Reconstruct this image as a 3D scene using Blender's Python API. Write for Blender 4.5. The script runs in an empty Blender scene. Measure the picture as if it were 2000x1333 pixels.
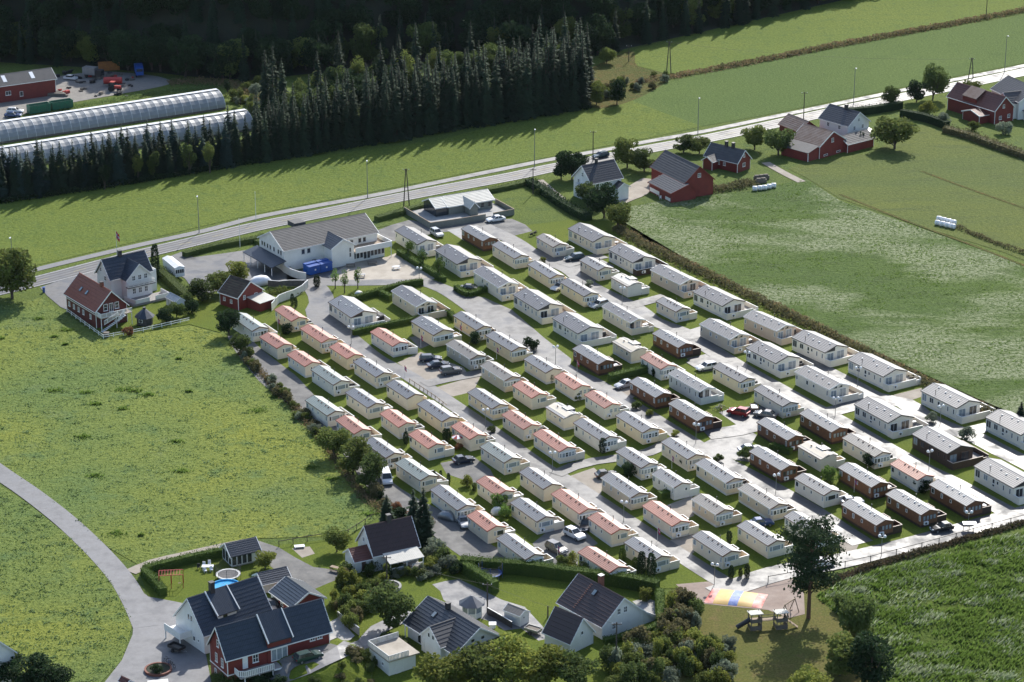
import bpy, bmesh, math, random
import numpy as np
from mathutils import Vector, Matrix
rad = math.radians
rnd = random.Random(11)
rng = np.random.default_rng(5)
sc = bpy.context.scene
col = sc.collection

# ---------------------------------------------------------------- camera, sky, sun, exposure
CAM_H, FPX, PITCH = 190.0, 5000.0, math.atan(1866.5 / 5000.0)
cam_d = bpy.data.cameras.new('camera'); cam = bpy.data.objects.new('camera', cam_d); col.objects.link(cam)
cam.location = (0, 0, CAM_H); cam.rotation_euler = (math.pi / 2 - PITCH, 0, 0)
cam_d.sensor_width = 36; cam_d.lens = FPX / 2000 * 36; cam_d.clip_start = 5; cam_d.clip_end = 6000
sc.camera = cam
SUN_EL, SUN_AZ = rad(37), rad(17)          # azimuth measured from straight ahead towards the right
world = bpy.data.worlds.new('World'); sc.world = world; world.use_nodes = True
wn = world.node_tree.nodes; wl = world.node_tree.links
sky = wn.new('ShaderNodeTexSky'); sky.sky_type = 'NISHITA'; sky.sun_disc = False
sky.sun_elevation = SUN_EL; sky.sun_rotation = SUN_AZ; sky.altitude = 200; sky.dust_density = 1.2
wl.new(sky.outputs[0], wn['Background'].inputs[0]); wn['Background'].inputs[1].default_value = 0.15
sd = bpy.data.lights.new('sun', 'SUN'); so = bpy.data.objects.new('sun', sd); col.objects.link(so)
sd.energy = 4.4; sd.angle = rad(0.5); sd.color = (1.0, 0.955, 0.88)
so.rotation_euler = (-(math.pi / 2 - SUN_EL), 0, -SUN_AZ)
vs = sc.view_settings; vs.view_transform = 'Standard'; vs.look = 'None'; vs.gamma = 1; vs.exposure = 0.58; vs.use_curve_mapping = False
sc.cycles.use_denoising = True; sc.cycles.max_bounces = 6; sc.cycles.transparent_max_bounces = 12
sc.cycles.sample_clamp_indirect = 4; sc.cycles.caustics_reflective = False; sc.cycles.caustics_refractive = False

# ---------------------------------------------------------------- ground heights and pixel -> ground
def ss(t): t = max(0.0, min(1.0, t)); return t * t * (3 - 2 * t)
def ray(px, py):
    xc = (px - 1000) / FPX; yc = -(py - 666.5) / FPX
    return Vector((xc, math.cos(PITCH) + yc * math.sin(PITCH), -math.sin(PITCH) + yc * math.cos(PITCH)))
def flat(px, py, z=0.0):
    r = ray(px, py); t = (z - CAM_H) / r.z
    return Vector((r.x * t, r.y * t, z))
BUMPS = [(flat(612, 1272, 3.0), 5.0, 10.5, 3.0)]      # the raised yard at the end of the red house
_foot = [flat(*p) for p in ((-300, 100), (0, 122), (260, 138), (470, 160), (800, 122), (1150, 112), (1320, 74), (1650, 0), (2100, -110))]
def foot_y(x):
    return float(np.interp(x, [p.x for p in _foot], [p.y for p in _foot]))
def zb(x, y):
    z = 0.0
    for c, r0, r1, h in BUMPS:
        d = math.hypot(x - c.x, y - c.y)
        z += h * ss((r1 - d) / (r1 - r0))
    return z
def zg(x, y):
    d = y - foot_y(x) - 4
    return zb(x, y) + (0.95 * min(d, 62) * ss(d / 12) + 0.4 * max(0, d - 62) if d > 0 else 0)
def G(px, py, dz=0.0):
    z = 0.0
    for _ in range(12):
        p = flat(px, py, z + dz); z2 = zb(p.x, p.y)
        if abs(z2 - z) < 1e-3: break
        z = 0.5 * (z + z2)
    return Vector((p.x, p.y, z))
def to_px(v):                                          # for checks while placing
    x, y, z = v[0], v[1], v[2] - CAM_H
    d = y * math.cos(PITCH) - z * math.sin(PITCH); u = y * math.sin(PITCH) + z * math.cos(PITCH)
    return 1000 + FPX * x / d, 666.5 - FPX * u / d

# ---------------------------------------------------------------- materials
MATS = {}
def nt(name):
    m = bpy.data.materials.new(name); m.use_nodes = True
    return m, m.node_tree.nodes, m.node_tree.links, m.node_tree.nodes['Principled BSDF']
def mix(n, l, a, b, f):
    x = n.new('ShaderNodeMix'); x.data_type = 'RGBA'
    for s, v in ((6, a), (7, b), (0, f)):
        if hasattr(v, 'links'): l.new(v, x.inputs[s])
        elif s == 0: x.inputs[0].default_value = v
        else: x.inputs[s].default_value = (*v, 1)
    return x.outputs[2]
def noise(n, l, vec, scale, detail=4, rough=0.6, lo=None, hi=None):
    t = n.new('ShaderNodeTexNoise'); t.inputs['Scale'].default_value = scale; t.inputs['Detail'].default_value = detail
    t.inputs['Roughness'].default_value = rough; l.new(vec, t.inputs['Vector'])
    if lo is None: return t.outputs[0]
    r = n.new('ShaderNodeMapRange'); r.inputs[1].default_value = lo; r.inputs[2].default_value = hi; l.new(t.outputs[0], r.inputs[0])
    return r.outputs[0]
def coords(n, l, kind='Object', scale=(1, 1, 1), rot=0):
    t = n.new('ShaderNodeTexCoord'); m = n.new('ShaderNodeMapping'); m.inputs['Scale'].default_value = scale
    m.inputs['Rotation'].default_value = (0, 0, rot); l.new(t.outputs[kind], m.inputs[0]); return m.outputs[0]
def M(name, c1, c2=None, scale=2.0, rough=0.6, bump=0.0, bscale=None, metal=0.0, spec=0.5, lo=0.35, hi=0.65, wave=None, coat=0.0, vary=0.0):
    """procedural surface: two tones mixed by noise, optional bump, optional boards (wave = (axis, scale, depth))"""
    m, n, l, b = nt(name); v = coords(n, l)
    c = None
    if c2 is not None:
        c = mix(n, l, c1, c2, noise(n, l, v, scale, 5, 0.65, lo, hi))
    if vary:
        oi = n.new('ShaderNodeObjectInfo'); hs = n.new('ShaderNodeHueSaturation')
        mr = n.new('ShaderNodeMapRange'); mr.inputs[3].default_value = 1 - vary; mr.inputs[4].default_value = 1 + vary
        l.new(oi.outputs['Random'], mr.inputs[0]); l.new(mr.outputs[0], hs.inputs['Value'])
        if c is not None: l.new(c, hs.inputs['Color'])
        else: hs.inputs['Color'].default_value = (*c1, 1)
        c = hs.outputs[0]
    if c is not None: l.new(c, b.inputs['Base Color'])
    else: b.inputs['Base Color'].default_value = (*c1, 1)
    b.inputs['Roughness'].default_value = rough; b.inputs['Metallic'].default_value = metal
    b.inputs['Specular IOR Level'].default_value = spec; b.inputs['Coat Weight'].default_value = coat; b.inputs['Coat Roughness'].default_value = 0.46 if name.startswith('roof') else 0.05; b.inputs['Coat IOR'].default_value = 1.7 if name.startswith('roof') else 1.5
    h = None
    if bump: h = noise(n, l, v, bscale or scale * 4, 4, 0.6)
    if wave:
        w = n.new('ShaderNodeTexWave'); w.bands_direction = wave[0]; w.wave_profile = 'SAW'; w.inputs['Scale'].default_value = wave[1]; l.new(v, w.inputs[0])
        if h is None: h = w.outputs['Fac']; bump = wave[2]
        else:
            a = n.new('ShaderNodeMath'); a.operation = 'MULTIPLY_ADD'; a.inputs[1].default_value = wave[2]; l.new(w.outputs['Fac'], a.inputs[0]); l.new(h, a.inputs[2]); h = a.outputs[0]
    if h is not None:
        bp = n.new('ShaderNodeBump'); bp.inputs['Strength'].default_value = min(1, bump); bp.inputs['Distance'].default_value = 0.05; l.new(h, bp.inputs['Height']); l.new(bp.outputs[0], b.inputs['Normal'])
    MATS[name] = m; return m
def leaf(name, c1, c2, trans=0.35, vary=0.25, scale=0.8, upn=0.0, gain=1.35):
    c1 = tuple(k * gain for k in c1); c2 = tuple(k * gain for k in c2); trans = min(.5, trans + .1)
    m, n, l, b = nt(name); v = coords(n, l)
    c = mix(n, l, c1, c2, noise(n, l, v, scale, 3, 0.7, 0.3, 0.7))
    oi = n.new('ShaderNodeObjectInfo'); hs = n.new('ShaderNodeHueSaturation'); mr = n.new('ShaderNodeMapRange')
    mr.inputs[3].default_value = 1 - vary; mr.inputs[4].default_value = 1 + vary
    l.new(oi.outputs['Random'], mr.inputs[0]); l.new(mr.outputs[0], hs.inputs['Value']); l.new(c, hs.inputs['Color'])
    l.new(hs.outputs[0], b.inputs['Base Color']); b.inputs['Roughness'].default_value = 0.8; b.inputs['Specular IOR Level'].default_value = 0.12
    t = n.new('ShaderNodeBsdfTranslucent'); l.new(hs.outputs[0], t.inputs[0])
    if upn:                                            # blades seen from far above shade like the sward they stand in
        ge = n.new('ShaderNodeNewGeometry'); vm = n.new('ShaderNodeVectorMath'); vm.operation = 'ADD'; vm.inputs[1].default_value = (0, 0, upn)
        nv = n.new('ShaderNodeVectorMath'); nv.operation = 'NORMALIZE'; l.new(ge.outputs['Normal'], vm.inputs[0]); l.new(vm.outputs[0], nv.inputs[0]); l.new(nv.outputs[0], b.inputs['Normal'])
    ms = n.new('ShaderNodeMixShader'); ms.inputs[0].default_value = trans; l.new(b.outputs[0], ms.inputs[1]); l.new(t.outputs[0], ms.inputs[2])
    l.new(ms.outputs[0], n['Material Output'].inputs['Surface']); MATS[name] = m; return m
def field(name, c1, c2, c3, big=0.02, mid=0.25, fine=1.6, stretch=(1, 1, 1), rot=0.0, pale=None, bump=1.0, dist=0.35, plo=.52, phi=.66):
    """grass: three tones at field, clump and blade scale; optional pale lodged patches"""
    m, n, l, b = nt(name); v = coords(n, l, 'Object', stretch, rot); v0 = coords(n, l)
    a = mix(n, l, c1, c2, noise(n, l, v, big, 4, 0.6, 0.35, 0.65))
    a = mix(n, l, a, c3, noise(n, l, v, mid, 5, 0.7, 0.5, 0.72))
    dk = mix(n, l, (0.55, 0.6, 0.5), (1.25, 1.2, 1.2), noise(n, l, v0, fine, 5, 0.75, 0.33, 0.67))
    mu = n.new('ShaderNodeMix'); mu.data_type = 'RGBA'; mu.blend_type = 'MULTIPLY'; mu.inputs[0].default_value = 1; l.new(a, mu.inputs[6]); l.new(dk, mu.inputs[7]); a = mu.outputs[2]
    if pale:
        f1 = noise(n, l, v, pale[1], 4, 0.6, plo, phi)
        f2 = noise(n, l, v0, 1.1, 6, 0.8, 0.42, 0.6)
        mm = n.new('ShaderNodeMath'); mm.operation = 'MULTIPLY'; l.new(f1, mm.inputs[0]); l.new(f2, mm.inputs[1])
        a = mix(n, l, a, pale[0], mm.outputs[0])
    l.new(a, b.inputs['Base Color']); b.inputs['Roughness'].default_value = 0.9; b.inputs['Specular IOR Level'].default_value = 0.08
    h1 = noise(n, l, v0, fine, 6, 0.75)
    bp = n.new('ShaderNodeBump'); bp.inputs['Strength'].default_value = bump; bp.inputs['Distance'].default_value = dist; l.new(h1, bp.inputs['Height']); l.new(bp.outputs[0], b.inputs['Normal'])
    MATS[name] = m; return m
def asphalt(name, c1, c2, rlo, rhi, wet=0.35, bump=0.4):
    m, n, l, b = nt(name); v = coords(n, l)
    w = noise(n, l, v, wet, 5, 0.62, 0.4, 0.62)
    l.new(mix(n, l, c1, c2, noise(n, l, v, 0.9, 6, 0.7, 0.3, 0.7)), b.inputs['Base Color'])
    r = n.new('ShaderNodeMapRange'); r.inputs[3].default_value = rlo; r.inputs[4].default_value = rhi; l.new(w, r.inputs[0]); l.new(r.outputs[0], b.inputs['Roughness'])
    b.inputs['Specular IOR Level'].default_value = 0.5
    bp = n.new('ShaderNodeBump'); bp.inputs['Strength'].default_value = bump; bp.inputs['Distance'].default_value = 0.02; l.new(noise(n, l, v, 9, 4, 0.7), bp.inputs['Height']); l.new(bp.outputs[0], b.inputs['Normal'])
    MATS[name] = m; return m

field('meadow', (0.1038, 0.1431, 0.0374), (0.1244, 0.1637, 0.0351), (0.0761, 0.1189, 0.0374))
field('pasture', (0.1418, 0.1987, 0.0591), (0.2269, 0.2515, 0.0499), (0.1063, 0.1740, 0.0657), big=0.03, mid=0.12, fine=1.3, pale=((0.14, 0.18, 0.085), 0.08), bump=1.0, dist=0.5, plo=.6, phi=.75)
field('strip_field', (0.1206, 0.1661, 0.0336), (0.1433, 0.1817, 0.0362), (0.0935, 0.1428, 0.0362), fine=1.2)
field('clover_field', (0.0896, 0.1390, 0.0374), (0.1040, 0.1527, 0.0393), (0.0809, 0.1280, 0.0337), mid=0.08, fine=1.4)
field('lodged_field', (0.0854, 0.1347, 0.0370), (0.0991, 0.1492, 0.0370), (0.0771, 0.1131, 0.0370), big=0.02, mid=0.1, fine=1.1, stretch=(1.0, 2.1, 1), rot=rad(20), pale=((0.30, 0.32, 0.20), 0.022), dist=0.6, plo=.46, phi=.56)
field('mown_field', (0.1025, 0.1347, 0.0400), (0.1274, 0.1521, 0.0374), (0.0857, 0.1097, 0.0400), big=0.03, mid=0.16, fine=1.3, stretch=(0.5, 1.8, 1), rot=rad(28))
field('tall_grass', (0.0788, 0.1245, 0.0214), (0.1071, 0.1475, 0.0238), (0.0567, 0.0922, 0.0190), big=0.05, mid=0.3, fine=0.8, pale=((0.20, 0.235, 0.14), 0.10), bump=1.0, dist=0.9, plo=.55, phi=.7)
field('lawn', (0.0989, 0.1363, 0.0198), (0.1236, 0.1517, 0.0218), (0.0816, 0.1161, 0.0198), big=0.1, mid=0.4, fine=3, bump=0.5, dist=0.15)
field('worn_grass', (0.1260, 0.1155, 0.0350), (0.1020, 0.1155, 0.0280), (0.1560, 0.1210, 0.0500), big=0.1, mid=0.4, fine=2.5, bump=0.5, dist=0.15)
field('rough_grass', (0.1140, 0.1100, 0.0320), (0.0900, 0.1045, 0.0280), (0.1440, 0.0935, 0.0350), big=0.06, mid=0.3, fine=1.2, dist=0.6)
asphalt('asphalt', (0.062, 0.063, 0.066), (0.105, 0.105, 0.107), 0.33, 0.68, wet=0.16)
asphalt('highway', (0.085, 0.086, 0.09), (0.115, 0.116, 0.118), 0.38, 0.60, wet=0.2)
asphalt('worn_lane', (0.040, 0.041, 0.043), (0.058, 0.058, 0.06), 0.5, 0.7, wet=0.2)
asphalt('path_asphalt', (0.10, 0.10, 0.105), (0.15, 0.15, 0.15), 0.45, 0.72, wet=0.3)
asphalt('dry_asphalt', (0.12, 0.12, 0.125), (0.16, 0.16, 0.165), 0.5, 0.75)
asphalt('gravel', (0.16, 0.15, 0.135), (0.22, 0.205, 0.18), 0.8, 0.95, bump=0.9)
asphalt('dark_gravel', (0.10, 0.10, 0.10), (0.15, 0.145, 0.135), 0.75, 0.95, bump=0.9)
asphalt('sand_gravel', (0.24, 0.21, 0.17), (0.30, 0.26, 0.215), 0.8, 0.95, bump=0.9)
asphalt('reddish_gravel', (0.22, 0.165, 0.135), (0.28, 0.215, 0.175), 0.8, 0.95, bump=0.9)
asphalt('paving', (0.30, 0.26, 0.21), (0.37, 0.33, 0.27), 0.7, 0.9)
M('white_line', (0.6, 0.6, 0.58), (0.35, 0.35, 0.34), 1.5, 0.5)
M('yellow_line', (0.45, 0.36, 0.10), (0.28, 0.25, 0.12), 1.5, 0.5)
M('concrete', (0.36, 0.355, 0.34), (0.28, 0.275, 0.26), 0.8, 0.85, 0.3)
for nm, c in dict(cream=(0.79, 0.695, 0.55), ivory=(0.80, 0.745, 0.64), yellow_cream=(0.80, 0.665, 0.45), beige=(0.64, 0.54, 0.41), pinkish=(0.64, 0.52, 0.41), taupe=(0.45, 0.42, 0.35), offwhite=(0.76, 0.75, 0.70)).items():
    M('wall_' + nm, c, tuple(k * 0.9 for k in c), 0.5, 0.55, wave=('Z', 1.1, 0.35), spec=0.35, vary=.08)
M('wall_brown', (0.20, 0.088, 0.042), (0.15, 0.066, 0.034), 1.5, 0.6, wave=('Z', 1.4, 0.5), vary=.12)
M('wall_darkbrown', (0.060, 0.036, 0.026), (0.045, 0.027, 0.02), 1.5, 0.6, wave=('Z', 1.4, 0.5))
M('roof_red', (0.36, 0.125, 0.072), (0.27, 0.088, 0.05), 0.4, 0.45, 0.12, 9, spec=0.5, coat=0.4, vary=.14)
M('roof_grey', (0.090, 0.103, 0.120), (0.072, 0.083, 0.098), 0.4, 0.45, 0.12, 9, spec=0.5, coat=0.5, vary=.14)
M('roof_slate', (0.066, 0.073, 0.088), (0.052, 0.058, 0.070), 0.4, 0.42, 0.12, 9, spec=0.5, coat=0.4, vary=.14)
M('roof_green', (0.105, 0.145, 0.130), (0.085, 0.120, 0.108), 0.4, 0.42, 0.12, 9, spec=0.6, coat=0.6, vary=.14)
M('roof_taupe', (0.165, 0.155, 0.14), (0.135, 0.127, 0.115), 0.4, 0.5, 0.12, 9, spec=0.6, coat=0.2, vary=.14)
M('roof_sage', (0.36, 0.37, 0.27), (0.30, 0.31, 0.23), 0.4, 0.42, 0.12, 9, spec=1.0, coat=0.7, vary=.14)
M('white_paint', (0.80, 0.80, 0.78), (0.72, 0.72, 0.70), 2, 0.45)
M('white_boards', (0.78, 0.78, 0.76), (0.70, 0.70, 0.68), 0.6, 0.5, wave=('Z', 1.3, 0.4))
M('grey_white', (0.62, 0.62, 0.60), (0.52, 0.52, 0.5), 1.0, 0.6)
M('trim_brown', (0.10, 0.055, 0.04), None, rough=0.5)
M('trim_dark', (0.035, 0.035, 0.04), None, rough=0.5)
M('trim_red', (0.30, 0.09, 0.06), None, rough=0.5)
M('deck_boards', (0.36, 0.27, 0.19), (0.28, 0.21, 0.15), 1.5, 0.7, wave=('X', 2.2, 0.4))
M('deck_grey', (0.30, 0.28, 0.26), (0.22, 0.21, 0.2), 1.5, 0.7, wave=('X', 2.2, 0.4))
M('glass', (0.020, 0.026, 0.030), (0.05, 0.055, 0.06), 0.9, 0.06, spec=0.6)
M('curtained_glass', (0.30, 0.34, 0.36), (0.20, 0.24, 0.26), 1.5, 0.10, spec=0.6)
M('dark_metal', (0.05, 0.05, 0.052), None, rough=0.45, metal=0.4)
M('grey_metal', (0.30, 0.31, 0.32), (0.24, 0.25, 0.26), 1.2, 0.4, metal=0.6)
M('black_plastic', (0.02, 0.02, 0.022), None, rough=0.5)
M('rubber', (0.018, 0.018, 0.018), None, rough=0.8)
M('red_boards', (0.185, 0.026, 0.020), (0.145, 0.022, 0.018), 0.8, 0.62, wave=('X', 1.6, 0.4))
M('dark_red_boards', (0.115, 0.020, 0.018), (0.085, 0.016, 0.015), 0.8, 0.62, wave=('X', 1.6, 0.4))
M('barn_red', (0.20, 0.030, 0.022), (0.15, 0.022, 0.018), 0.6, 0.7, wave=('X', 1.6, 0.4))
M('brick', (0.22, 0.085, 0.055), (0.16, 0.065, 0.045), 3, 0.8, 0.4)
M('tile_black', (0.035, 0.040, 0.050), (0.025, 0.028, 0.036), 1.5, 0.42, wave=('X', 1.1, 0.7))
M('tile_navy', (0.030, 0.042, 0.062), (0.022, 0.032, 0.048), 1.5, 0.42, wave=('X', 1.1, 0.7))
M('tile_brown', (0.050, 0.026, 0.024), (0.036, 0.020, 0.018), 1.5, 0.45, wave=('X', 1.1, 0.7))
M('tile_orange', (0.25, 0.072, 0.038), (0.20, 0.055, 0.030), 1.2, 0.6, wave=('X', 1.1, 0.7))
M('tile_redbrown', (0.14, 0.048, 0.036), (0.11, 0.040, 0.030), 1.2, 0.6, wave=('X', 1.1, 0.7))
M('slate_grey', (0.075, 0.075, 0.080), (0.058, 0.058, 0.062), 0.7, 0.7, wave=('X', 0.7, 0.6))
M('rusty_sheet', (0.20, 0.150, 0.125), (0.14, 0.085, 0.06), 0.5, 0.6, wave=('X', 0.9, 0.6))
M('moss_roof', (0.050, 0.045, 0.032), (0.035, 0.025, 0.02), 0.8, 0.9, 0.5)
M('light_roof', (0.52, 0.50, 0.44), (0.44, 0.43, 0.38), 0.8, 0.4, wave=('X', 0.9, 0.6))
M('sage_boards', (0.205, 0.215, 0.190), (0.165, 0.175, 0.155), 0.8, 0.65, wave=('Z', 1.4, 0.5))
M('wood', (0.28, 0.20, 0.13), (0.20, 0.145, 0.10), 1.5, 0.75, 0.3)
M('old_wood', (0.17, 0.145, 0.12), (0.11, 0.095, 0.08), 1.5, 0.85, 0.4)
M('pole_wood', (0.075, 0.06, 0.05), (0.05, 0.042, 0.036), 2, 0.85)
M('bark', (0.085, 0.065, 0.050), (0.055, 0.042, 0.034), 3, 0.9, 0.5)
M('pine_bark', (0.15, 0.075, 0.045), (0.09, 0.055, 0.04), 2, 0.9, 0.5)
M('blue_paint', (0.012, 0.085, 0.34), (0.01, 0.06, 0.26), 1, 0.4)
M('green_paint', (0.02, 0.17, 0.10), (0.03, 0.11, 0.075), 0.8, 0.5)
M('red_paint', (0.42, 0.035, 0.028), (0.34, 0.03, 0.025), 1, 0.45)
M('orange_paint', (0.42, 0.16, 0.03), (0.3, 0.11, 0.03), 1, 0.5)
M('yellow_sheet', (0.60, 0.34, 0.05), (0.62, 0.42, 0.14), 0.4, 0.6)
M('blue_sheet', (0.04, 0.10, 0.42), (0.22, 0.30, 0.52), 0.8, 0.6)
M('pink_sheet', (0.58, 0.10, 0.07), (0.62, 0.36, 0.32), 0.6, 0.6)
M('pool_blue', (0.02, 0.24, 0.55), (0.05, 0.38, 0.62), 1.5, 0.2)
M('plastic_white', (0.78, 0.79, 0.80), (0.72, 0.73, 0.75), 1, 0.35)
M('flag_red', (0.50, 0.03, 0.04), None, rough=0.7)
M('flag_blue', (0.02, 0.05, 0.25), None, rough=0.7)
M('trampoline_mat', (0.10, 0.10, 0.105), (0.08, 0.08, 0.08), 2, 0.8)
M('lamp_globe', (0.75, 0.75, 0.74), None, rough=0.3)
M('headlight', (0.7, 0.7, 0.72), None, rough=0.15)
M('taillight', (0.35, 0.01, 0.01), None, rough=0.2)
for nm, c in dict(white=(0.70, 0.71, 0.72), silver=(0.40, 0.42, 0.44), black=(0.012, 0.013, 0.016), navy=(0.010, 0.020, 0.045), grey=(0.13, 0.13, 0.135), red=(0.30, 0.010, 0.018), green=(0.012, 0.045, 0.04), teal=(0.02, 0.055, 0.075), blue=(0.015, 0.05, 0.16)).items():
    M('car_' + nm, c, None, rough=0.28, coat=0.6, metal=0.15)
leaf('leaf_oak', (0.050, 0.072, 0.020), (0.075, 0.082, 0.022), gain=2.2)
leaf('leaf_green', (0.060, 0.080, 0.024), (0.042, 0.060, 0.020), gain=1.85)
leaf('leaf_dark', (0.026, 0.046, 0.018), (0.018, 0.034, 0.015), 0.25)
leaf('leaf_yellow', (0.105, 0.105, 0.022), (0.070, 0.090, 0.022), gain=2.4)
leaf('leaf_bright', (0.085, 0.13, 0.03), (0.06, 0.10, 0.028), gain=1.85)
leaf('leaf_willow', (0.120, 0.135, 0.095), (0.080, 0.100, 0.070), gain=1.85)
leaf('leaf_autumn', (0.14, 0.055, 0.030), (0.085, 0.060, 0.030), gain=1.85)
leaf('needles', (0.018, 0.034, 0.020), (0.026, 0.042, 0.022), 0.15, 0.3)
leaf('blue_needles', (0.030, 0.050, 0.040), (0.022, 0.040, 0.032), 0.15, 0.3)
leaf('pine_needles', (0.026, 0.046, 0.022), (0.036, 0.056, 0.024), 0.2, 0.2)
leaf('hedge_leaf', (0.040, 0.066, 0.016), (0.055, 0.082, 0.018), 0.25, 0.12, gain=1.85)
leaf('scrub_leaf', (0.100, 0.085, 0.042), (0.062, 0.066, 0.030), 0.3, 0.15, 0.5, gain=1.8)
leaf('reed_leaf', (0.155, 0.105, 0.060), (0.085, 0.078, 0.036), 0.3, 0.15, 0.4, gain=1.8)
leaf('dry_reed', (0.095, 0.068, 0.042), (0.062, 0.058, 0.032), 0.3, 0.15, 0.4)
leaf('grass_blade', (0.078, 0.110, 0.034), (0.058, 0.088, 0.028), 0.4, 0.1, 0.3, upn=1.6, gain=2.6)
leaf('dock_leaf', (0.110, 0.145, 0.070), (0.060, 0.100, 0.035), 0.35, 0.1, 0.3, upn=1.6, gain=2.3)
leaf('tall_blade', (0.065, 0.110, 0.020), (0.090, 0.135, 0.03), 0.45, 0.1, 0.2, upn=1.6, gain=1.7)
leaf('pale_blade', (0.24, 0.27, 0.17), (0.17, 0.21, 0.12), 0.4, 0.1, 0.3, upn=1.6, gain=1.7)

# ---------------------------------------------------------------- mesh helpers
class MB:
    def __init__(s): s.v = []; s.f = []
    def quad(s, *p):
        i = len(s.v); s.v += [tuple(q) for q in p]; s.f.append(tuple(range(i, i + len(p)))); return s
    def box(s, x0, y0, z0, x1, y1, z1):
        i = len(s.v); s.v += [(x0, y0, z0), (x1, y0, z0), (x1, y1, z0), (x0, y1, z0), (x0, y0, z1), (x1, y0, z1), (x1, y1, z1), (x0, y1, z1)]
        s.f += [tuple(i + k for k in q) for q in ((0, 3, 2, 1), (4, 5, 6, 7), (0, 1, 5, 4), (1, 2, 6, 5), (2, 3, 7, 6), (3, 0, 4, 7))]; return s
    def prism(s, poly, z0, z1):
        i = len(s.v); n = len(poly)
        s.v += [(p[0], p[1], z0) for p in poly] + [(p[0], p[1], z1) for p in poly]
        s.f.append(tuple(i + k for k in reversed(range(n)))); s.f.append(tuple(i + n + k for k in range(n)))
        for k in range(n): j = (k + 1) % n; s.f.append((i + k, i + j, i + n + j, i + n + k))
        return s
    def loft(s, rings, cap=True):
        i = len(s.v); n = len(rings[0])
        for r in rings: s.v += [tuple(p) for p in r]
        for a in range(len(rings) - 1):
            for k in range(n): j = (k + 1) % n; s.f.append((i + a * n + k, i + a * n + j, i + (a + 1) * n + j, i + (a + 1) * n + k))
        if cap:
            s.f.append(tuple(i + k for k in reversed(range(n)))); s.f.append(tuple(i + (len(rings) - 1) * n + k for k in range(n)))
        return s
    def tube(s, a, b, r0, r1=None, n=6):
        a = Vector(a); b = Vector(b); r1 = r0 if r1 is None else r1; d = (b - a).normalized()
        e = d.orthogonal().normalized(); g = d.cross(e)
        R = lambda c, r: [c + (e * math.cos(t) + g * math.sin(t)) * r for t in [2 * math.pi * k / n for k in range(n)]]
        return s.loft([R(a, r0), R(b, r1)])
    def bar(s, a, b, w, h):
        """square bar from a to b, width w sideways, height h upwards"""
        a = Vector(a); b = Vector(b); d = (b - a).normalized(); e = d.cross(Vector((0, 0, 1)))
        e = Vector((1, 0, 0)) if e.length < 1e-4 else e.normalized(); g = e.cross(d)
        R = lambda c: [c - e * w / 2 - g * h / 2, c + e * w / 2 - g * h / 2, c + e * w / 2 + g * h / 2, c - e * w / 2 + g * h / 2]
        return s.loft([R(a), R(b)])
    def ball(s, c, r, nu=8, nv=5, sz=1.0):
        rings = []
        for a in range(1, nv):
            t = math.pi * a / nv; rings.append([(c[0] + r * math.sin(t) * math.cos(2 * math.pi * k / nu), c[1] + r * math.sin(t) * math.sin(2 * math.pi * k / nu), c[2] - r * sz * math.cos(t)) for k in range(nu)])
        return s.loft(rings)
    def mesh(s, name, mat, smooth=False):
        me = bpy.data.meshes.new(name); me.from_pydata(s.v, [], s.f); me.validate(); me.update()
        if mat: me.materials.append(MATS[mat])
        if smooth: me.polygons.foreach_set('use_smooth', [True] * len(me.polygons))
        return me
    def build(s, name, mat, parent=None, loc=(0, 0, 0), rz=0.0, smooth=False):
        return put(name, s.mesh(name, mat, smooth), parent, loc, rz)
def put(name, me, parent=None, loc=(0, 0, 0), rz=0.0):
    o = bpy.data.objects.new(name, me); col.objects.link(o); o.parent = parent; o.location = loc; o.rotation_euler = (0, 0, rz)
    return o
SH = {}
def shared(key, fn, name, mat, smooth=False):
    k = (key, mat)
    if k not in SH: SH[k] = fn().mesh(name, mat, smooth)
    return SH[k]
LABELS = {}
def tag(o, label, cat, group=None):
    o['label'] = label; o['category'] = cat
    if group: o['group'] = group
    return o
def thing(name, label, cat, loc, rz=0.0, group=None):
    o = put(name, None, None, loc, rz); o.empty_display_size = 0.2
    return tag(o, label, cat, group)
def structure(o): o['kind'] = 'structure'; return o
def stuff(o, label, cat): o['kind'] = 'stuff'; return tag(o, label, cat)
def copy_tree(o, parent=None):
    c = o.copy(); col.objects.link(c); c.parent = parent
    for ch in list(o.children): copy_tree(ch, c)
    return c
def np_mesh(name, V, Fq, mat, nper):
    me = bpy.data.meshes.new(name); V = np.asarray(V, np.float32).reshape(-1, 3); nf = len(V) // nper if Fq is None else len(Fq)
    me.vertices.add(len(V)); me.vertices.foreach_set('co', V.ravel())
    idx = np.arange(nf * nper, dtype=np.int32) if Fq is None else np.asarray(Fq, np.int32).ravel()
    me.loops.add(nf * nper); me.loops.foreach_set('vertex_index', idx)
    me.polygons.add(nf); me.polygons.foreach_set('loop_start', np.arange(0, nf * nper, nper, dtype=np.int32)); me.polygons.foreach_set('loop_total', np.full(nf, nper, np.int32))
    me.update(calc_edges=True); me.validate()
    if mat: me.materials.append(MATS[mat])
    return me
def cards(P, size, up=0.0, aspect=0.7):
    """one randomly turned leaf quad at every point of P"""
    P = np.asarray(P); n = len(P); sz = (np.asarray(size) * rng.uniform(0.6, 1.3, n))[:, None] if np.ndim(size) == 0 else np.asarray(size)[:, None]
    a = rng.normal(size=(n, 3)); a[:, 2] *= (1 - up); a /= np.linalg.norm(a, axis=1)[:, None] + 1e-9
    b = np.cross(a, rng.normal(size=(n, 3))); b /= np.linalg.norm(b, axis=1)[:, None] + 1e-9
    a = a * sz * 0.5; b = b * sz * 0.5 * aspect
    return np.stack([P - a, P + b * 0.9, P + a, P - b * 0.9], 1).reshape(-1, 3)
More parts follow.
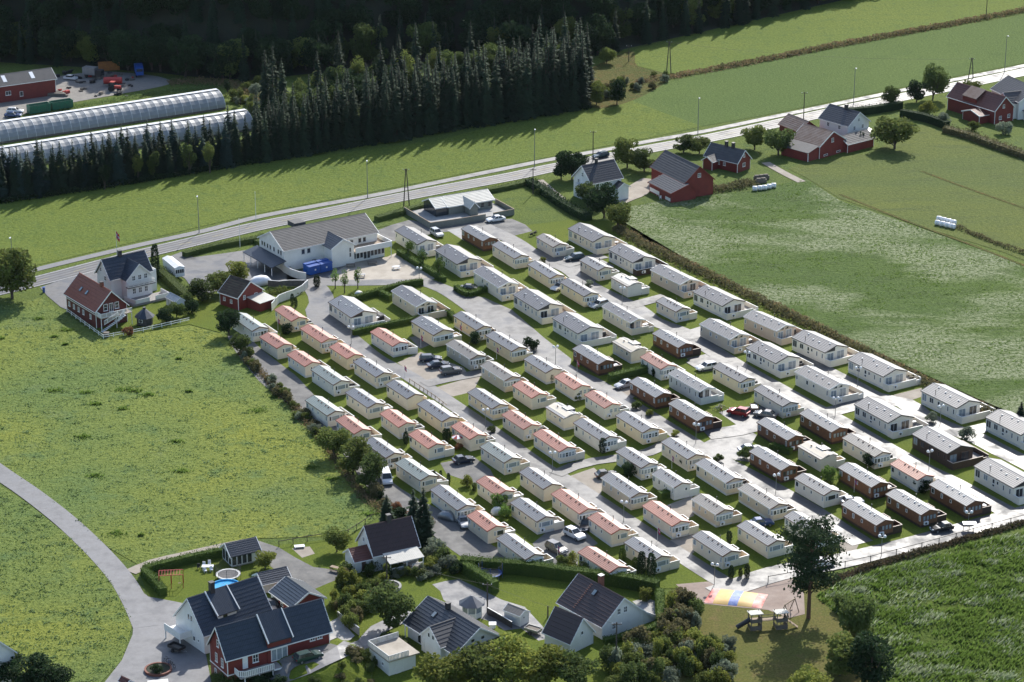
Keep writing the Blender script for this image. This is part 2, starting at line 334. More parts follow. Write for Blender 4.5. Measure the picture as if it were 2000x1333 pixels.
def inside(poly, X, Y):
    c = np.zeros(len(X), bool); n = len(poly); j = n - 1
    for i in range(n):
        xi, yi = poly[i][0], poly[i][1]; xj, yj = poly[j][0], poly[j][1]
        c ^= ((yi > Y) != (yj > Y)) & (X < (xj - xi) * (Y - yi) / (yj - yi + 1e-12) + xi); j = i
    return c
def spline(P, step=3.0):
    out = []; n = len(P)
    for i in range(n - 1):
        p0, p1, p2, p3 = P[max(i - 1, 0)], P[i], P[i + 1], P[min(i + 2, n - 1)]
        k = max(1, int((p2 - p1).length / step))
        for t in [q / k for q in range(k)]:
            out.append(0.5 * (2 * p1 + (p2 - p0) * t + (2 * p0 - 5 * p1 + 4 * p2 - p3) * t * t + (3 * p1 - p0 - 3 * p2 + p3) * t ** 3))
    out.append(P[-1]); return out
def sheet(name, px, layer, mat, curved=False, world=False):
    P = [Vector((p[0], p[1], 0)) for p in px] if world else [G(*p) for p in px]
    for p in P: p.z = 0
    if curved: P = spline(P + [P[0]], 4.0)[:-1]
    bm = bmesh.new(); f = bm.faces.new([bm.verts.new((p.x, p.y, 0)) for p in P])
    bmesh.ops.triangulate(bm, faces=bm.faces[:])
    x0, x1, y0, y1 = min(p.x for p in P), max(p.x for p in P), min(p.y for p in P), max(p.y for p in P)
    for c, r0, r1, h in BUMPS:
        if x1 < c.x - r1 or x0 > c.x + r1 or y1 < c.y - r1 or y0 > c.y + r1: continue
        for ax, cc, lo, hi in ((0, c.x, x0, x1), (1, c.y, y0, y1)):
            k = cc - r1
            while k <= cc + r1:
                if lo < k < hi:
                    co = (k, 0, 0) if ax == 0 else (0, k, 0)
                    bmesh.ops.bisect_plane(bm, geom=bm.verts[:] + bm.edges[:] + bm.faces[:], plane_co=co, plane_no=(1, 0, 0) if ax == 0 else (0, 1, 0))
                k += 2.0
    for v in bm.verts: v.co.z = zb(v.co.x, v.co.y) + layer * 0.012
    bmesh.ops.recalc_face_normals(bm, faces=bm.faces[:])
    for f in bm.faces:
        if f.normal.z < 0: f.normal_flip()
    me = bpy.data.meshes.new(name); bm.to_mesh(me); bm.free(); me.materials.append(MATS[mat])
    return structure(put(name, me))
NSTRIP = [0]
def strip(name, px, width, layer, mat, world=False, off=0.0):
    NSTRIP[0] += 1; layer = layer + (NSTRIP[0] % 37) * 0.11
    P = px if world else [G(*p) for p in px]
    P = [Vector((p[0], p[1], 0)) for p in P]; P = spline(P, 2.5); mb = MB(); L = []
    for i, p in enumerate(P):
        d = (P[min(i + 1, len(P) - 1)] - P[max(i - 1, 0)]).normalized(); nn = Vector((-d.y, d.x, 0)); w = width if np.ndim(width) == 0 else float(np.interp(i / (len(P) - 1), np.linspace(0, 1, len(width)), width))
        a = p + nn * (off + w / 2); b = p + nn * (off - w / 2)
        L.append(((a.x, a.y, zb(a.x, a.y) + layer * 0.012), (b.x, b.y, zb(b.x, b.y) + layer * 0.012)))
    for i in range(len(L) - 1): mb.quad(L[i][1], L[i + 1][1], L[i + 1][0], L[i][0])
    return structure(mb.build(name, mat))
HAZE = 0.000008

# ---------------------------------------------------------------- the setting: ground, fields, roads
gx = [-3000, -1200] + list(range(-500, 501, 50)) + [1200, 3000]; gy = [-500, 150] + list(range(250, 1001, 50)) + [1800, 4000]; mb = MB()
for x in gx:
    for y in gy: mb.v.append((x, y, -.06))
for i in range(len(gx) - 1):
    for j in range(len(gy) - 1): a = i * len(gy) + j; mb.f.append((a, a + len(gy), a + len(gy) + 1, a + 1))
structure(mb.build('ground', 'meadow'))
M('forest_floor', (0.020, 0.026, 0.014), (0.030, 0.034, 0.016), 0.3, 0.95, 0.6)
mb = MB(); xs = np.linspace(-420, 420, 57); hr = [0, 6, 12, 18, 26, 40, 70, 120, 200]
for i, x in enumerate(xs):
    for d in hr:
        y = foot_y(x) + d; mb.v.append((x, y, zg(x, y) + (0.02 if d else 0.02)))
for i in range(len(xs) - 1):
    for j in range(len(hr) - 1):
        a = i * len(hr) + j; mb.f.append((a, a + len(hr), a + len(hr) + 1, a + 1))
structure(mb.build('hillside', 'forest_floor', smooth=True))
POLY = dict(
    pasture=[(-80, 610), (0, 600), (80, 582), (130, 615), (205, 662), (370, 636), (430, 652), (468, 692), (540, 765), (618, 850), (700, 975), (745, 1002), (735, 1012), (680, 1047), (500, 1052), (440, 1074), (270, 1103), (215, 1072), (150, 1018), (60, 946), (0, 908), (-80, 860)],
    west=[(-80, 905), (0, 948), (60, 988), (140, 1052), (200, 1112), (245, 1172), (260, 1215), (238, 1290), (190, 1340), (140, 1420), (-80, 1420)],
    stripf=[(-80, 405), (0, 396), (250, 361), (500, 319), (850, 276), (1000, 236), (1140, 213), (1235, 197), (1300, 222), (1372, 247), (1275, 268), (1000, 321), (750, 371), (500, 418), (250, 476), (82, 516), (-80, 556)],
    clover=[(1235, 197), (1300, 160), (1500, 121), (1750, 72), (2080, 16), (2080, 108), (1850, 153), (1717, 180), (1500, 224), (1372, 247), (1300, 222)],
    upper=[(1240, 128), (1235, 98), (1330, 72), (1640, 2), (1750, -40), (2080, -90), (2080, 6), (1750, 62), (1500, 110), (1310, 146)],
    lodged=[(1212, 432), (1232, 404), (1330, 386), (1480, 372), (1572, 348), (1640, 392), (1800, 447), (2080, 545), (2080, 862), (1960, 812), (1800, 738), (1600, 638), (1400, 541), (1290, 488), (1222, 452)],
    mown=[(1572, 346), (1540, 330), (1580, 312), (1700, 300), (1800, 243), (1850, 262), (1960, 292), (2080, 335), (2080, 540), (1960, 493), (1800, 443), (1640, 388)],
    tall=[(1592, 1165), (1650, 1132), (1760, 1102), (1880, 1066), (2080, 1020), (2080, 1440), (1700, 1440), (1722, 1300), (1640, 1205)])
sheet('pasture', POLY['pasture'], 1, 'pasture'); sheet('west_field', POLY['west'], 1, 'pasture')
sheet('strip_field', POLY['stripf'], 1, 'strip_field'); sheet('clover_field', POLY['clover'], 1, 'clover_field'); sheet('upper_field', POLY['upper'], 1, 'strip_field')
sheet('lodged_field', POLY['lodged'], 1, 'lodged_field'); sheet('mown_field', POLY['mown'], 1, 'mown_field'); sheet('tall_grass_field', POLY['tall'], 1, 'tall_grass')
sheet('bog_patch', [(1140, 140), (1232, 100), (1245, 130), (1310, 150), (1235, 197), (1150, 210)], 1.4, 'rough_grass', True)
sheet('machine_yard', [(-80, 190), (0, 165), (110, 150), (200, 140), (310, 150), (330, 165), (230, 185), (120, 205), (-80, 250)], 2, 'gravel', True)
sheet('park_lawn', [(452, 600), (600, 556), (640, 548), (765, 470), (860, 440), (940, 400), (1030, 384), (1115, 430), (1215, 432), (1330, 500), (1500, 590), (1700, 682), (1900, 775), (2080, 850), (2080, 1005), (1900, 1045), (1700, 1092), (1500, 1135), (1400, 1150), (1300, 1150), (1200, 1140), (960, 1112), (850, 1022), (760, 972), (700, 905), (600, 805), (478, 702)], 1, 'lawn')
sheet('village_grass', [(440, 1076), (680, 1050), (760, 1000), (960, 1114), (1290, 1160), (1290, 1260), (1300, 1440), (420, 1440), (440, 1330), (400, 1200), (290, 1165), (270, 1115)], 1, 'lawn')
sheet('playground_grass', [(1290, 1165), (1400, 1150), (1560, 1120), (1650, 1132), (1592, 1165), (1640, 1205), (1722, 1300), (1700, 1440), (1300, 1440)], 1, 'worn_grass')
sheet('garden_lawn', [(130, 610), (200, 660), (370, 634), (430, 650), (455, 600), (380, 575), (300, 560), (200, 600)], 2, 'lawn')
sheet('chalet_bank', [(735, 445), (860, 395), (1030, 365), (1060, 380), (1110, 430), (1030, 440), (940, 400), (860, 425)], 2, 'meadow')
# roads
CYC = [(-80, 568), (0, 546), (82, 524), (250, 484), (400, 451), (500, 425), (625, 401), (750, 378), (950, 337), (1075, 312), (1187, 292), (1275, 275), (1375, 257), (1500, 231), (1717, 186), (1850, 159), (2000, 129), (2120, 104)]
HWY = [(-80, 585), (0, 567), (75, 549), (190, 519), (282, 495), (375, 473), (500, 443), (625, 418), (750, 392), (875, 368), (1000, 345), (1075, 329), (1200, 305), (1275, 290), (1375, 272), (1457, 255), (1557, 233), (1675, 208), (1850, 172), (2000, 141), (2120, 116)]
strip('cycle_path', CYC, 2.5, 3, 'path_asphalt')
strip('main_road', HWY, 6.4, 3, 'highway')
for off in (-2.8, 2.8): strip('edge_line', HWY, 0.14, 4, 'white_line', off=off)
for off in (-2.1, -.75, .75, 2.1): strip('wheel_track', HWY, 0.55, 3.6, 'worn_lane', off=off)
HP = spline([G(*p) for p in HWY], 3.0)
for i in range(0, len(HP) - 2, 3): strip('centre_line', [HP[i], HP[i + 1]], 0.14, 4, 'yellow_line', world=True)
strip('field_lane', [(-80, 868), (0, 924), (60, 965), (130, 1020), (195, 1082), (240, 1135), (268, 1185), (285, 1225)], 4.2, 3, 'dry_asphalt')
sheet('forecourt', [(240, 1128), (290, 1166), (345, 1176), (372, 1182), (360, 1230), (402, 1278), (412, 1330), (425, 1440), (150, 1440), (195, 1345), (238, 1290), (259, 1240), (262, 1200)], 2.5, 'dry_asphalt')
strip('farm_track', [(255, 1118), (300, 1099), (360, 1085), (440, 1067), (500, 1056)], 2.6, 2, 'sand_gravel')
sheet('house_yard', [(500, 1055), (545, 1070), (612, 1108), (690, 1118), (665, 1130), (640, 1140), (612, 1152), (575, 1142), (530, 1108), (500, 1080)], 2, 'dark_gravel', True)
sheet('dirt_patch', [(570, 1072), (605, 1068), (615, 1082), (590, 1090)], 2, 'sand_gravel', True)
strip('lower_lane', [(470, 1360), (525, 1333), (600, 1302), (675, 1268), (740, 1230), (775, 1213), (810, 1202)], 3.2, 13, 'dry_asphalt')
sheet('car_stand', [(545, 1292), (600, 1270), (645, 1258), (660, 1262), (610, 1292), (560, 1318)], 7, 'dark_gravel')
sheet('concrete_slab', [(642, 1217), (660, 1208), (693, 1243), (641, 1256)], 8, 'concrete')
sheet('villa_drive', [(844, 1142), (872, 1135), (897, 1132), (935, 1150), (980, 1172), (1025, 1186), (1058, 1222), (1078, 1246), (1052, 1252), (1018, 1228), (985, 1232), (960, 1215), (910, 1200), (866, 1172), (860, 1155)], 2, 'dry_asphalt', False)
sheet('garden_patio', [(1235, 1175), (1262, 1168), (1280, 1175), (1282, 1205), (1262, 1200)], 2, 'concrete')
sheet('roadside_yard', [(316, 507), (355, 492), (378, 503), (440, 495), (500, 486), (530, 505), (560, 530), (605, 545), (560, 560), (500, 548), (478, 556), (385, 578), (362, 545), (330, 524)], 2, 'asphalt')
sheet('house_drive', [(78, 562), (150, 536), (198, 524), (200, 560), (132, 606), (118, 600), (92, 578)], 2, 'asphalt')
sheet('terrace_paving', [(640, 540), (690, 512), (757, 502), (773, 495), (852, 544), (826, 553), (725, 550), (650, 550)], 3, 'paving')
sheet('reception_yard', [(560, 530), (640, 522), (690, 512), (650, 552), (600, 556), (560, 556)], 2, 'asphalt')
sheet('chalet_gravel', [(733, 452), (800, 430), (852, 440), (945, 430), (1000, 428), (1040, 452), (1000, 462), (930, 450), (850, 456), (768, 472), (745, 465)], 2.5, 'dark_gravel', True)
sheet('concrete_pad', [(873, 450), (930, 440), (968, 452), (985, 470), (905, 470)], 2.8, 'concrete')
strip('park_road', [(585, 550), (640, 553), (700, 553), (780, 552), (850, 555)], 4.0, 4, 'asphalt')
strip('park_road', [(604, 553), (618, 565), (626, 578), (629, 592), (622, 606), (626, 620), (645, 636), (686, 666), (738, 703), (792, 731), (828, 754), (862, 776), (950, 836), (1055, 910), (1115, 945), (1235, 1024), (1355, 1102), (1400, 1130), (1440, 1152)], [5.5, 6, 4.2, 3.8, 3.8, 3.8, 3.8, 3.8, 3.8, 4], 4, 'asphalt')
strip('park_road', [(818, 548), (868, 566), (912, 594), (942, 616), (1000, 655), (1060, 695), (1114, 726), (1165, 750), (1224, 786), (1290, 827), (1350, 864), (1395, 892), (1465, 929), (1515, 957), (1590, 1001), (1635, 1030), (1685, 1062)], [4.5, 4.5, 5, 4.6, 4, 4, 4, 4, 4.5, 4.5], 5, 'asphalt')
sheet('parking_area', [(885, 572), (946, 582), (1000, 606), (1062, 660), (1116, 702), (1112, 724), (1060, 700), (1000, 662), (940, 620)], 4.5, 'asphalt')
strip('park_road', [(942, 442), (1000, 470), (1042, 498), (1072, 512), (1113, 528), (1147, 556), (1180, 574), (1240, 602), (1277, 628), (1335, 650), (1377, 676), (1430, 709), (1475, 735), (1520, 760), (1568, 787), (1607, 806), (1652, 830), (1682, 848), (1752, 888), (1805, 917), (1862, 944), (1910, 970), (1955, 994), (1985, 1010)], 4.6, 6, 'asphalt')
strip('park_road', [(1560, 690), (1608, 724), (1660, 750), (1710, 776), (1767, 788), (1805, 815), (1857, 838), (1905, 855), (1955, 881), (2000, 903), (2080, 945)], 5.0, 4, 'asphalt')
strip('park_road', [(1395, 1160), (1440, 1146), (1520, 1120), (1640, 1097), (1720, 1078), (1800, 1058), (1900, 1030), (2000, 1003), (2080, 982)], [5, 5.5, 5.5, 5, 5, 5, 5, 5], 7, 'asphalt')
for pts, w in (([(828, 752), (870, 742), (908, 735), (945, 728)], 3.4), ([(1085, 928), (1120, 912), (1160, 902), (1205, 896), (1265, 885), (1300, 868)], 3.2), ([(1605, 810), (1650, 798), (1700, 786), (1740, 782)], 4.5), ([(1862, 846), (1900, 842), (1935, 834)], 4), ([(1380, 850), (1440, 842), (1490, 828)], 5), ([(1100, 520), (1140, 508), (1180, 500)], 4), ([(1225, 600), (1262, 590), (1300, 580)], 3.6), ([(1310, 665), (1350, 655), (1400, 640)], 5), ([(1350, 715), (1385, 708), (1420, 700)], 4.5)):
    strip('park_lane', pts, w, 8, 'asphalt')
sheet('parking_area', [(1374, 866), (1410, 848), (1452, 838), (1478, 850), (1462, 880), (1480, 905), (1440, 900), (1395, 886)], 4.2, 'asphalt')
sheet('parking_area', [(1404, 806), (1440, 796), (1495, 793), (1530, 806), (1505, 822), (1452, 840)], 4.2, 'asphalt')
sheet('parking_area', [(1050, 486), (1100, 500), (1160, 500), (1200, 520), (1180, 540), (1140, 560), (1110, 535), (1040, 500)], 2.2, 'asphalt')
sheet('parking_area', [(1340, 700), (1390, 690), (1430, 705), (1410, 722), (1365, 728)], 2.2, 'asphalt')
sheet('parking_pad', [(776, 709), (822, 688), (905, 718), (914, 731), (832, 745)], 2, 'sand_gravel', False)
sheet('parking_pad', [(849, 758), (908, 741), (940, 732), (925, 765), (885, 775), (868, 770)], 2, 'sand_gravel')
sheet('parking_pad', [(860, 905), (925, 892), (958, 918), (968, 938), (935, 948), (872, 926)], 2, 'dark_gravel')
sheet('parking_pad', [(1040, 1062), (1082, 1028), (1130, 1026), (1168, 1062), (1130, 1082), (1128, 1112), (1060, 1105)], 2, 'dark_gravel')
sheet('parking_pad', [(1108, 932), (1160, 914), (1178, 930), (1174, 966), (1150, 960)], 2, 'sand_gravel')
sheet('parking_pad', [(1296, 990), (1352, 968), (1356, 1008), (1330, 1018)], 2, 'sand_gravel')
sheet('parking_pad', [(1290, 1062), (1352, 1040), (1356, 1080), (1335, 1090)], 2, 'sand_gravel')
sheet('parking_pad', [(1186, 762), (1240, 742), (1262, 760), (1225, 785)], 2, 'sand_gravel')
sheet('parking_pad', [(1745, 772), (1800, 758), (1802, 775), (1770, 785)], 2.2, 'sand_gravel')
sheet('parking_pad', [(800, 660), (830, 652), (850, 670), (820, 682)], 2, 'dark_gravel')
sheet('pine_corner', [(1640, 1060), (1680, 1058), (1672, 1075), (1640, 1082)], 2, 'sand_gravel')
strip('gravel_track', [(462, 655), (488, 688), (540, 738), (600, 792), (655, 845), (700, 895), (745, 950), (800, 988), (850, 1016), (930, 1076), (990, 1106)], [4, 6, 8, 6, 4, 4, 5, 6, 7, 7], 2, 'dark_gravel')
sheet('playground_gravel', [(1320, 1142), (1400, 1135), (1470, 1140), (1545, 1128), (1570, 1160), (1572, 1200), (1540, 1208), (1500, 1192), (1375, 1180), (1340, 1160)], 3, 'reddish_gravel', True)
strip('farm_drive', [(1207, 398), (1222, 388), (1240, 376), (1258, 362), (1270, 350)], [3, 6, 7, 6, 4], 2, 'sand_gravel')
strip('garden_path', [(1055, 352), (1078, 372), (1100, 390)], 1.6, 2, 'sand_gravel')
strip('farm_track', [(1495, 318), (1530, 338), (1566, 356)], 2.4, 2, 'sand_gravel')
for pts in ([(1640, 380), (1760, 428), (1900, 480), (2040, 535)], [(1800, 335), (1900, 372), (2060, 428)]):
    strip('field_rut', pts, 0.9, 2, 'rough_grass')
# the air over the valley
M('haze', (.5, .5, .5)); hn = MATS['haze'].node_tree; hn.nodes.remove(hn.nodes['Principled BSDF']); hv = hn.nodes.new('ShaderNodeVolumePrincipled')
hv.inputs['Color'].default_value = (.72, .84, 1, 1); hv.inputs['Density'].default_value = HAZE; hv.inputs['Anisotropy'].default_value = .3; hn.links.new(hv.outputs[0], hn.nodes['Material Output'].inputs['Volume'])
if HAZE: hz = MB().box(-3100, -600, -1.5, 3100, 4100, 240).build('haze', 'haze'); hz['kind'] = 'stuff'; hz['label'] = 'thin blue haze in the air over the valley'; hz['category'] = 'haze'

# ---------------------------------------------------------------- windows, roofs
def window(parent, x, y, z, n, w, h, nx=1, ny=1, frame='white_paint', glass='glass', name='window', fr=0.07, sill=False):
    """window centred at x, y, z on a wall whose outward direction is n; the pane is its sub-part"""
    def fm():
        b = MB(); a = w / 2; t = fr
        b.box(-a, -0.07, -h / 2, -a + t, 0.02, h / 2).box(a - t, -0.07, -h / 2, a, 0.02, h / 2)
        b.box(-a + t, -0.07, -h / 2, a - t, 0.02, -h / 2 + t).box(-a + t, -0.07, h / 2 - t, a - t, 0.02, h / 2)
        for i in range(1, nx): c = -a + w * i / nx; b.box(c - t * .4, -0.06, -h / 2 + t, c + t * .4, 0.0, h / 2 - t)
        for i in range(1, ny): c = -h / 2 + h * i / ny; b.box(-a + t, -0.058, c - t * .35, a - t, -0.002, c + t * .35)
        if sill: b.box(-a - 0.06, -0.14, -h / 2 - 0.07, a + 0.06, 0.02, -h / 2 - 0.003)
        return b
    def pm(): return MB().box(-w / 2 + fr * .8, -0.035, -h / 2 + fr * .8, w / 2 - fr * .8, 0.01, h / 2 - fr * .8)
    rz = math.atan2(n[0], -n[1]); k = (round(w, 2), round(h, 2), nx, ny, fr, sill)
    o = put(name, shared(('wf', k), fm, name, frame), parent, (x, y, z), rz)
    put('pane', shared(('wp', k), pm, 'pane', glass), o)
    return o
def roof_mb(L, W, e, rise, ov, og, nc, t=0.035, ov1=None, thick=0.12, asym=0.5):
    """pitched roof of overlapping courses, eaves at y=-ov and y=W+ov1, gable overhang og"""
    b = MB(); ov1 = ov if ov1 is None else ov1; yr = W * asym
    for side in (0, 1):
        run = yr if side == 0 else W - yr; o = ov if side == 0 else ov1; sl = rise / run
        Y = lambda s: (-o + s) if side == 0 else (W + o - s)
        tot = run + o
        Z = lambda s: e - o * sl + s * sl
        x0, x1 = -og, L + og
        for i in range(nc):
            a, c = tot * i / nc, tot * (i + 1) / nc
            q = [(x0, Y(a), Z(a) + t), (x1, Y(a), Z(a) + t), (x1, Y(c), Z(c)), (x0, Y(c), Z(c))]
            b.quad(*(q if side == 0 else q[::-1]))
            q = [(x0, Y(a), Z(a) - (thick if i == 0 else 0)), (x1, Y(a), Z(a) - (thick if i == 0 else 0)), (x1, Y(a), Z(a) + t), (x0, Y(a), Z(a) + t)]
            b.quad(*(q if side == 0 else q[::-1]))
        q = [(x0, Y(0), Z(0) - thick), (x0, Y(tot), Z(tot) - thick), (x1, Y(tot), Z(tot) - thick), (x1, Y(0), Z(0) - thick)]
        b.quad(*(q if side == 0 else q[::-1]))
        for x in (x0, x1): b.quad((x, Y(0), Z(0) - thick), (x, Y(0), Z(0) + t), (x, Y(tot), Z(tot)), (x, Y(tot), Z(tot) - thick))
    return b
def barge_mb(L, W, e, rise, ov, og, x, t=0.05, h=0.2, ov1=None, asym=0.5):
    b = MB(); ov1 = ov if ov1 is None else ov1; yr = W * asym; s0 = rise / yr; s1 = rise / (W - yr)
    for (ya, za), (yb_, zb_) in (((-ov - .02, e - (ov + .02) * s0), (yr, e + rise)), ((W + ov1 + .02, e - (ov1 + .02) * s1), (yr, e + rise))):
        b.loft([[(x - t, ya, za - h), (x + t, ya, za - h), (x + t, ya, za + .05), (x - t, ya, za + .05)], [(x - t, yb_, zb_ - h), (x + t, yb_, zb_ - h), (x + t, yb_, zb_ + .05), (x - t, yb_, zb_ + .05)]])
    return b
def gable_mb(x0, x1, y0, y1, z0, e, rise, asym=0.5):
    yr = y0 + (y1 - y0) * asym
    return MB().loft([[(x, y0, z0), (x, y1, z0), (x, y1, e), (x, yr, e + rise), (x, y0, e)] for x in (x0, x1)])

# ---------------------------------------------------------------- the holiday park: caravans and lodges
CROP = dict(a=(740, 420), b=(1020, 420), c=(440, 570), d=(720, 570), e=(1000, 570), f=(1280, 500), g=(1280, 640), h=(1500, 620), i=(580, 740), j=(860, 740), k=(1140, 740), l=(1420, 780), m=(1700, 740), n=(820, 920), o=(1100, 920), p=(1380, 900), q=(1640, 880), P=(0, 0))
# A = far eave corner, B = near eave corner of the long side; kind, roof, wall, front windows, deck style
CAR = '''a 205 205 505 385 D slate ivory lodge v|a 728 460 1020 645 L slate cream lodge v|a 1225 735 1545 945 T slate cream lodge v|a 1068 180 1362 345 B grey brown row s
a 1468 390 1770 570 S grey cream bay s|a 160 990 490 1200 T slate beige lodge v|b 592 180 925 350 L slate cream lodge v|b 178 290 405 425 S taupe cream big t|b 1118 450 1445 625 L slate ivory lodge k
b 745 590 985 725 S grey cream big t|b 1148 810 1370 935 F taupe ivory plain t|b 68 645 365 830 S grey yellow_cream bay s|b 488 875 800 1060 S slate yellow_cream bay s|P 1270 527 1328.7 555.5 T slate pinkish lodge v
e 1170 190 1545 405 X slate cream lodge v|f 5 590 265 730 S grey cream big t|c 75 325 345 510 S green ivory bay o|c 640 235 860 390 S red yellow_cream half s|c 445 590 680 735 S red cream half s
c 975 480 1255 665 S red yellow_cream bay t|c 805 820 1030 970 S red cream half o|c 1355 720 1580 870 S red yellow_cream half s|c 1338 135 1630 340 L grey ivory lodge v|c 1113 1015 1405 1215 S green ivory big o
c 1665 915 1955 1110 S grey cream big t|d 20 525 315 710 S red ivory bay o|d 548 385 855 570 D grey yellow_cream bay t|d 1098 310 1410 505 S grey yellow_cream bay s|d 1520 570 1860 775 S grey yellow_cream bay s
d 1003 680 1320 880 S taupe taupe bay t|d 1455 960 1765 1160 S taupe beige bay t|i 1155 75 1445 265 S grey cream plain s|e 12 40 335 240 L slate cream lodge v|e 522 345 860 550 L slate ivory lodge v
e 785 745 1125 950 B grey brown row t|e 1300 650 1540 790 F taupe cream plain t|e 150 880 450 1060 S grey cream plain t|e 550 1110 815 1280 S red cream two s|e 1668 850 1940 1010 S red ivory bay o
f 487 470 875 655 L slate ivory lodge v|f 575 890 980 1095 T slate beige lodge v|f 1145 790 1595 970 T slate pinkish lodge v|P 1273.7 651.7 1326.5 680.5 B grey brown row t|g 1175 265 1570 470 L slate ivory lodge v
g 168 600 575 835 X grey offwhite lodge v|g 738 515 1110 710 S slate yellow_cream bay s|g 1275 805 1650 1030 S slate cream bay s|k 590 40 945 255 B grey brown row t|k 1100 325 1490 555 B grey brown row t
h 305 260 760 460 L slate ivory lodge v|h 1035 550 1505 770 L slate ivory lodge v|h 348 710 785 945 T slate ivory lodge v|P 1668 790.2 1736 827 L slate ivory lodge v|i 105 280 395 480 S green ivory big o
i 628 180 930 380 S grey cream big t|i 1080 455 1325 635 S red cream half t|i 1560 330 1890 560 S grey yellow_cream big t|i 505 540 735 720 S red cream half o|i 865 825 1165 1030 S grey cream big t
i 1453 725 1710 910 S red cream half t|P 771.2 905 822 939 S green cream big o|j 352 180 680 395 S grey yellow_cream bay o|j 935 85 1190 255 S red cream half t|j 800 470 1078 655 S red cream two t
j 1365 370 1610 520 F grey cream plain t|j 138 620 395 795 S red cream half t|j 1205 720 1540 950 S red cream bay t|j 515 885 840 1095 S green cream big t|P 1119.5 826 1175 861.5 S grey ivory bay t
n 1290 15 1605 240 S grey cream plain s|n 735 135 1015 325 S red cream half t|k 8 210 265 385 S red ivory two t|k 415 480 770 710 S grey yellow_cream bay t|k 1005 825 1350 1050 S grey cream big t
k 415 950 765 1165 S grey cream bay t|P 1358.2 905 1416 943.5 S grey beige bay t|o 1155 35 1440 215 S grey offwhite small t|l 385 300 790 540 B grey brown row t|l 938 185 1350 430 B grey brown row t
l 285 680 700 925 B grey brown row t|l 915 610 1220 785 F taupe cream plain t|l 1498 505 1920 750 S taupe cream bay s|l 1443 890 1885 1155 B grey brown row t|l 873 1030 1280 1255 S grey ivory big t
m 655 155 1130 385 L slate ivory lodge v|P 1924.2 815 1997 850.5 L slate ivory lodge v|m 540 720 1000 975 L slate darkbrown lodge v|m 255 1110 605 1315 S red ivory two s|P 1902 910.6 1978.6 953 L slate ivory lodge v
n 132 245 485 515 S grey cream bay t|n 612 585 880 790 S red cream half t|n 995 880 1370 1155 S grey cream bay t|n 1175 415 1530 665 S grey cream big t|P 1076.5 965 1130.7 1003 S red cream bay t
o 320 610 615 825 S red cream half t|o 490 85 880 350 S grey beige bay t|o 1028 455 1410 720 S red cream bay t|P 1350.2 974.7 1398 1005 S taupe beige bay t|P 1350.8 1047.5 1410.7 1086.7 S grey cream big t
o 790 930 1180 1180 S grey cream big t|o 192 1060 625 1310 S red cream bay t|p 405 360 830 630 S taupe beige bay t|p 1005 725 1415 985 S grey ivory big t|p 392 850 800 1105 S grey cream big t
q 15 585 400 815 B grey brown row t|q 497 475 890 705 B grey brown row t|q 970 370 1370 605 B grey brown row t'''
WID = dict(L=6.25, T=5.2, D=5.0, S=3.75, B=3.9, X=3.8, F=3.9)
ROOFNAME = dict(slate='dark grey', grey='blue-grey', red='red', green='pale green', taupe='taupe', )
WALLNAME = dict(cream='cream', ivory='ivory', yellow_cream='yellowish cream', beige='beige', pinkish='pinkish beige', taupe='taupe', offwhite='white', brown='brown timber', darkbrown='dark brown timber')
cars_ = []
for line in CAR.replace('\n', '|').split('|'):
    c, ax, ay, bx, by, kind, roof, wall, front, deck = line.split()
    s = 1.0 if c == 'P' else (5.553 if c == 'q' else 20 / 3.0); x0, y0 = CROP[c]
    e = 2.85 if kind in 'LTDX' else 2.62
    A = flat(x0 + float(ax) / s, y0 + float(ay) / s, e); B = flat(x0 + float(bx) / s, y0 + float(by) / s, e)
    d = B - A; cars_.append(dict(A=A, ang=math.atan2(d.y, d.x), L=d.length, kind=kind, roof=roof, wall=wall, front=front, deck=deck, e=e))
med = float(np.median([c['ang'] for c in cars_]))
for c in cars_: c['near'] = sorted((abs(c2['A'].x - c['A'].x) + abs(c2['A'].y - c['A'].y), c2['ang']) for c2 in cars_)[:6]
for c in cars_:
    loc = float(np.median([a for _, a in c['near']])); c['ang2'] = 0.5 * c['ang'] + 0.5 * loc
# rows: sorted across the rows, then numbered along them
ca, sa = math.cos(med), math.sin(med)
for c in cars_:
    mid = c['A'] + Vector((math.cos(c['ang2']), math.sin(c['ang2']), 0)) * c['L'] / 2; c['mid'] = mid
    c['al'] = mid.x * ca + mid.y * sa; c['ac'] = -mid.x * sa + mid.y * ca

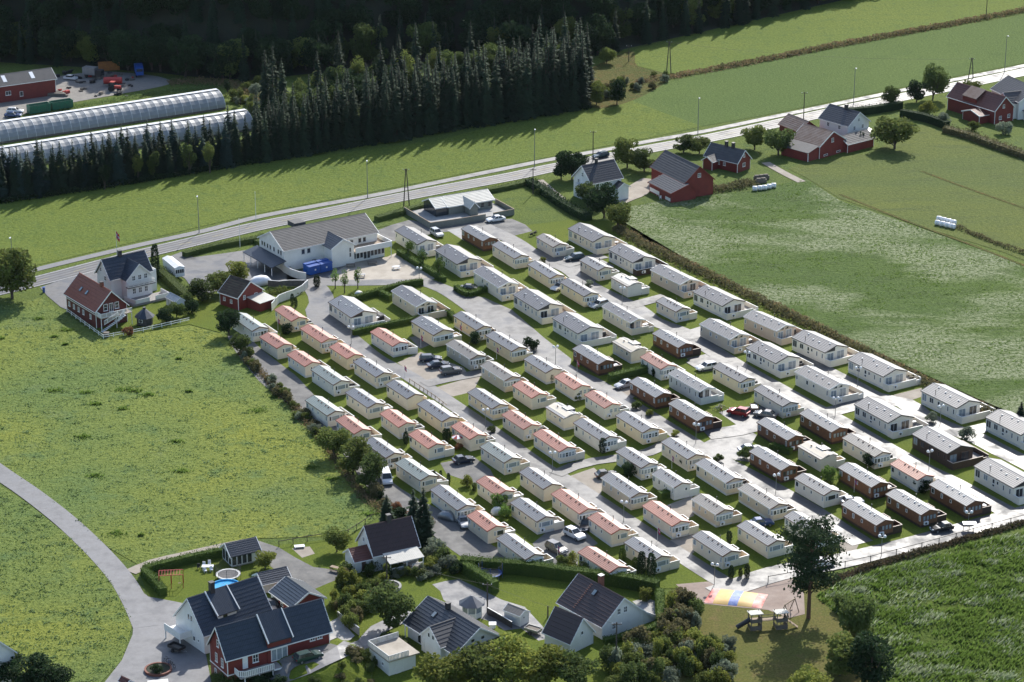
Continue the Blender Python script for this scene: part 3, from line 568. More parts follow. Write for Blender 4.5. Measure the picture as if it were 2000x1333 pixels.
def caravan(c, label, group):
    L = round(c['L'] * 2) / 2; W = WID[c['kind']]; e = c['e']; k = c['kind']; wm = 'wall_' + c['wall']; rm = 'roof_' + c['roof']
    brown = c['wall'] in ('brown', 'darkbrown'); big = k in 'LTDX'
    A = c['A']; ang = c['ang2']
    name = 'lodge' if k in 'LTD' else 'static_caravan'
    t = thing(name, label, 'lodge' if k in 'LTD' else 'caravan', (A.x, A.y, 0), ang, group)
    i = 0.14; rise = W * (0.165 if big else 0.17); nc = 8 if W > 5 else 6; porch = 0.0
    trim = {'red': 'trim_red', 'slate': 'trim_dark'}.get(c['roof'], 'trim_brown')
    if k == 'T' or k == 'X': trim = 'white_paint'
    x0, x1 = i, L - i; xf = x1 - (1.2 if k in 'LTX' else 0.0)       # lodges have their front wall set back under the gable
    key = (L, W, e, k)
    put('wall', shared(('cw', key), lambda: gable_mb(x0, xf if k == 'X' else x1, i, W - i, 0.5, e - .02, rise * .93), 'wall', wm), t)
    put('skirt', shared(('ck', key), lambda: MB().box(x0 + .04, i + .04, -0.1, x1 - .04, W - i - .04, 0.497), 'skirt', {'brown': 'wall_darkbrown'}.get(c['wall'], 'grey_white' if rnd.random() < .2 else wm)), t)
    if k == 'F':
        r = put('roof', shared(('cr', key), lambda: roof_mb(L, W, e, rise * .8, 0, 0, nc, asym=0.72), 'roof', rm), t)
        put('roof_box', shared(('crb', key), lambda: MB().loft([[(L * .42, W * .5, e + .3), (L * .72, W * .5, e + .3), (L * .72, W * .98, e + .1), (L * .42, W * .98, e + .1)], [(L * .42, W * .5, e + .75), (L * .72, W * .5, e + .75), (L * .72, W * .98, e + .62), (L * .42, W * .98, e + .62)]]), 'roof_box', rm), r)
    else:
        r = put('roof', shared(('cr', key), lambda: roof_mb(L, W, e, rise, 0, 0, nc, .042), 'roof', rm), t)
        put('ridge_cap', shared(('crc', key), lambda: MB().loft([[(x, W / 2 - .14, e + rise - .03), (x, W / 2, e + rise + .05), (x, W / 2 + .14, e + rise - .03)] for x in (0.01, L - .01)]), 'ridge_cap', rm), r)
        for xx in (L, 0):
            put('fascia', shared(('cf', key, xx), lambda: barge_mb(L, W, e, rise, 0, 0, xx, 0.04, 0.17), 'fascia', trim), t)
    put('gutter', shared(('cg', key), lambda: MB().box(0.02, -0.09, e - .14, L - .02, -0.01, e - .02), 'gutter', 'white_paint' if c['wall'] in ('beige', 'pinkish', 'offwhite', 'taupe') or k == 'T' else trim), t)
    # roof fittings
    sl = rise / (W / 2)
    for fx in ((.22, .45, .62, .85) if big else (.30, .44, .62, .74)):
        if k == 'F' and .4 < fx < .75: continue
        off = 0.35 if not big else rnd.choice((.5, .9, 1.3)); yy = W / 2 - off
        put('roof_vent', shared('vent', lambda: MB().tube((0, 0, -.05), (0, 0, .12), .13, .13, 8).tube((0, 0, .1), (0, 0, .17), .2, .12, 8), 'roof_vent', 'white_paint' if big or brown else 'trim_brown'), r, (fx * L, yy, e + rise - off * sl + .02))
    fy, fz = (0.75, e + .75 * sl) if k == 'L' else (W - .7, e + .7 * sl)
    put('flue', shared(('flue', k == 'L'), lambda: MB().tube((0, 0, -.1), (0, 0, .8), .055, .055, 6).tube((0, 0, .8), (0, 0, .95), .11, .09, 6), 'flue', 'dark_metal'), r, (L * (.33 if k == 'L' else .45), fy, fz))
    # side windows
    fr = 'trim_brown' if c['wall'] == 'darkbrown' else 'white_paint'; S = (0, -1)
    gl = lambda p=.5: 'curtained_glass' if rnd.random() < p else 'glass'
    if k == 'L':
        window(t, L * .10, i, 1.75, S, 1.35, 1.5, 2, 1, fr, gl(.3)); window(t, L * .30, i, 1.85, S, 1.2, 1.15, 2, 1, fr, gl(.3))
        window(t, L * .50, i, 1.95, S, .7, .9, 1, 1, fr, 'glass'); window(t, L * .50, i, 1.15, S, .7, .5, 1, 1, fr, 'glass'); window(t, L * .60, i, 2.0, S, .6, .7, 1, 1, fr, 'glass')
        window(t, L * .75, i, 1.75, S, .42, 1.1, 1, 1, fr, 'glass'); window(t, L * .91, i, 1.75, S, .42, 1.1, 1, 1, fr, 'glass')
    elif k in 'TD':
        for fx, w, h in ((.06, .5, .9), (.36, .75, .95), (.55, .6, .7), (.94, .45, 1.1)): window(t, L * fx, i, 1.85, S, w, h, 1, 1, fr, gl(.4))
    elif k == 'X':
        for fx, w, h in ((.09, .5, 1.1), (.26, .45, 1.1), (.38, .45, .9), (.54, .5, .6), (.68, .4, 1.2), (.86, .4, 1.1)): window(t, L * fx, i, 1.8, S, w, h, 1, 1, fr, gl(.3))
    elif k == 'F':
        for fx, w, h in ((.25, .35, .8), (.52, 1.0, .3), (.78, .7, .8)): window(t, L * fx, i, 1.8, S, w, h, 1, 1, fr, gl(.3))
    else:
        j = rnd.uniform(-.015, .015)
        for fx, w, h, p in ((.09, .85, 1.0, .7), (.33, .55, .9, .7), (.57, .5, .65, .35), (.94, .42, 1.0, .7)):
            if c['front'] in ('half', 'plain', 'two') and fx > .9: continue
            window(t, L * (fx + j), i, 1.75, S, w, h, 1, 1, fr, gl(p))
    # front windows
    N = (1, 0); f = c['front']; xw = x1
    if f == 'lodge':
        if k == 'X': xw = xf
        if k != 'X':
            window(t, xw, W * .24, 1.55, N, W * .27, 1.7, 2, 1, fr, gl(.55), 'patio_door'); window(t, xw, W * .68, 1.6, N, W * .31, 1.8, 2, 1, fr, gl(.55), 'patio_door')
            if k == 'T':
                for q in (.3, .55): put('gable_light', shared(('gl', W), lambda: MB().quad((0, -.5, -.25), (0, .5, -.25), (0, .5, .25)), 'gable_light', 'glass'), t, (xw + .02, W * q, e + .15))
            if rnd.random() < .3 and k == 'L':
                put('gable_triangle', shared(('gs', key), lambda: MB().quad((xw + .03, .3, e - .15), (xw + .03, W * .44, e - .15), (xw + .03, W * .44, e + rise * .72)), 'gable_triangle', 'trim_dark'), t)  # dark triangle over one side of the front gable, on some lodges
        else:
            window(t, xw, W * .3, 1.5, N, W * .3, 1.7, 1, 1, fr, 'glass', 'patio_door'); window(t, xw, W * .7, 1.5, N, W * .28, 1.7, 2, 1, fr, gl(.5), 'patio_door')
    elif f in ('bay', 'row'):
        n = 5 if f == 'bay' else 4; bw = W - 2 * i - .3
        if f == 'bay':
            put('bay_apron', shared(('ba', W), lambda: MB().loft([[(0, .1, z), (.32, .45, z), (.32, W - .45, z), (0, W - .1, z)] for z in (.55, 1.3)]), 'bay_apron', wm), t, (xw, 0, 0))
            put('bay_head', shared(('bh', W), lambda: MB().loft([[(0, .1, z), (.34, .44, z), (.34, W - .44, z), (0, W - .1, z)] for z in (2.24, 2.4)]), 'bay_head', 'white_paint'), t, (xw, 0, 0))
            put('bay_back', shared(('bb', W), lambda: MB().loft([[(0, .14, z), (.27, .5, z), (.27, W - .5, z), (0, W - .14, z)] for z in (1.3, 2.24)]), 'bay_back', 'curtained_glass'), t, (xw, 0, 0))
            for q in range(4): window(t, xw + .28, .5 + (W - 1.0) * (q + .5) / 4, 1.77, N, (W - 1.0) / 4 - .03, .94, 1, 2 if q % 2 else 1, 'white_paint', gl(.6))
            for yy, nn in ((.28, (.75, -.66)), (W - .28, (.75, .66))): window(t, xw + .14, yy, 1.77, nn, .42, .94, 1, 1, 'white_paint', gl(.6))
        else:
            for q in range(n): window(t, xw, i + .3 + (W - 2 * i - .6) * (q + .5) / n, 1.75, N, (W - 2 * i - .6) / n - .1, .95, 1, 1, 'trim_brown', gl(.75))
    elif f == 'big':
        window(t, xw, W * .5, 1.75, N, 1.75, .95, 1, 1, 'white_paint', gl(.7)); window(t, xw, W * .19, 1.75, N, .5, .95, 1, 1, 'white_paint', gl(.7)); window(t, xw, W * .82, 1.75, N, .45, .95, 1, 1, 'white_paint', gl(.7))
    elif f == 'half':
        window(t, xw, W * .70, 1.72, N, 1.35, .95, 1, 1, 'white_paint', gl(.7)); window(t, xw, W * .42, 1.72, N, .4, .95, 1, 1, 'white_paint', gl(.4))
    elif f == 'two':
        for q in (.42, .68, .9): window(t, xw, W * q, 1.72, N, .62 if q < .8 else .4, .85, 2, 2, 'white_paint', gl(.5))
    elif f == 'small':
        window(t, xw, W * .72, 1.8, N, .5, .6, 1, 1, 'white_paint', 'glass')
    # deck and parapets
    dm = {'brown': 'wall_darkbrown'}.get(c['wall'], wm); cap = 'white_paint' if not brown else 'beige_cap'
    dz = .5; pt = 1.5; dk = c['deck']
    def panel(n, a, b_, z0=0.0, z1=pt, m=dm):
        a = Vector((*a, 0)); b_ = Vector((*b_, 0)); ln = (b_ - a).length; an = math.atan2(b_.y - a.y, b_.x - a.x)
        o = put(n, shared(('pp', round(ln, 2), round(z0, 2), round(z1, 2)), lambda: MB().box(0, -.04, z0, ln, .04, z1 - .06), n, m), t, a, an)
        put('handrail', shared(('ph', round(ln, 2), round(z1, 2)), lambda: MB().box(-.03, -.075, z1 - .057, ln + .03, .075, z1), 'handrail', cap), o)
    def floor(x0_, x1_, y0_, y1_): put('deck_floor', shared(('df', round(x1_ - x0_, 2), round(y1_ - y0_, 2)), lambda: MB().box(0, 0, dz - .1, x1_ - x0_, y1_ - y0_, dz), 'deck_floor', 'deck_boards' if rnd.random() < .6 else 'deck_grey'), t, (x0_, y0_, 0))
    yo = W + (2.3 if k in 'LT' else 1.9); wy = W - i + .02
    if dk in 'vk':
        m2 = 'wall_darkbrown' if dk == 'k' else dm; xv = L + 1.55 if k != 'X' else L + .2; xs = L * (.42 if k != 'D' else .6)
        ys = (xw + .02)
        floor(ys, xv - .05, i + .05, yo - .05); floor(xs + .05, ys, wy, yo - .05)
        panel('parapet', (ys, i), (xv, i), 0, pt, m2); panel('parapet', (xv, i + .05), (xv, yo - 1.3), 0, pt, m2); panel('parapet', (xv + .02, yo - 1.25), (xv + .02, yo), 0, pt - .35, m2)
        panel('parapet', (xs, yo), (xv - .05, yo), 0, pt, m2); panel('parapet', (xs, wy), (xs, yo - .05), 0, pt, m2)
    elif dk == 'o':
        xs = L * .45; floor(xs, x1, wy, yo); panel('parapet', (xs, yo), (x1 + .6, yo)); panel('parapet', (xs, wy), (xs, yo - .05)); panel('parapet', (x1 - .05, wy), (x1 + .55, yo - .06))
    elif dk == 't':
        a0, a1, b0, b1 = L * .46, L * .66, L * .76, x1 - .05
        floor(a0, b1, wy, yo); panel('parapet', (a0, yo), (a1, yo)); panel('parapet', (a0, wy), (a0, yo - .05)); panel('parapet', (a1, yo - .9), (a1, yo - .05)); panel('parapet', (b0, yo), (b1, yo)); panel('parapet', (b0, yo - .9), (b0, yo - .05)); panel('parapet', (b1, wy), (b1, yo - .05))
        put('step', shared('dstep', lambda: MB().box(0, 0, 0, 1.0, .35, .34).box(0, .35, 0, 1.0, .7, .17), 'step', 'deck_boards'), t, (a1 + .05, yo, 0))
    elif dk == 's':
        a0, b1 = L * .58, x1 - .1; yo = W + 1.5
        floor(a0, b1, wy, yo); panel('parapet', (a0, yo), (b1 - 1.3, yo), 0, pt - .1); panel('parapet', (b1, wy), (b1, yo - .05), 0, pt - .1)
    c['obj'] = t; c['W'] = W; c['Lr'] = L
    return t
M('beige_cap', (0.52, 0.42, 0.34), None, rough=0.6)
nrow = 9; order = sorted(cars_, key=lambda c: c['ac'])
# split into rows at the widest steps across the rows
acs = [c['ac'] for c in order]; row = 0; order[0]['row'] = 0; start = acs[0]
for a, b in zip(order, order[1:]):
    if b['ac'] - start > 9.5: row += 1; start = b['ac']
    b['row'] = row
NR = row + 1
ORD = lambda n: str(n) + ('th' if 10 <= n % 100 <= 20 else {1: 'st', 2: 'nd', 3: 'rd'}.get(n % 10, 'th'))
FRONT = dict(lodge='with patio doors', bay='with bay front', row='', big='', half='', two='', small='', plain='with blank front')
for r in range(NR):
    R_ = sorted([c for c in order if c['row'] == r], key=lambda c: c['al'])
    for q, c in enumerate(R_):
        nm = 'lodge' if c['kind'] in 'LTD' else 'caravan'
        caravan(c, '%s-roofed %s %s %s, %s row from left, %s from far end' % (ROOFNAME[c['roof']], WALLNAME[c['wall']], nm, '' if c['front'] == 'lodge' else FRONT[c['front']], ORD(r + 1), ORD(q + 1)),
                'lodges in the holiday park' if nm == 'lodge' else 'static caravans in the holiday park')

# ---------------------------------------------------------------- houses
def frame(Lp, Np, Rp, ridge, z=0.0):
    """local frame of a block from its three visible base corners (left, near, right): x along the ridge, y away from the viewer"""
    Lw, Nw, Rw = flat(*Lp, z), flat(*Np, z), flat(*Rp, z)
    if ridge == 'LN': O, X, Wd = Lw, Nw - Lw, (Rw - Nw)
    else: O, X, Wd = Nw, Rw - Nw, (Lw - Nw)
    an = math.atan2(X.y, X.x); v = Vector((-math.sin(an), math.cos(an), 0))
    return O, an, X.length, abs(Wd.dot(v))
def local(o, an, p):
    d = Vector((p[0] - o.x, p[1] - o.y, 0)); return (d.x * math.cos(an) + d.y * math.sin(an), -d.x * math.sin(an) + d.y * math.cos(an))
def block(t, x, y, L, W, e, rise, wall, roof, z0=0.0, ov=0.35, og=0.3, nc=None, trim='white_paint', rz=0.0, ov1=None, asym=.5, corner=True, thick=0.12, nm=('wall', 'roof')):
    """one gabled volume of a house, as parts of t; returns its local frame empty-less offset"""
    def tr(b):
        c, s = math.cos(rz), math.sin(rz); b.v = [(x + p[0] * c - p[1] * s, y + p[0] * s + p[1] * c, p[2]) for p in b.v]; return b
    w = tr(gable_mb(0, L, 0, W, z0 - .3, e - .03, rise * .97, asym)).build(nm[0], wall, t)
    r = tr(roof_mb(L, W, e, rise, ov, og, nc or max(6, int(W / 2 / 0.42)), 0.06, ov1, thick, asym)).build(nm[1], roof, t)
    for xx in (-og, L + og): tr(barge_mb(L, W, e, rise, ov, og, xx, 0.05, 0.24, ov1, asym)).build('barge_board', trim, t)
    tr(MB().box(-og, -ov - .12, e - ov * rise / (W * asym) - .16, L + og, -ov - .01, e - ov * rise / (W * asym) - .02)).build('gutter', trim, t)
    if corner:
        for cx, cy in ((-.02, -.02), (L - .1, -.02), (-.02, W - .1), (L - .1, W - .1)): tr(MB().box(cx, cy, z0 - .3, cx + .12, cy + .12, e - .2)).build('corner_board', trim, t)
    tr(MB().loft([[(q, W * asym - .16, e + rise - .02), (q, W * asym, e + rise + .09), (q, W * asym + .16, e + rise - .02)] for q in (-og, L + og)])).build('ridge_cap', roof, r)
    return w, r
def house(name, label, cat, Lp, Np, Rp, ridge, e, rise, wall, roof, z=0.0, **kw):
    O, an, L, W = frame(Lp, Np, Rp, ridge, z); t = thing(name, label, cat, (O.x, O.y, z), an)
    block(t, 0, 0, L, W, e, rise, wall, roof, **kw)
    t['L'] = L; t['W'] = W
    return t, O, an, L, W
def wins(t, spec, L, W, frame_m='white_paint', glass='glass'):
    """spec: wall (f front, g0/g1 gables), position along the wall, height, width, height, panes across, panes up"""
    for s in spec:
        side, u, z, w, h, nx, ny = s[:7]; g = s[7] if len(s) > 7 else glass; nm = s[8] if len(s) > 8 else 'window'
        if side == 'f': window(t, u * L, 0, z, (0, -1), w, h, nx, ny, frame_m, g, nm, .09, nm == 'window')
        elif side == 'g1': window(t, L, u * W, z, (1, 0), w, h, nx, ny, frame_m, g, nm, .09, nm == 'window')
        else: window(t, 0, u * W, z, (-1, 0), w, h, nx, ny, frame_m, g, nm, .09, nm == 'window')
def chimney(t, x, y, z0, z1, w=.6, m='brick', cap='dark_metal'):
    o = MB().box(x - w / 2, y - w / 2, z0, x + w / 2, y + w / 2, z1).build('chimney', m, t)
    MB().box(x - w / 2 - .06, y - w / 2 - .06, z1, x + w / 2 + .06, y + w / 2 + .06, z1 + .12).build('chimney_cap', cap, o)
def railing(t, pts, z, h=1.0, m='white_paint', name='railing', solid=False, gap=.16):
    b = MB()
    for a, c in zip(pts, pts[1:]):
        a = Vector((*a, 0)); c = Vector((*c, 0)); d = c - a; n = max(1, int(d.length / gap)); z0, z1 = (z, z) if np.ndim(z) == 0 else z
        b.bar(a + Vector((0, 0, z0 + h)), c + Vector((0, 0, z1 + h)), .1, .07); b.bar(a + Vector((0, 0, z0 + .12)), c + Vector((0, 0, z1 + .12)), .06, .06)
        for k in range(n + 1):
            p = a + d * k / n; zz = z0 + (z1 - z0) * k / n; r = .05 if k % 8 == 0 else (.07 if solid else .022); b.box(p.x - r, p.y - r, zz + .02, p.x + r, p.y + r, zz + h - .02)
    return b.build(name, m, t)
def roof_window(t, x, y, W, e, rise, w=.8, h=1.1):
    s = rise / (W / 2); z = e + y * s; k = 1 / math.hypot(1, s); b = MB()
    q = lambda dx, dy, dz: (x + dx, y + dy * k - dz * s * k, z + dy * k * s + dz * k)
    b.loft([[q(-w / 2, -h / 2, d), q(w / 2, -h / 2, d), q(w / 2, h / 2, d), q(-w / 2, h / 2, d)] for d in (0, .14)])
    o = b.build('roof_window', 'dark_metal', t)
    MB().quad(q(-w / 2 + .08, -h / 2 + .08, .145), q(w / 2 - .08, -h / 2 + .08, .145), q(w / 2 - .08, h / 2 - .08, .145), q(-w / 2 + .08, h / 2 - .08, .145)).build('pane', 'curtained_glass', o)

# red house with orange tiles beside the main road
t, O, an, L, W = house('house', 'dark red house with orange tiled roof and outside stairs beside pasture', 'house', (131, 607), (188.7, 642), (247, 627), 'LN', 4.2, 3.7, 'dark_red_boards', 'tile_orange', og=.5)
wins(t, [('f', u, 2.0, .8, 1.05, 2, 3) for u in (.1, .26, .42, .58, .82)] + [('g1', .32, 4.3, 1.0, 1.5, 1, 2), ('g1', .5, 4.1, 1.0, 1.9, 2, 1), ('g1', .68, 4.3, 1.0, 1.5, 1, 2), ('g1', .7, 1.3, 1.6, .7, 2, 1)], L, W)
MB().box(0, -.04, 2.95, L, -.002, 3.1).build('trim_band', 'white_paint', t)
roof_window(t, L * .3, W * .22, W, 4.2, 3.7); roof_window(t, L * .5, W * .22, W, 4.2, 3.7); chimney(t, L * .72, W * .5, 7.4, 8.7, .7)
MB().box(L, 0, 2.75, L + 2.4, W, 2.9).build('balcony_floor', 'deck_boards', t)
railing(t, [(L, .05), (L + 2.35, .05), (L + 2.35, W * .75)], 2.9); railing(t, [(L + 2.35, W * .75), (L + 2.35, W)], 2.9)
railing(t, [(L + 2.4, W * .75), (L + 3.2, W * .5), (L + 3.2, .3)], (2.9, 1.6), 1.0, name='stair_railing'); 
b = MB()
for q in range(14): b.box(L + 2.45, W * .75 - q * .42 - .42, 2.7 - q * .2, L + 3.3, W * .75 - q * .42, 2.78 - q * .2)
b.build('stairs', 'white_paint', t)
for yy in (.1, W * .5, W - .1): MB().box(L + 2.2, yy - .06, 0, L + 2.32, yy + .06, 2.75).build('post', 'white_paint', t)
# white villa beside it
t, O, an, L, W = house('house', 'white two-storey villa with navy cross-gabled roof beside main road', 'house', (191, 574), (219, 588), (296, 570), 'NR', 5.3, 3.6, 'white_boards', 'tile_navy', og=.5)
wins(t, [('g0', .4, 4.6, 1.0, 1.1, 2, 2), ('g0', .7, 6.2, .7, .9, 1, 2), ('g0', .4, 1.8, .9, 1.2, 2, 2), ('g0', .75, 1.8, .8, 1.2, 2, 2)], L, W)
wl_, wr_ = local(O, an, flat(246, 587)), local(O, an, flat(293, 575))
cw = wr_[0] - wl_[0]
w, r = block(t, wl_[0], wl_[1], cw, 0.1, 1, 1, 'white_boards', 'tile_navy') if False else (None, None)
gw = max(5.5, cw)
block(t, wl_[0] + gw, min(-2.4, wl_[1]), abs(min(-2.4, wl_[1])) + W * .5, gw, 5.2, 3.0, 'white_boards', 'tile_navy', rz=math.pi / 2, og=.45, nm=('wing_wall', 'wing_roof'))
yf = min(-2.4, wl_[1])
for u in (.28, .52, .76):
    window(t, wl_[0] + gw * u, yf, 5.0, (0, -1), .85, 1.15, 2, 2, 'white_paint', 'glass', 'window', .09, True); window(t, wl_[0] + gw * u, yf, 2.0, (0, -1), .85, 1.3, 2, 2, 'white_paint', 'glass', 'window', .09, True)
MB().box(wl_[0] - .3, yf - 1.1, 3.2, wl_[0] + gw + .3, yf, 3.35).build('balcony_floor', 'trim_dark', t); railing(t, [(wl_[0] - .2, yf), (wl_[0] - .2, yf - 1.05), (wl_[0] + gw + .2, yf - 1.05), (wl_[0] + gw + .2, yf)], 3.35, .9)
MB().box(wl_[0] - 1, yf - 4.2, -.1, wl_[0] + gw + 2, yf, .5).build('terrace', 'deck_grey', t)
railing(t, [(wl_[0] - 1, yf - .3), (wl_[0] - .4, yf - 4.1), (wl_[0] + gw * .5, yf - 4.1)], .5, .95, solid=True); railing(t, [(wl_[0] + gw * .75, yf - 4.1), (wl_[0] + gw + 1.9, yf - 4.1), (wl_[0] + gw + 1.9, yf - .5)], .5, .95, solid=True)
MB().box(wl_[0] + gw, 0, -.2, wl_[0] + gw + 2.6, W * .8, 4.2).build('side_annex', 'white_boards', t); railing(t, [(wl_[0] + gw + .1, .05), (wl_[0] + gw + 2.5, .05), (wl_[0] + gw + 2.5, W * .75)], 4.2, .9, solid=True)
chimney(t, L * .42, W * .5, 8.6, 10.0, .75, 'trim_dark')
# mossy red outbuilding by the park wall
t, O, an, L, W = house('barn', 'small red outbuilding with dark mossy roof beside the park wall', 'barn', (430, 595), (466, 607), (520, 593), 'LN', 3.2, 2.7, 'red_boards', 'moss_roof', og=.25)
wins(t, [('f', .25, 1.7, .7, .8, 2, 2), ('f', .62, 1.6, .7, .8, 2, 2), ('g1', .25, 2.6, .7, .9, 2, 2), ('g1', .72, 2.3, .9, 1.0, 2, 2)], L, W)
MB().loft([[(L + .05, W * .35, 0), (L + 4.2, W * .35, 0), (L + 4.2, W, 0), (L + .05, W, 0)], [(L + .05, W * .35, 2.4), (L + 4.2, W * .35, 1.9), (L + 4.2, W, 1.9), (L + .05, W, 2.4)]]).build('shed', 'red_boards', t)
MB().loft([[(L + .02, W * .33, 2.42), (L + 4.4, W * .33, 1.92), (L + 4.4, W + .1, 1.92), (L + .02, W + .1, 2.42)], [(L + .02, W * .33, 2.52), (L + 4.4, W * .33, 2.02), (L + 4.4, W + .1, 2.02), (L + .02, W + .1, 2.52)]]).build('shed_roof', 'light_roof', t)
# reception building
t, O, an, L, W = house('reception_building', 'large cream reception building with grey hall roof and balcony', 'building', (499, 506), (556, 531), (737, 494), 'NR', 5.2, 2.9, 'wall_offwhite', 'slate_grey', og=.35, nc=14)
wins(t, [('g0', u, 4.1, .8, 1.15, 1, 1, 'glass') for u in (.12, .22, .4, .55, .78, .88)] + [('g0', u, 4.1, .8, 1.15, 1, 1, 'glass') for u in (.66,)] + [('f', .20, 3.9, .95, 1.25, 1, 1), ('f', .26, 3.9, .95, 1.25, 1, 1), ('f', .72, 3.9, .9, 1.0, 1, 1), ('f', .81, 3.9, .9, 1.2, 1, 1), ('f', .86, 3.9, .9, 1.2, 1, 1)], L, W, 'grey_white')
wa, wb_ = local(O, an, flat(647, 523.5)), local(O, an, flat(691, 515))
gw = wb_[0] - wa[0]; yf = min(wa[1], -4.0)
block(t, wa[0] + gw, yf, -yf + W * .5, gw, 4.9, 1.7, 'wall_offwhite', 'tile_navy', rz=math.pi / 2, og=.35, nm=('wing_wall', 'wing_roof'))
for z in (2.4, 3.6): window(t, wa[0] + gw * .82, yf, z, (0, -1), .5, 1.1, 1, 1, 'grey_white', 'glass')
ax = wa[0] + gw; bx_ = local(O, an, flat(757, 504))[0]
MB().box(ax + .01, yf + .8, -.2, bx_, -.02, 2.7).build('annex', 'wall_offwhite', t)
MB().box(ax + .01, yf - .6, 2.72, bx_ + 1.2, W * .55, 2.95).build('balcony_floor', 'deck_boards', t)
for p in (((ax, yf - .62), (bx_ + 1.2, yf - .62)), ((bx_ + 1.2, yf - .6), (bx_ + 1.2, W * .55))):
    a, c = Vector((*p[0], 0)), Vector((*p[1], 0)); MB().bar(a + Vector((0, 0, 3.25)), c + Vector((0, 0, 3.25)), .1, 1.25).build('parapet', 'wall_offwhite', t); MB().bar(a + Vector((0, 0, 3.92)), c + Vector((0, 0, 3.92)), .2, .08).build('handrail', 'white_paint', t)
n = 9
for q in range(n): window(t, ax + (bx_ - ax) * (q + .5) / n, yf + .8, 1.55, (0, -1), (bx_ - ax) / n - .12, 1.5 if q not in (3, 4) else 2.3, 1, 1, 'grey_white', 'glass', 'shop_window')
MB().box(bx_ + 1.0, yf - .5, 0, bx_ + 1.12, yf - .38, 2.72).build('post', 'white_paint', t)
MB().loft([[(-.3, -1.5, 2.9), (-.3, W + .6, 2.9), (-4.2, W + .6, 2.0), (-4.2, -1.5, 2.0)], [(-.3, -1.5, 3.05), (-.3, W + .6, 3.05), (-4.2, W + .6, 2.15), (-4.2, -1.5, 2.15)]]).build('canopy_roof', 'tile_navy', t)
for q in range(5): MB().box(-4.05, -1.3 + (W + 1.6) * q / 4, 0, -3.93, -1.18 + (W + 1.6) * q / 4, 2.1).build('post', 'white_paint', t)
MB().box(L * .28, W * .62, 7.2, L * .40, W * .9, 8.3).build('roof_dormer', 'slate_grey', t)
b = MB().box(wa[0] - 3.0, -.5, .9, wa[0] - 2.2, -.02, 1.6).box(wa[0] - 9.5, -.45, .4, wa[0] - 8.8, -.02, 1.0); b.build('air_unit', 'grey_metal', t)
# grey-green chalet with terrace
t, O, an, L, W = house('chalet', 'grey-green timber chalet with pale roof and walled terrace', 'house', (856, 408), (877, 424), (962, 410), 'NR', 2.8, 1.5, 'sage_boards', 'light_roof', og=.5, trim='white_paint', corner=False)
wins(t, [('f', .57, 1.7, .7, .9, 1, 1), ('f', .77, 1.7, .7, .9, 1, 1), ('f', .93, 1.7, .7, .9, 1, 1), ('f', .4, 1.4, 1.3, 2.0, 2, 1, 'glass', 'patio_door'), ('g0', .4, 1.5, 1.6, 1.9, 2, 1, 'glass', 'patio_door')], L, W, 'trim_dark')
block(t, L * .52, -3.2, 3.2 + W / 2, L * .17, 2.8, 1.1, 'sage_boards', 'light_roof', rz=math.pi / 2, nm=('wing_wall', 'wing_roof'), corner=False)
block(t, -3.4, .3, 3.3, W - .6, 2.85, 1.45, 'glass', 'light_roof', nm=('glazed_porch', 'porch_roof'), corner=False)
MB().box(-7, -5.5, -.2, L + 2, W + .5, .45).build('terrace', 'concrete', t)
tp = [(-8.2, W + 1), (-8.2, -6.2), (-1, -6.6), (L * .55, -6.6)], [(L * .72, -6.6), (L + 2.6, -6.3), (L + 2.6, W * .5)]
for pp in tp:
    for a, c in zip(pp, pp[1:]):
        MB().bar((*a, .75), (*c, .75), .1, 1.5).build('terrace_wall', 'sage_boards', t); MB().bar((*a, 1.54), (*c, 1.54), .2, .07).build('handrail', 'wood', t)
# white farmhouse
t, O, an, L, W = house('house', 'white two-storey farmhouse with black roof beside red barn', 'house', (1122, 382), (1155, 397), (1213, 385), 'NR', 5.3, 3.5, 'white_boards', 'tile_black', og=.45)
wins(t, [('g0', .5, 6.4, .8, 1.1, 2, 2), ('g0', .28, 4.3, .8, 1.2, 2, 2), ('g0', .72, 4.3, .8, 1.2, 2, 2), ('g0', .72, 1.8, .8, 1.2, 2, 2), ('f', .2, 4.2, .9, 1.2, 2, 2), ('f', .48, 4.2, .9, 1.2, 2, 2), ('f', .2, 1.8, .9, 1.2, 2, 2), ('f', .48, 1.8, .9, 1.2, 2, 2)], L, W)
MB().box(-1.3, W * .3, 3.0, 0, W * .7, 3.15).build('balcony_floor', 'white_paint', t); railing(t, [(0, W * .3), (-1.25, W * .3), (-1.25, W * .7), (0, W * .7)], 3.15, .9, solid=True)
block(t, L * .72 + 3.2, -2.2, 2.2 + 1.2, 3.2, 3.4, 1.0, 'white_boards', 'tile_black', rz=math.pi / 2, nm=('wing_wall', 'wing_roof'))
chimney(t, L * .45, W * .5, 8.5, 9.8, .6, 'trim_dark')
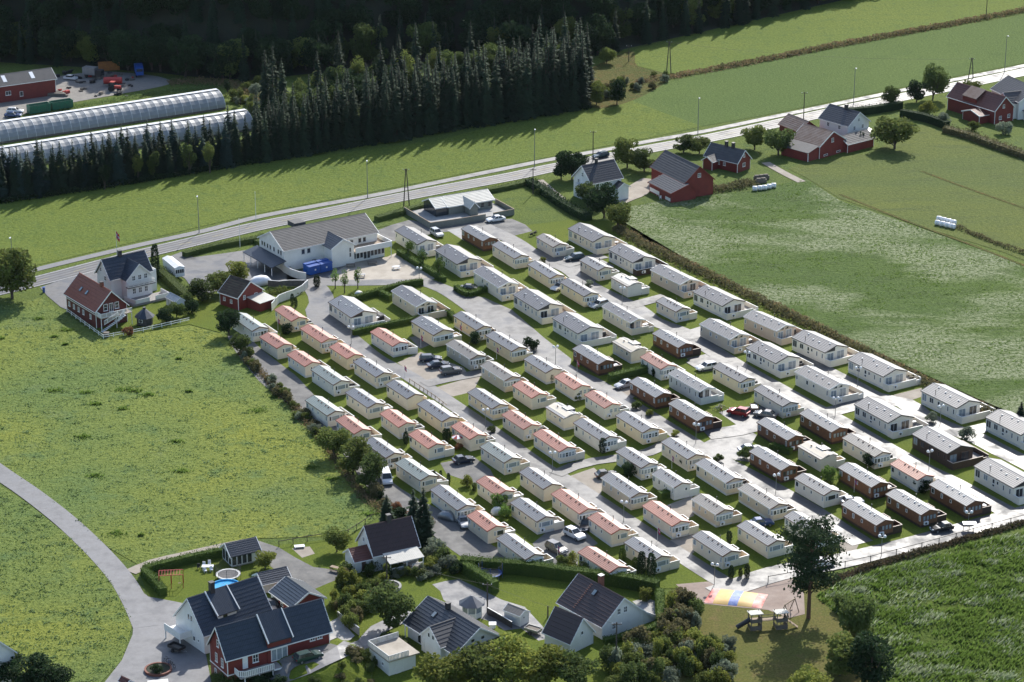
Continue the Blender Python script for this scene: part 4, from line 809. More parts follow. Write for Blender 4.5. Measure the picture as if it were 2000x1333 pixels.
# red barn group beside it
t, O, an, L, W = house('barn', 'large red barn with worn dark roof and lean-to wing', 'barn', (1272, 356), (1337, 389), (1386, 377), 'LN', 4.3, 3.6, 'barn_red', 'slate_grey', og=.3, trim='barn_red', corner=False)
wins(t, [('g1', .5, 5.6, .9, 1.0, 2, 2), ('f', .25, 2.4, .8, .8, 2, 2)], L, W)
block(t, L * .42, -4.6, L * .66, 7.0, 2.6, 1.6, 'barn_red', 'tile_black', nm=('wing_wall', 'wing_roof'), trim='barn_red', corner=False, asym=.7)
MB().box(L * .44, -4.66, .3, L * .72, -4.61, 1.3).build('panel', 'white_paint', t); MB().box(L * .9, -4.66, .2, L * 1.05, -4.61, 1.0).build('panel', 'white_paint', t)
t, O, an, L, W = house('house', 'red cottage with two black chimneys behind the large barn', 'house', (1377, 323), (1440, 338), (1473, 331), 'LN', 2.9, 2.6, 'red_boards', 'slate_grey', og=.35)
wins(t, [('f', .42, 1.6, .8, .9, 2, 2), ('f', .6, 1.6, .8, .9, 2, 2), ('g1', .5, 4.0, .7, .8, 2, 2), ('g1', .5, 1.6, 1.2, 1.0, 3, 1)], L, W)
for u in (.45, .66): chimney(t, L * u, W * .5, 5.2, 6.7, .7, 'trim_dark')
block(t, L * .12 + 3.0, -2.6, 2.6 + 1.2, 3.0, 2.5, 1.0, 'red_boards', 'slate_grey', rz=math.pi / 2, nm=('wing_wall', 'wing_roof'))
# farm at the bend
t, O, an, L, W = house('barn', 'long red barn with rusty patched roof in front of white house', 'barn', (1545, 296), (1600, 311), (1651, 297), 'LN', 3.6, 3.0, 'barn_red', 'rusty_sheet', og=.3, corner=True)
wins(t, [('g1', .5, 4.2, .9, 1.1, 2, 2), ('f', .55, 1.6, .8, .5, 1, 1), ('g1', .25, .6, 1.6, .5, 1, 1, 'glass', 'hatch'), ('g1', .75, .6, 1.6, .5, 1, 1, 'glass', 'hatch')], L, W)
MB().loft([[(.2, -4.2, -.2), (L - .3, -4.2, -.2), (L - .3, -.02, -.2), (.2, -.02, -.2)], [(.2, -4.2, 2.3), (L - .3, -4.2, 2.3), (L - .3, -.02, 3.3), (.2, -.02, 3.3)]]).build('lean_to', 'barn_red', t)
MB().loft([[(0, -4.5, 2.3), (L, -4.5, 2.3), (L, -.3, 3.45), (0, -.3, 3.45)], [(0, -4.5, 2.42), (L, -4.5, 2.42), (L, -.3, 3.57), (0, -.3, 3.57)]]).build('lean_to_roof', 'slate_grey', t)
MB().box(L - .35, -4.3, -.1, L - .18, -4.15, 2.3).build('corner_board', 'white_paint', t)
t, O, an, L, W = house('barn', 'red shed annex with mossy shingle roof right of rusty barn', 'barn', (1652, 298), (1655, 299), (1706, 286), 'NR', 2.5, 1.3, 'barn_red', 'slate_grey', og=.3) if False else (None,) * 5
O, an, L, _ = frame((1640, 290), (1655, 299), (1706, 286), 'NR'); t = thing('shed', 'red shed with grey shingle roof right of the rusty barn', 'shed', (O.x, O.y, 0), an)
block(t, 0, 0, L, 5.5, 2.5, 1.5, 'barn_red', 'slate_grey', og=.3)
t, O, an, L, W = house('house', 'white farmhouse with black roof behind rusty red barn', 'house', (1600, 266), (1655, 282), (1693, 271), 'LN', 5.2, 3.0, 'white_boards', 'tile_black', og=.4)
wins(t, [('g1', .5, 6.0, .7, .9, 2, 2), ('g1', .3, 4.0, .8, 1.1, 2, 2), ('g1', .7, 4.0, .8, 1.1, 2, 2), ('f', .3, 4.0, .9, 1.1, 2, 2), ('f', .7, 4.0, .9, 1.1, 2, 2)], L, W)
MB().loft([[(L + .02, -.2, 3.0), (L + 1.8, -.2, 2.6), (L + 1.8, W + .2, 2.6), (L + .02, W + .2, 3.0)], [(L + .02, -.2, 3.12), (L + 1.8, -.2, 2.72), (L + 1.8, W + .2, 2.72), (L + .02, W + .2, 3.12)]]).build('porch_roof', 'light_roof', t)
chimney(t, L * .55, W * .5, 7.8, 9.2, .8, 'trim_dark')
t, O, an, L, W = house('barn', 'low red barn with rusty roof nearest the main road', 'barn', (1522, 262), (1560, 277), (1592, 269), 'LN', 3.0, 2.2, 'barn_red', 'rusty_sheet', og=.3, corner=False, trim='barn_red')
t, O, an, L, W = house('barn', 'red barn with brownish tiled roof at right edge of village', 'barn', (1850, 214), (1942, 243), (1977, 235), 'LN', 4.0, 3.3, 'red_boards', 'tile_redbrown', og=.3)
wins(t, [('g1', .45, 4.6, .8, 1.0, 2, 2), ('g1', .3, 1.5, 1.0, 1.0, 2, 2), ('g1', .75, 1.6, 1.0, 1.0, 2, 2)], L, W)
block(t, L * .52 + 6.5, -3.4, 3.4 + W * .3, 6.5, 2.4, 1.0, 'red_boards', 'tile_redbrown', rz=math.pi / 2, nm=('wing_wall', 'wing_roof'))
MB().loft([[(L * .3, -.1, 5.3), (L * .6, -.1, 5.3), (L * .6, W * .48, 7.5), (L * .3, W * .48, 7.5)], [(L * .3, -.1, 5.42), (L * .6, -.1, 5.42), (L * .6, W * .48, 7.62), (L * .3, W * .48, 7.62)]]).build('raised_roof', 'rusty_sheet', t)
MB().box(L * .31, .02, 3.9, L * .59, .3, 5.35).build('raised_wall', 'red_boards', t)
t, O, an, L, W = house('house', 'white house with black roof at the right edge above the fields', 'house', (1935, 208), (1988, 234), (2040, 222), 'LN', 5.2, 3.2, 'white_boards', 'tile_black', og=.4)
wins(t, [('f', u, z, .8, 1.1, 2, 2) for u in (.25, .5, .75) for z in (1.8, 4.2)], L, W)
block(t, L * .55 + 5.5, -2.6, 2.6 + W * .5, 5.5, 4.6, 2.4, 'white_boards', 'tile_black', rz=math.pi / 2, nm=('wing_wall', 'wing_roof'))
for u in (.3, .5, .7): window(t, L * .55 + 5.5 * u, -2.6, 3.9, (0, -1), .7, 1.0, 2, 2); window(t, L * .55 + 5.5 * u, -2.6, 1.6, (0, -1), .7, 1.0, 2, 2)
t, O, an, L, W = house('garage', 'small white garage at the right edge beside the white house', 'garage', (1984, 224), (2002, 236), (2040, 228), 'LN', 2.6, 1.4, 'white_boards', 'tile_black', og=.3)

# bottom left: white house, then red house with raised yard
t, O, an, L, W = house('house', 'white house with long navy tiled roof behind the red house', 'house', (352, 1238), (400, 1278), (531, 1234), 'NR', 3.7, 4.6, 'white_boards', 'tile_navy', og=.3)
wins(t, [('g0', .35, 1.6, .7, .9, 1, 1), ('g0', .2, 1.7, .5, .5, 1, 1), ('g0', .42, 4.9, .6, 1.1, 1, 1), ('g0', .52, 4.9, .6, 1.1, 1, 1)], L, W)
x0, x1 = L * .24, L * .56; zr = 3.7 + 4.6
MB().loft([[(x0, .6, zr - 2.9), (x1, .6, zr - 2.9), (x1, W * .5 - .1, zr + .05), (x0, W * .5 - .1, zr + .05)], [(x0, .6, zr - 2.75), (x1, .6, zr - 2.75), (x1, W * .5 - .1, zr + .2), (x0, W * .5 - .1, zr + .2)]]).build('dormer_roof', 'tile_navy', t)
MB().box(x0 + .3, 1.0, 3.8, x1 - .3, 2.6, zr - 2.62).build('dormer_wall', 'white_boards', t); window(t, (x0 + x1) / 2 - .4, 1.0, zr - 3.5, (0, -1), .8, .8, 1, 1, 'trim_dark')
for xx in (x0, x1): MB().bar((xx, .5, zr - 2.75), (xx, W * .5, zr + .2), .16, .28).build('barge_board', 'white_paint', t)
chimney(t, L * .33, W * .5 - .3, zr - .6, zr + 1.6, .75, 'trim_dark')
MB().box(-2.2, W * .45, 1.6, 0, W + .2, 1.75).build('balcony_floor', 'white_paint', t); railing(t, [(0, W * .45), (-2.1, W * .45), (-2.1, W + .1)], 1.75, .95, solid=True)
for yy in (W * .48, W): MB().box(-2.1, yy - .08, 0, -1.95, yy + .08, 1.6).build('post', 'white_paint', t)
O, an, L, W = frame((401, 1319), (446, 1346), (645, 1289), 'NR'); t = thing('house', 'bright red house with navy tiled roof, brick basement and white balcony', 'house', (O.x, O.y, 0), an)
e = 5.5; rise = 4.0; block(t, 0, 0, L, W, e, rise, 'red_boards', 'tile_navy', z0=2.4, og=.4)
MB().box(.02, .02, -.3, L - .02, W - .02, 2.2).build('basement', 'brick', t); MB().box(-.06, -.06, 2.2, L + .06, W + .06, 2.36).build('trim_band', 'white_paint', t)
wins(t, [('g0', .62, 3.9, .75, 1.5, 2, 3), ('g0', .28, 3.8, .75, 1.5, 2, 3), ('g0', .5, 6.6, .65, 1.2, 1, 2), ('g0', .28, 1.2, .7, 1.0, 2, 2), ('g0', .7, 1.2, .7, 1.0, 2, 2), ('f', .17, 3.7, .9, 2.0, 1, 1, 'white_paint', 'door'), ('f', .27, 4.0, 1.0, 1.4, 2, 2), ('f', .83, 4.6, .95, .7, 2, 1), ('f', .90, 4.6, .95, .7, 2, 1)], L, W)
xa, xb = L * .38, L * .62
MB().loft([[(xa, -.7, e + .7), (xb, -.7, e + .7), (xb, W * .5, e + rise + .1), (xa, W * .5, e + rise + .1)], [(xa, -.7, e + .85), (xb, -.7, e + .85), (xb, W * .5, e + rise + .25), (xa, W * .5, e + rise + .25)]]).build('raised_roof', 'tile_navy', t)
MB().box(xa + .1, -.25, 2.4, xb - .1, 1.2, e + .75).build('bay_wall', 'red_boards', t); window(t, xa + (xb - xa) * .48, -.25, 3.75, (0, -1), 2.9, 2.1, 3, 1, 'white_paint', 'curtained_glass', 'patio_door', .12)
for xx in (xa, xb): MB().bar((xx, -.8, e + .75), (xx, W * .5, e + rise + .25), .16, .3).build('barge_board', 'white_paint', t)
MB().box(L * .06, -2.4, 2.35, L * .62, -.02, 2.5).build('deck_floor', 'deck_grey', t); railing(t, [(L * .06, -.3), (L * .06, -1.6), (L * .1, -2.35), (L * .38, -2.35)], 2.5, 1.0, solid=True, gap=.3)
MB().box(L * .38, -2.46, 2.25, L * .62, -2.4, 2.5).build('deck_edge', 'white_paint', t)
for u in (.1, .24, .37): MB().box(L * u - .06, -2.35, -.1, L * u + .06, -2.23, 2.35).build('post', 'white_paint', t)
# white house with brown roof, centre
t, O, an, L, W = house('house', 'white house with brown tiled roof beside tall dark spruces', 'house', (688, 1091), (731, 1117), (817, 1098), 'NR', 3.4, 3.9, 'white_boards', 'tile_brown', og=.35)
wins(t, [('g0', .62, 4.4, .7, .9, 2, 1), ('g0', .25, 4.4, .7, .9, 2, 1), ('f', .55, 1.6, 1.2, 1.4, 2, 1)], L, W)
block(t, -3.2, W * .12, 3.2, W * .62, 2.5, 1.4, 'white_boards', 'tile_redbrown', nm=('porch_wall', 'porch_roof')); window(t, -1.6, W * .12, 1.1, (0, -1), .95, 2.0, 1, 1, 'white_paint', 'trim_brown', 'door')
MB().loft([[(L * .18, -3.2, 2.3), (L * .96, -3.2, 2.3), (L * .96, -.02, 3.1), (L * .18, -.02, 3.1)], [(L * .18, -3.2, 2.42), (L * .96, -3.2, 2.42), (L * .96, -.02, 3.22), (L * .18, -.02, 3.22)]]).build('veranda_roof', 'light_roof', t)
for u in (.2, .57, .94): MB().box(L * u - .07, -3.1, 0, L * u + .07, -2.96, 2.32).build('post', 'white_paint', t)
railing(t, [(L * .2, -3.0), (L * .5, -3.0)], .5, .9); railing(t, [(L * .7, -3.0), (L * .94, -3.0)], .5, .9); MB().box(L * .18, -3.1, -.1, L * .96, -.02, .45).build('veranda_floor', 'deck_grey', t)
chimney(t, L * .52, W * .5, 6.6, 8.4, .7, 'trim_dark')
# bungalow with black roof
t, O, an, L, W = house('house', 'white bungalow with black roof and pointed dormer beside octagonal gazebo', 'house', (797, 1244), (890, 1303), (985, 1277), 'LN', 2.9, 2.9, 'white_boards', 'tile_black', og=.6, ov=.6)
wins(t, [('g1', .38, 3.6, .8, .7, 1, 1), ('g1', .6, 3.6, .8, .7, 1, 1), ('g1', .3, 1.4, 1.0, 1.0, 2, 1), ('f', .5, 1.3, 1.4, 1.2, 2, 1), ('f', .75, 1.4, 1.0, 1.0, 2, 1), ('f', .25, 1.2, 1.0, 2.0, 1, 1, 'glass', 'door')], L, W)
block(t, L * .40 + 5.2, -1.0, 1.0 + W * .48, 5.2, 3.1, 2.3, 'white_boards', 'tile_black', rz=math.pi / 2, nm=('dormer_wall', 'dormer_roof'))
for u in (.4, .62): window(t, L * .4 + 5.2 * u, -1.0, 3.6, (0, -1), .6, .8, 1, 1)
roof_window(t, L * .28, W * .3, W, 2.9, 2.9); chimney(t, L * .38, W * .5, 5.5, 6.7, .7, 'trim_dark')
MB().loft([[(L + .05, -.3, 2.6), (L + 2.2, -.3, 2.1), (L + 2.2, W + .3, 2.1), (L + .05, W + .3, 2.6)], [(L + .05, -.3, 2.74), (L + 2.2, -.3, 2.24), (L + 2.2, W + .3, 2.24), (L + .05, W + .3, 2.74)]]).build('porch_roof', 'tile_black', t)
for u in (.05, .45): MB().box(L * u, -1.1, 0, L * u + .12, -.98, 2.7).build('post', 'white_paint', t)
# white house with brown roof and garage, right
t, O, an, L, W = house('house', 'white house with dark brown roof and red chimney beside long hedge', 'house', (1092, 1203), (1176, 1250), (1258, 1222), 'LN', 2.7, 3.6, 'white_boards', 'tile_brown', og=.35, ov1=3.0)
wins(t, [('g1', .4, 4.0, .75, 1.1, 2, 2), ('g1', .56, 4.0, .75, 1.1, 2, 2), ('g1', .28, 1.7, .8, 1.1, 2, 2), ('f', .38, 1.6, .7, 1.2, 1, 1), ('f', .5, 1.7, .8, 1.0, 2, 2)], L, W)
MB().loft([[(L, W, -.2), (L, W + 3.3, -.2), (L, W + 3.3, .6), (L, W, 2.6)], [(L - .3, W, -.2), (L - .3, W + 3.3, -.2), (L - .3, W + 3.3, .6), (L - .3, W, 2.6)]]).build('side_wall', 'white_boards', t)
roof_window(t, L * .48, W * .36, W, 2.7, 3.6); chimney(t, L * .42, W * .58, 5.4, 7.6, .75, 'brick', 'grey_metal')
b = MB()
for q in range(14): y = .1 + q * (W * .46) / 14; b.box(L * .33 - .22, y, 2.7 + y * 3.6 / (W / 2) + .06, L * .33 + .22, y + .1, 2.7 + y * 3.6 / (W / 2) + .14)
b.build('roof_ladder', 'brick', t)
t, O, an, L, W = house('garage', 'white garage with dark brown roof in front of hedged house', 'garage', (1064, 1257), (1114, 1279), (1174, 1264), 'LN', 2.4, 3.2, 'white_boards', 'tile_brown', og=.3)
wins(t, [('g1', .5, 2.9, .6, .7, 1, 1), ('f', .3, 1.7, .7, .3, 1, 1), ('f', .7, 1.7, .7, .3, 1, 1)], L, W)
# flat-roofed garage with roof terrace
O, an, L, W = frame((722, 1293), (760, 1322), (816, 1309), 'LN'); t = thing('garage', 'white flat-roofed garage with roof terrace and grey railing', 'garage', (O.x, O.y, 0), an)
MB().box(0, 0, -.3, L, W, 2.6).build('wall', 'white_boards', t); MB().box(-.2, -.2, 2.6, L + .3, W + .6, 2.78).build('roof', 'paving', t)
railing(t, [(-.1, W + .5), (-.1, -.1), (L + .2, -.1), (L + .2, W * .7)], 2.78, .95, 'grey_white', solid=True, gap=.25)
wins(t, [('f', .3, 1.7, .6, .5, 1, 1), ('f', .7, 1.5, .6, .6, 1, 1)], L, W); window(t, L, W * .35, 1.1, (1, 0), .95, 2.0, 1, 1, 'white_paint', 'white_boards', 'door'); window(t, L, W * .75, 1.1, (1, 0), 2.2, 2.0, 1, 1, 'white_paint', 'white_boards', 'garage_door')
# sheds
O, an, L, W = frame((531, 1178), (572, 1208), (634, 1190), 'LN'); t = thing('garage', 'red garage with navy roof and white door behind red house', 'garage', (O.x, O.y, 0), an); block(t, 0, 0, L, W, 2.3, 1.7, 'red_boards', 'tile_navy', og=.3); window(t, L * .16, 0, 1.1, (0, -1), 2.4, 2.0, 1, 1, 'white_paint', 'white_boards', 'garage_door'); window(t, L * .5, 0, 1.3, (0, -1), .8, 1.0, 2, 2)
O, an, L, W = frame((503, 1142), (514, 1160), (567, 1148), 'NR'); t = thing('shed', 'small white shed with navy roof behind the garage', 'shed', (O.x, O.y, 0), an); block(t, 0, 0, L, W, 2.0, 1.1, 'white_boards', 'tile_navy', og=.25); window(t, L * .5, 0, 1.2, (0, -1), .5, .5)
O, an, L, W = frame((437, 1092), (453, 1109), (506, 1097), 'NR'); t = thing('garden_room', 'glazed white garden room with navy roof beside trampoline', 'garden room', (O.x, O.y, 0), an)
MB().box(0, 0, -.1, L, W, .25).build('base', 'concrete', t); MB().box(L * .75, .02, .25, L, W, 2.4).build('wall', 'white_boards', t)
for q in range(4): window(t, L * .75 * (q + .5) / 4, 0, 1.32, (0, -1), L * .75 / 4 - .03, 2.1, 1, 1, 'white_paint', 'glass', 'glass_door')
for q in range(3): window(t, 0, W * (q + .5) / 3, 1.32, (-1, 0), W / 3 - .03, 2.1, 1, 1, 'white_paint', 'glass', 'glass_door')
MB().box(.05, .05, .25, L * .75, W - .05, 2.35).build('interior', 'glass', t)
roof_mb(L, W, 2.45, 1.4, .4, .4, 7, .045).build('roof', 'tile_navy', t)
for xx in (-.4, L + .4): barge_mb(L, W, 2.45, 1.4, .4, .4, xx, .05, .22).build('barge_board', 'white_paint', t); 
MB().loft([[(x, .1, 2.4), (x, W - .1, 2.4), (x, W / 2, 3.75)] for x in (0, L)]).build('gable_wall', 'white_boards', t)
O, an, L, W = frame((985, 1213), (1016, 1225), (1033, 1219), 'LN'); t = thing('shed', 'white shed with low grey roof on the villa driveway', 'shed', (O.x, O.y, 0), an); block(t, 0, 0, L, max(W, 2.2), 2.1, .6, 'white_boards', 'roof_taupe', og=.15, ov=.15); window(t, L, W * .5, 1.4, (1, 0), .4, .4)
O, an, L, W = frame((-135, 1330), (-58, 1368), (-32, 1353), 'LN'); t = thing('house', 'white house corner with navy roof at the left edge', 'house', (O.x, O.y, 0), an); block(t, 0, 0, L, 9, 5.0, 4.5, 'white_boards', 'tile_navy', og=.3)
O, an, L, W = frame((263, 633), (278, 640), (293, 633), 'LN'); t = thing('garden_hut', 'black octagonal barbecue hut with white window in fenced garden', 'hut', (O.x, O.y, 0), an)
oc = lambda r, z: [(1.6 + r * math.cos(math.pi * (k + .5) / 4), 1.6 + r * math.sin(math.pi * (k + .5) / 4), z) for k in range(8)]
MB().loft([oc(1.75, 0), oc(1.75, 1.9)]).build('wall', 'trim_dark', t); MB().loft([oc(2.25, 1.85), oc(.35, 3.5)]).build('roof', 'tile_navy', t); MB().loft([oc(.35, 3.45), oc(.35, 3.9)]).build('cowl', 'trim_dark', t); window(t, 2.3, .12, 1.2, (.4, -.92), .9, .7, 2, 1)
p = G(922, 1202); t = thing('gazebo', 'white octagonal gazebo with dark pointed roof on driveway', 'gazebo', p)
oc = lambda r, z: [(r * math.cos(math.pi * (k + .5) / 4), r * math.sin(math.pi * (k + .5) / 4), z) for k in range(8)]
MB().loft([oc(1.7, -.1), oc(1.7, .9)]).build('wall', 'white_boards', t); MB().loft([oc(1.6, .9), oc(1.6, 2.3)]).build('glazing', 'curtained_glass', t); MB().loft([oc(2.3, 2.25), oc(.15, 3.6)]).build('roof', 'roof_slate', t)
for q in oc(1.68, 0): MB().box(q[0] - .08, q[1] - .08, 0, q[0] + .08, q[1] + .08, 2.3).build('post', 'white_paint', t)
O, an, L, W = frame((325, 596), (344, 606), (358, 600), 'LN'); t = thing('greenhouse', 'small white greenhouse beside the villa hedge', 'greenhouse', (O.x, O.y, 0), an); block(t, 0, 0, L, W, 1.9, .8, 'plastic_white', 'curtained_glass', og=.1, ov=.1)
for u in (.25, .5, .75): MB().box(L * u - .03, -.05, 0, L * u + .03, -.01, 1.9).build('glazing_bar', 'grey_metal', t)
# white trailer home in the roadside yard
O, an, L, W = frame((319, 528), (343, 548), (361, 545), 'LN'); t = thing('mobile_home', 'plain white mobile home on wheels in the roadside yard', 'mobile home', (O.x, O.y, 0), an)
gable_mb(0, L, 0, W, .7, 2.9, .35).build('wall', 'plastic_white', t); roof_mb(L, W, 2.92, .38, .1, .1, 6).build('roof', 'plastic_white', t)
for q in range(4): window(t, L, W * (q + .6) / 4.4, 2.0, (1, 0), .55, 1.0, 1, 1, 'white_paint', 'glass')
for yy in (.3, W - .5): MB().tube((L * .55, yy, .4), (L * .55, yy + .2, .4), .4, .4, 12).build('wheel', 'rubber', t)
# red shed of the machine yard
t, O, an, L, W = house('machine_shed', 'long red shed with grey roof and skylights in machine yard', 'shed', (-90, 200), (-60, 210), (110, 186), 'NR', 5.0, 2.2, 'red_boards', 'slate_grey', og=.4, nc=12)
s = 2.2 / (W / 2)
for u in (.42, .74): MB().loft([[(L * u, W * .12, 5 + W * .12 * s + d), (L * u + 1.1, W * .12, 5 + W * .12 * s + d), (L * u + 1.1, W * .42, 5 + W * .42 * s + d), (L * u, W * .42, 5 + W * .42 * s + d)] for d in (.02, .1)]).build('skylight', 'plastic_white', t)
wins(t, [('f', .45, 2.5, 1.6, 1.2, 2, 1), ('f', .6, 1.8, 1.0, 1.4, 1, 1), ('f', .3, 2.2, 2.4, 2.2, 1, 1, 'trim_dark', 'gate')], L, W)

# ---------------------------------------------------------------- trees, hedges, scrub
def spruce_mesh(H, R, mat, dens=1.0, seed=0, lo=.06):
    g = np.random.default_rng(seed); V = []
    h = H * lo
    while h < H * .985:
        f = 1 - h / H; r = R * (f ** .85) * g.uniform(.8, 1.15) + .12; n = max(5, int(11 * dens * (0.45 + f)))
        for k in range(n):
            a = g.uniform(0, 2 * math.pi); rr = r * g.uniform(.65, 1.12); d = np.array([math.cos(a), math.sin(a), 0]); s = np.array([-d[1], d[0], 0]); dr = rr * g.uniform(.25, .5)
            w = rr * g.uniform(.18, .30) + .07; b0 = np.array([0, 0, h]); m = b0 + d * rr * .55 + np.array([0, 0, -dr * .35]); tip = b0 + d * rr + np.array([0, 0, -dr + .12 * rr])
            V += [b0, m + s * w + (0, 0, -.1), tip, m - s * w + (0, 0, -.1)]
            if rr > .8:
                m2 = m - (0, 0, .25 * rr * .5); V += [m + s * w * .9, m2 + d * .25 * rr + s * w * .3 - (0, 0, .25), m2 + d * .3 * rr - s * w * .6 - (0, 0, .2), m - s * w * .9]
        h += g.uniform(.32, .52) * (0.7 + .5 * f)
    return np_mesh('crown', V, None, mat, 4)
def trunk_mesh(H, r, mat='bark', limbs=(), seed=0):
    b = MB().tube((0, 0, -.3), (0, 0, H), r, r * .35, 7)
    for p0, p1, r0, r1 in limbs: b.tube(p0, p1, r0, r1, 5)
    return b.mesh('trunk', mat)
def broad(H, R, mat, n=900, size=.5, lobes=9, lift=.30, seed=0, flat_=.8, gap=.0, bark='bark', clump=.42):
    """broad-leaved tree: trunk with limbs, crown of leaf quads filling uneven lobes"""
    g = np.random.default_rng(seed); P = []; limbs = []; cz = H * (lift + (1 - lift) * .5); hz = H * (1 - lift) * .5
    for k in range(lobes):
        u = g.normal(size=3); u /= np.linalg.norm(u); q = g.uniform(.35, .78)
        c = np.array([u[0] * R * q, u[1] * R * q, cz + u[2] * hz * q]); rl = R * clump * g.uniform(.7, 1.25)
        m = int(n / lobes); d = g.normal(size=(m, 3)); d /= np.linalg.norm(d, axis=1)[:, None]; d *= (g.uniform(.25, 1, m) ** .45)[:, None]
        P.append(c + d * rl * np.array([1, 1, flat_])); limbs.append(((0, 0, H * lift * g.uniform(.6, 1.3)), tuple(c), .035 * H * .35, .03))
    P = np.concatenate(P); P = P[P[:, 2] > H * lift * .35]
    global rng; keep = rng; rng = g; V = cards(P, size); rng = keep
    return np_mesh('crown', V, None, mat, 4), trunk_mesh(H * .62, .028 * H, bark, limbs[:7], seed)
def blob(H, R, mat, n=500, size=.4, seed=0, shape=1.0):
    """shrub or conifer of columnar form: leaf quads on a noisy solid of revolution"""
    g = np.random.default_rng(seed); z = g.uniform(0, 1, n) ** .85; a = g.uniform(0, 2 * math.pi, n)
    prof = np.sin(np.pi * np.clip(z * .93 + .05, 0, 1)) ** (.55 / shape) if shape < 3 else (1 - z) ** .8 + .05
    rr = R * prof * g.uniform(.35, 1.05, n) ** .4 * (1 + .18 * np.sin(3 * a + seed) + .12 * np.sin(7 * z * 3 + a))
    P = np.stack([rr * np.cos(a), rr * np.sin(a), z * H], 1)
    global rng; keep = rng; rng = g; V = cards(P, size); rng = keep
    return np_mesh('crown', V, None, mat, 4), trunk_mesh(H * .5, .05 + .012 * H, 'bark')
def plant(name, label, cat, pos, meshes, s=1.0, group=None, rz=None, sz=None):
    t = thing(name, label, cat, pos, rnd.uniform(0, 6.28) if rz is None else rz, group); t.scale = (s, s, sz or s)
    put('crown', meshes[0], t); put('trunk', meshes[1], t); return t
SPR = [(spruce_mesh(16, 2.7, 'needles', 1.0, s), trunk_mesh(15.5, .22)) for s in range(5)] + [(spruce_mesh(12, 2.5, 'blue_needles', 1.2, 9 + s), trunk_mesh(11.5, .2)) for s in range(2)]
BR = {m: [broad(8, 3.6, m, 3200, .56, 16, .10, 20 + k * 7, clump=.46) for k in range(3)] for m in ('leaf_green', 'leaf_oak', 'leaf_dark', 'leaf_yellow', 'leaf_willow')}
BIRCH = [broad(10, 2.4, m, 1900, .46, 14, .10, 60 + k, 1.5) for k, m in enumerate(('leaf_oak', 'leaf_green', 'leaf_dark'))]
BUSH = {m: [broad(3, 1.9, m, 1300, .36, 13, .0, 40 + k * 5, .95, clump=.40) for k in range(4)] for m in ('leaf_green', 'leaf_oak', 'leaf_dark', 'leaf_yellow', 'leaf_willow', 'leaf_autumn', 'leaf_bright', 'scrub_leaf')}
COL = [blob(6, .85, 'leaf_dark', 1700, .3, 70, 1.6), blob(6, .85, 'hedge_leaf', 1700, .3, 71, 1.6)]
# shelter belt of spruces in front of the polytunnels and along the strip field
belt = []
for i in range(62):
    f = (i // 2 + rnd.uniform(-.35, .35)) / 30; belt.append((f * 485 - 5, 394 - f * 74 - rnd.uniform(0, 4) - (9 if i % 2 else 0), rnd.uniform(9, 14.5)))
for row_, (dy, hs) in enumerate(((0, 1), (-9, 1.02), (-19, 1.04), (-30, 1.0))):
    n = 34 if row_ < 3 else 20
    for i in range(n):
        f = (i + rnd.uniform(-.35, .35)) / (n - 1)
        belt.append((503 + f * 640, 318 - f * 107 + dy + rnd.uniform(-3, 3), (15.5 + 5.0 * f) * hs * rnd.uniform(.82, 1.08)))
for k, (x, y, h) in enumerate(belt):
    left = k < 62
    m = SPR[rnd.choice((0, 1, 2, 3, 4, 5, 6)) if left else rnd.randrange(5)]; base = 12 if m in SPR[5:] else 16
    plant('spruce_tree', 'dark spruce in the short row in front of the polytunnels' if left else 'tall dark spruce in the dense shelter belt above the strip field', 'tree', G(x, y), m, h / base * (1.15 if left else .98), 'spruces in front of the polytunnels' if left else 'spruces of the shelter belt', sz=h / base * 1.05)
for k, (x, y, h, v) in enumerate([(540, 205, 9, 1), (585, 195, 9, 0), (620, 190, 10, 0), (660, 180, 11, 1), (700, 165, 11, 0), (735, 155, 10, 2), (790, 160, 12, 0), (850, 150, 11, 0), (470, 185, 5, 0), (445, 165, 5, 2), (490, 195, 5, 1), (300, 330, 8, 1), (270, 335, 7, 0), (370, 320, 9, 1), (410, 318, 8, 0), (205, 350, 7, 2)]):
    plant('birch_tree', 'loose-crowned birch at the back edge of the spruce belt', 'tree', G(x, y + 20), BIRCH[v], h / 10, 'birches among the spruces')
P_ = [G(*p) for p in ((505, 250), (520, 200), (800, 150), (1140, 118), (1145, 150), (850, 205), (620, 240))]; k = 0
while k < 64:
    X, Y = rnd.uniform(-80, 20), rnd.uniform(560, 760)
    if inside(P_, np.array([X]), np.array([Y]))[0]:
        plant('broadleaf_tree', 'mixed dark tree in the wood between belt and hillside', 'tree', (X, Y, 0), rnd.choice(BR['leaf_dark'] + BR['leaf_green'] + SPR[:3]), rnd.uniform(.8, 1.25), 'trees between belt and hillside'); k += 1
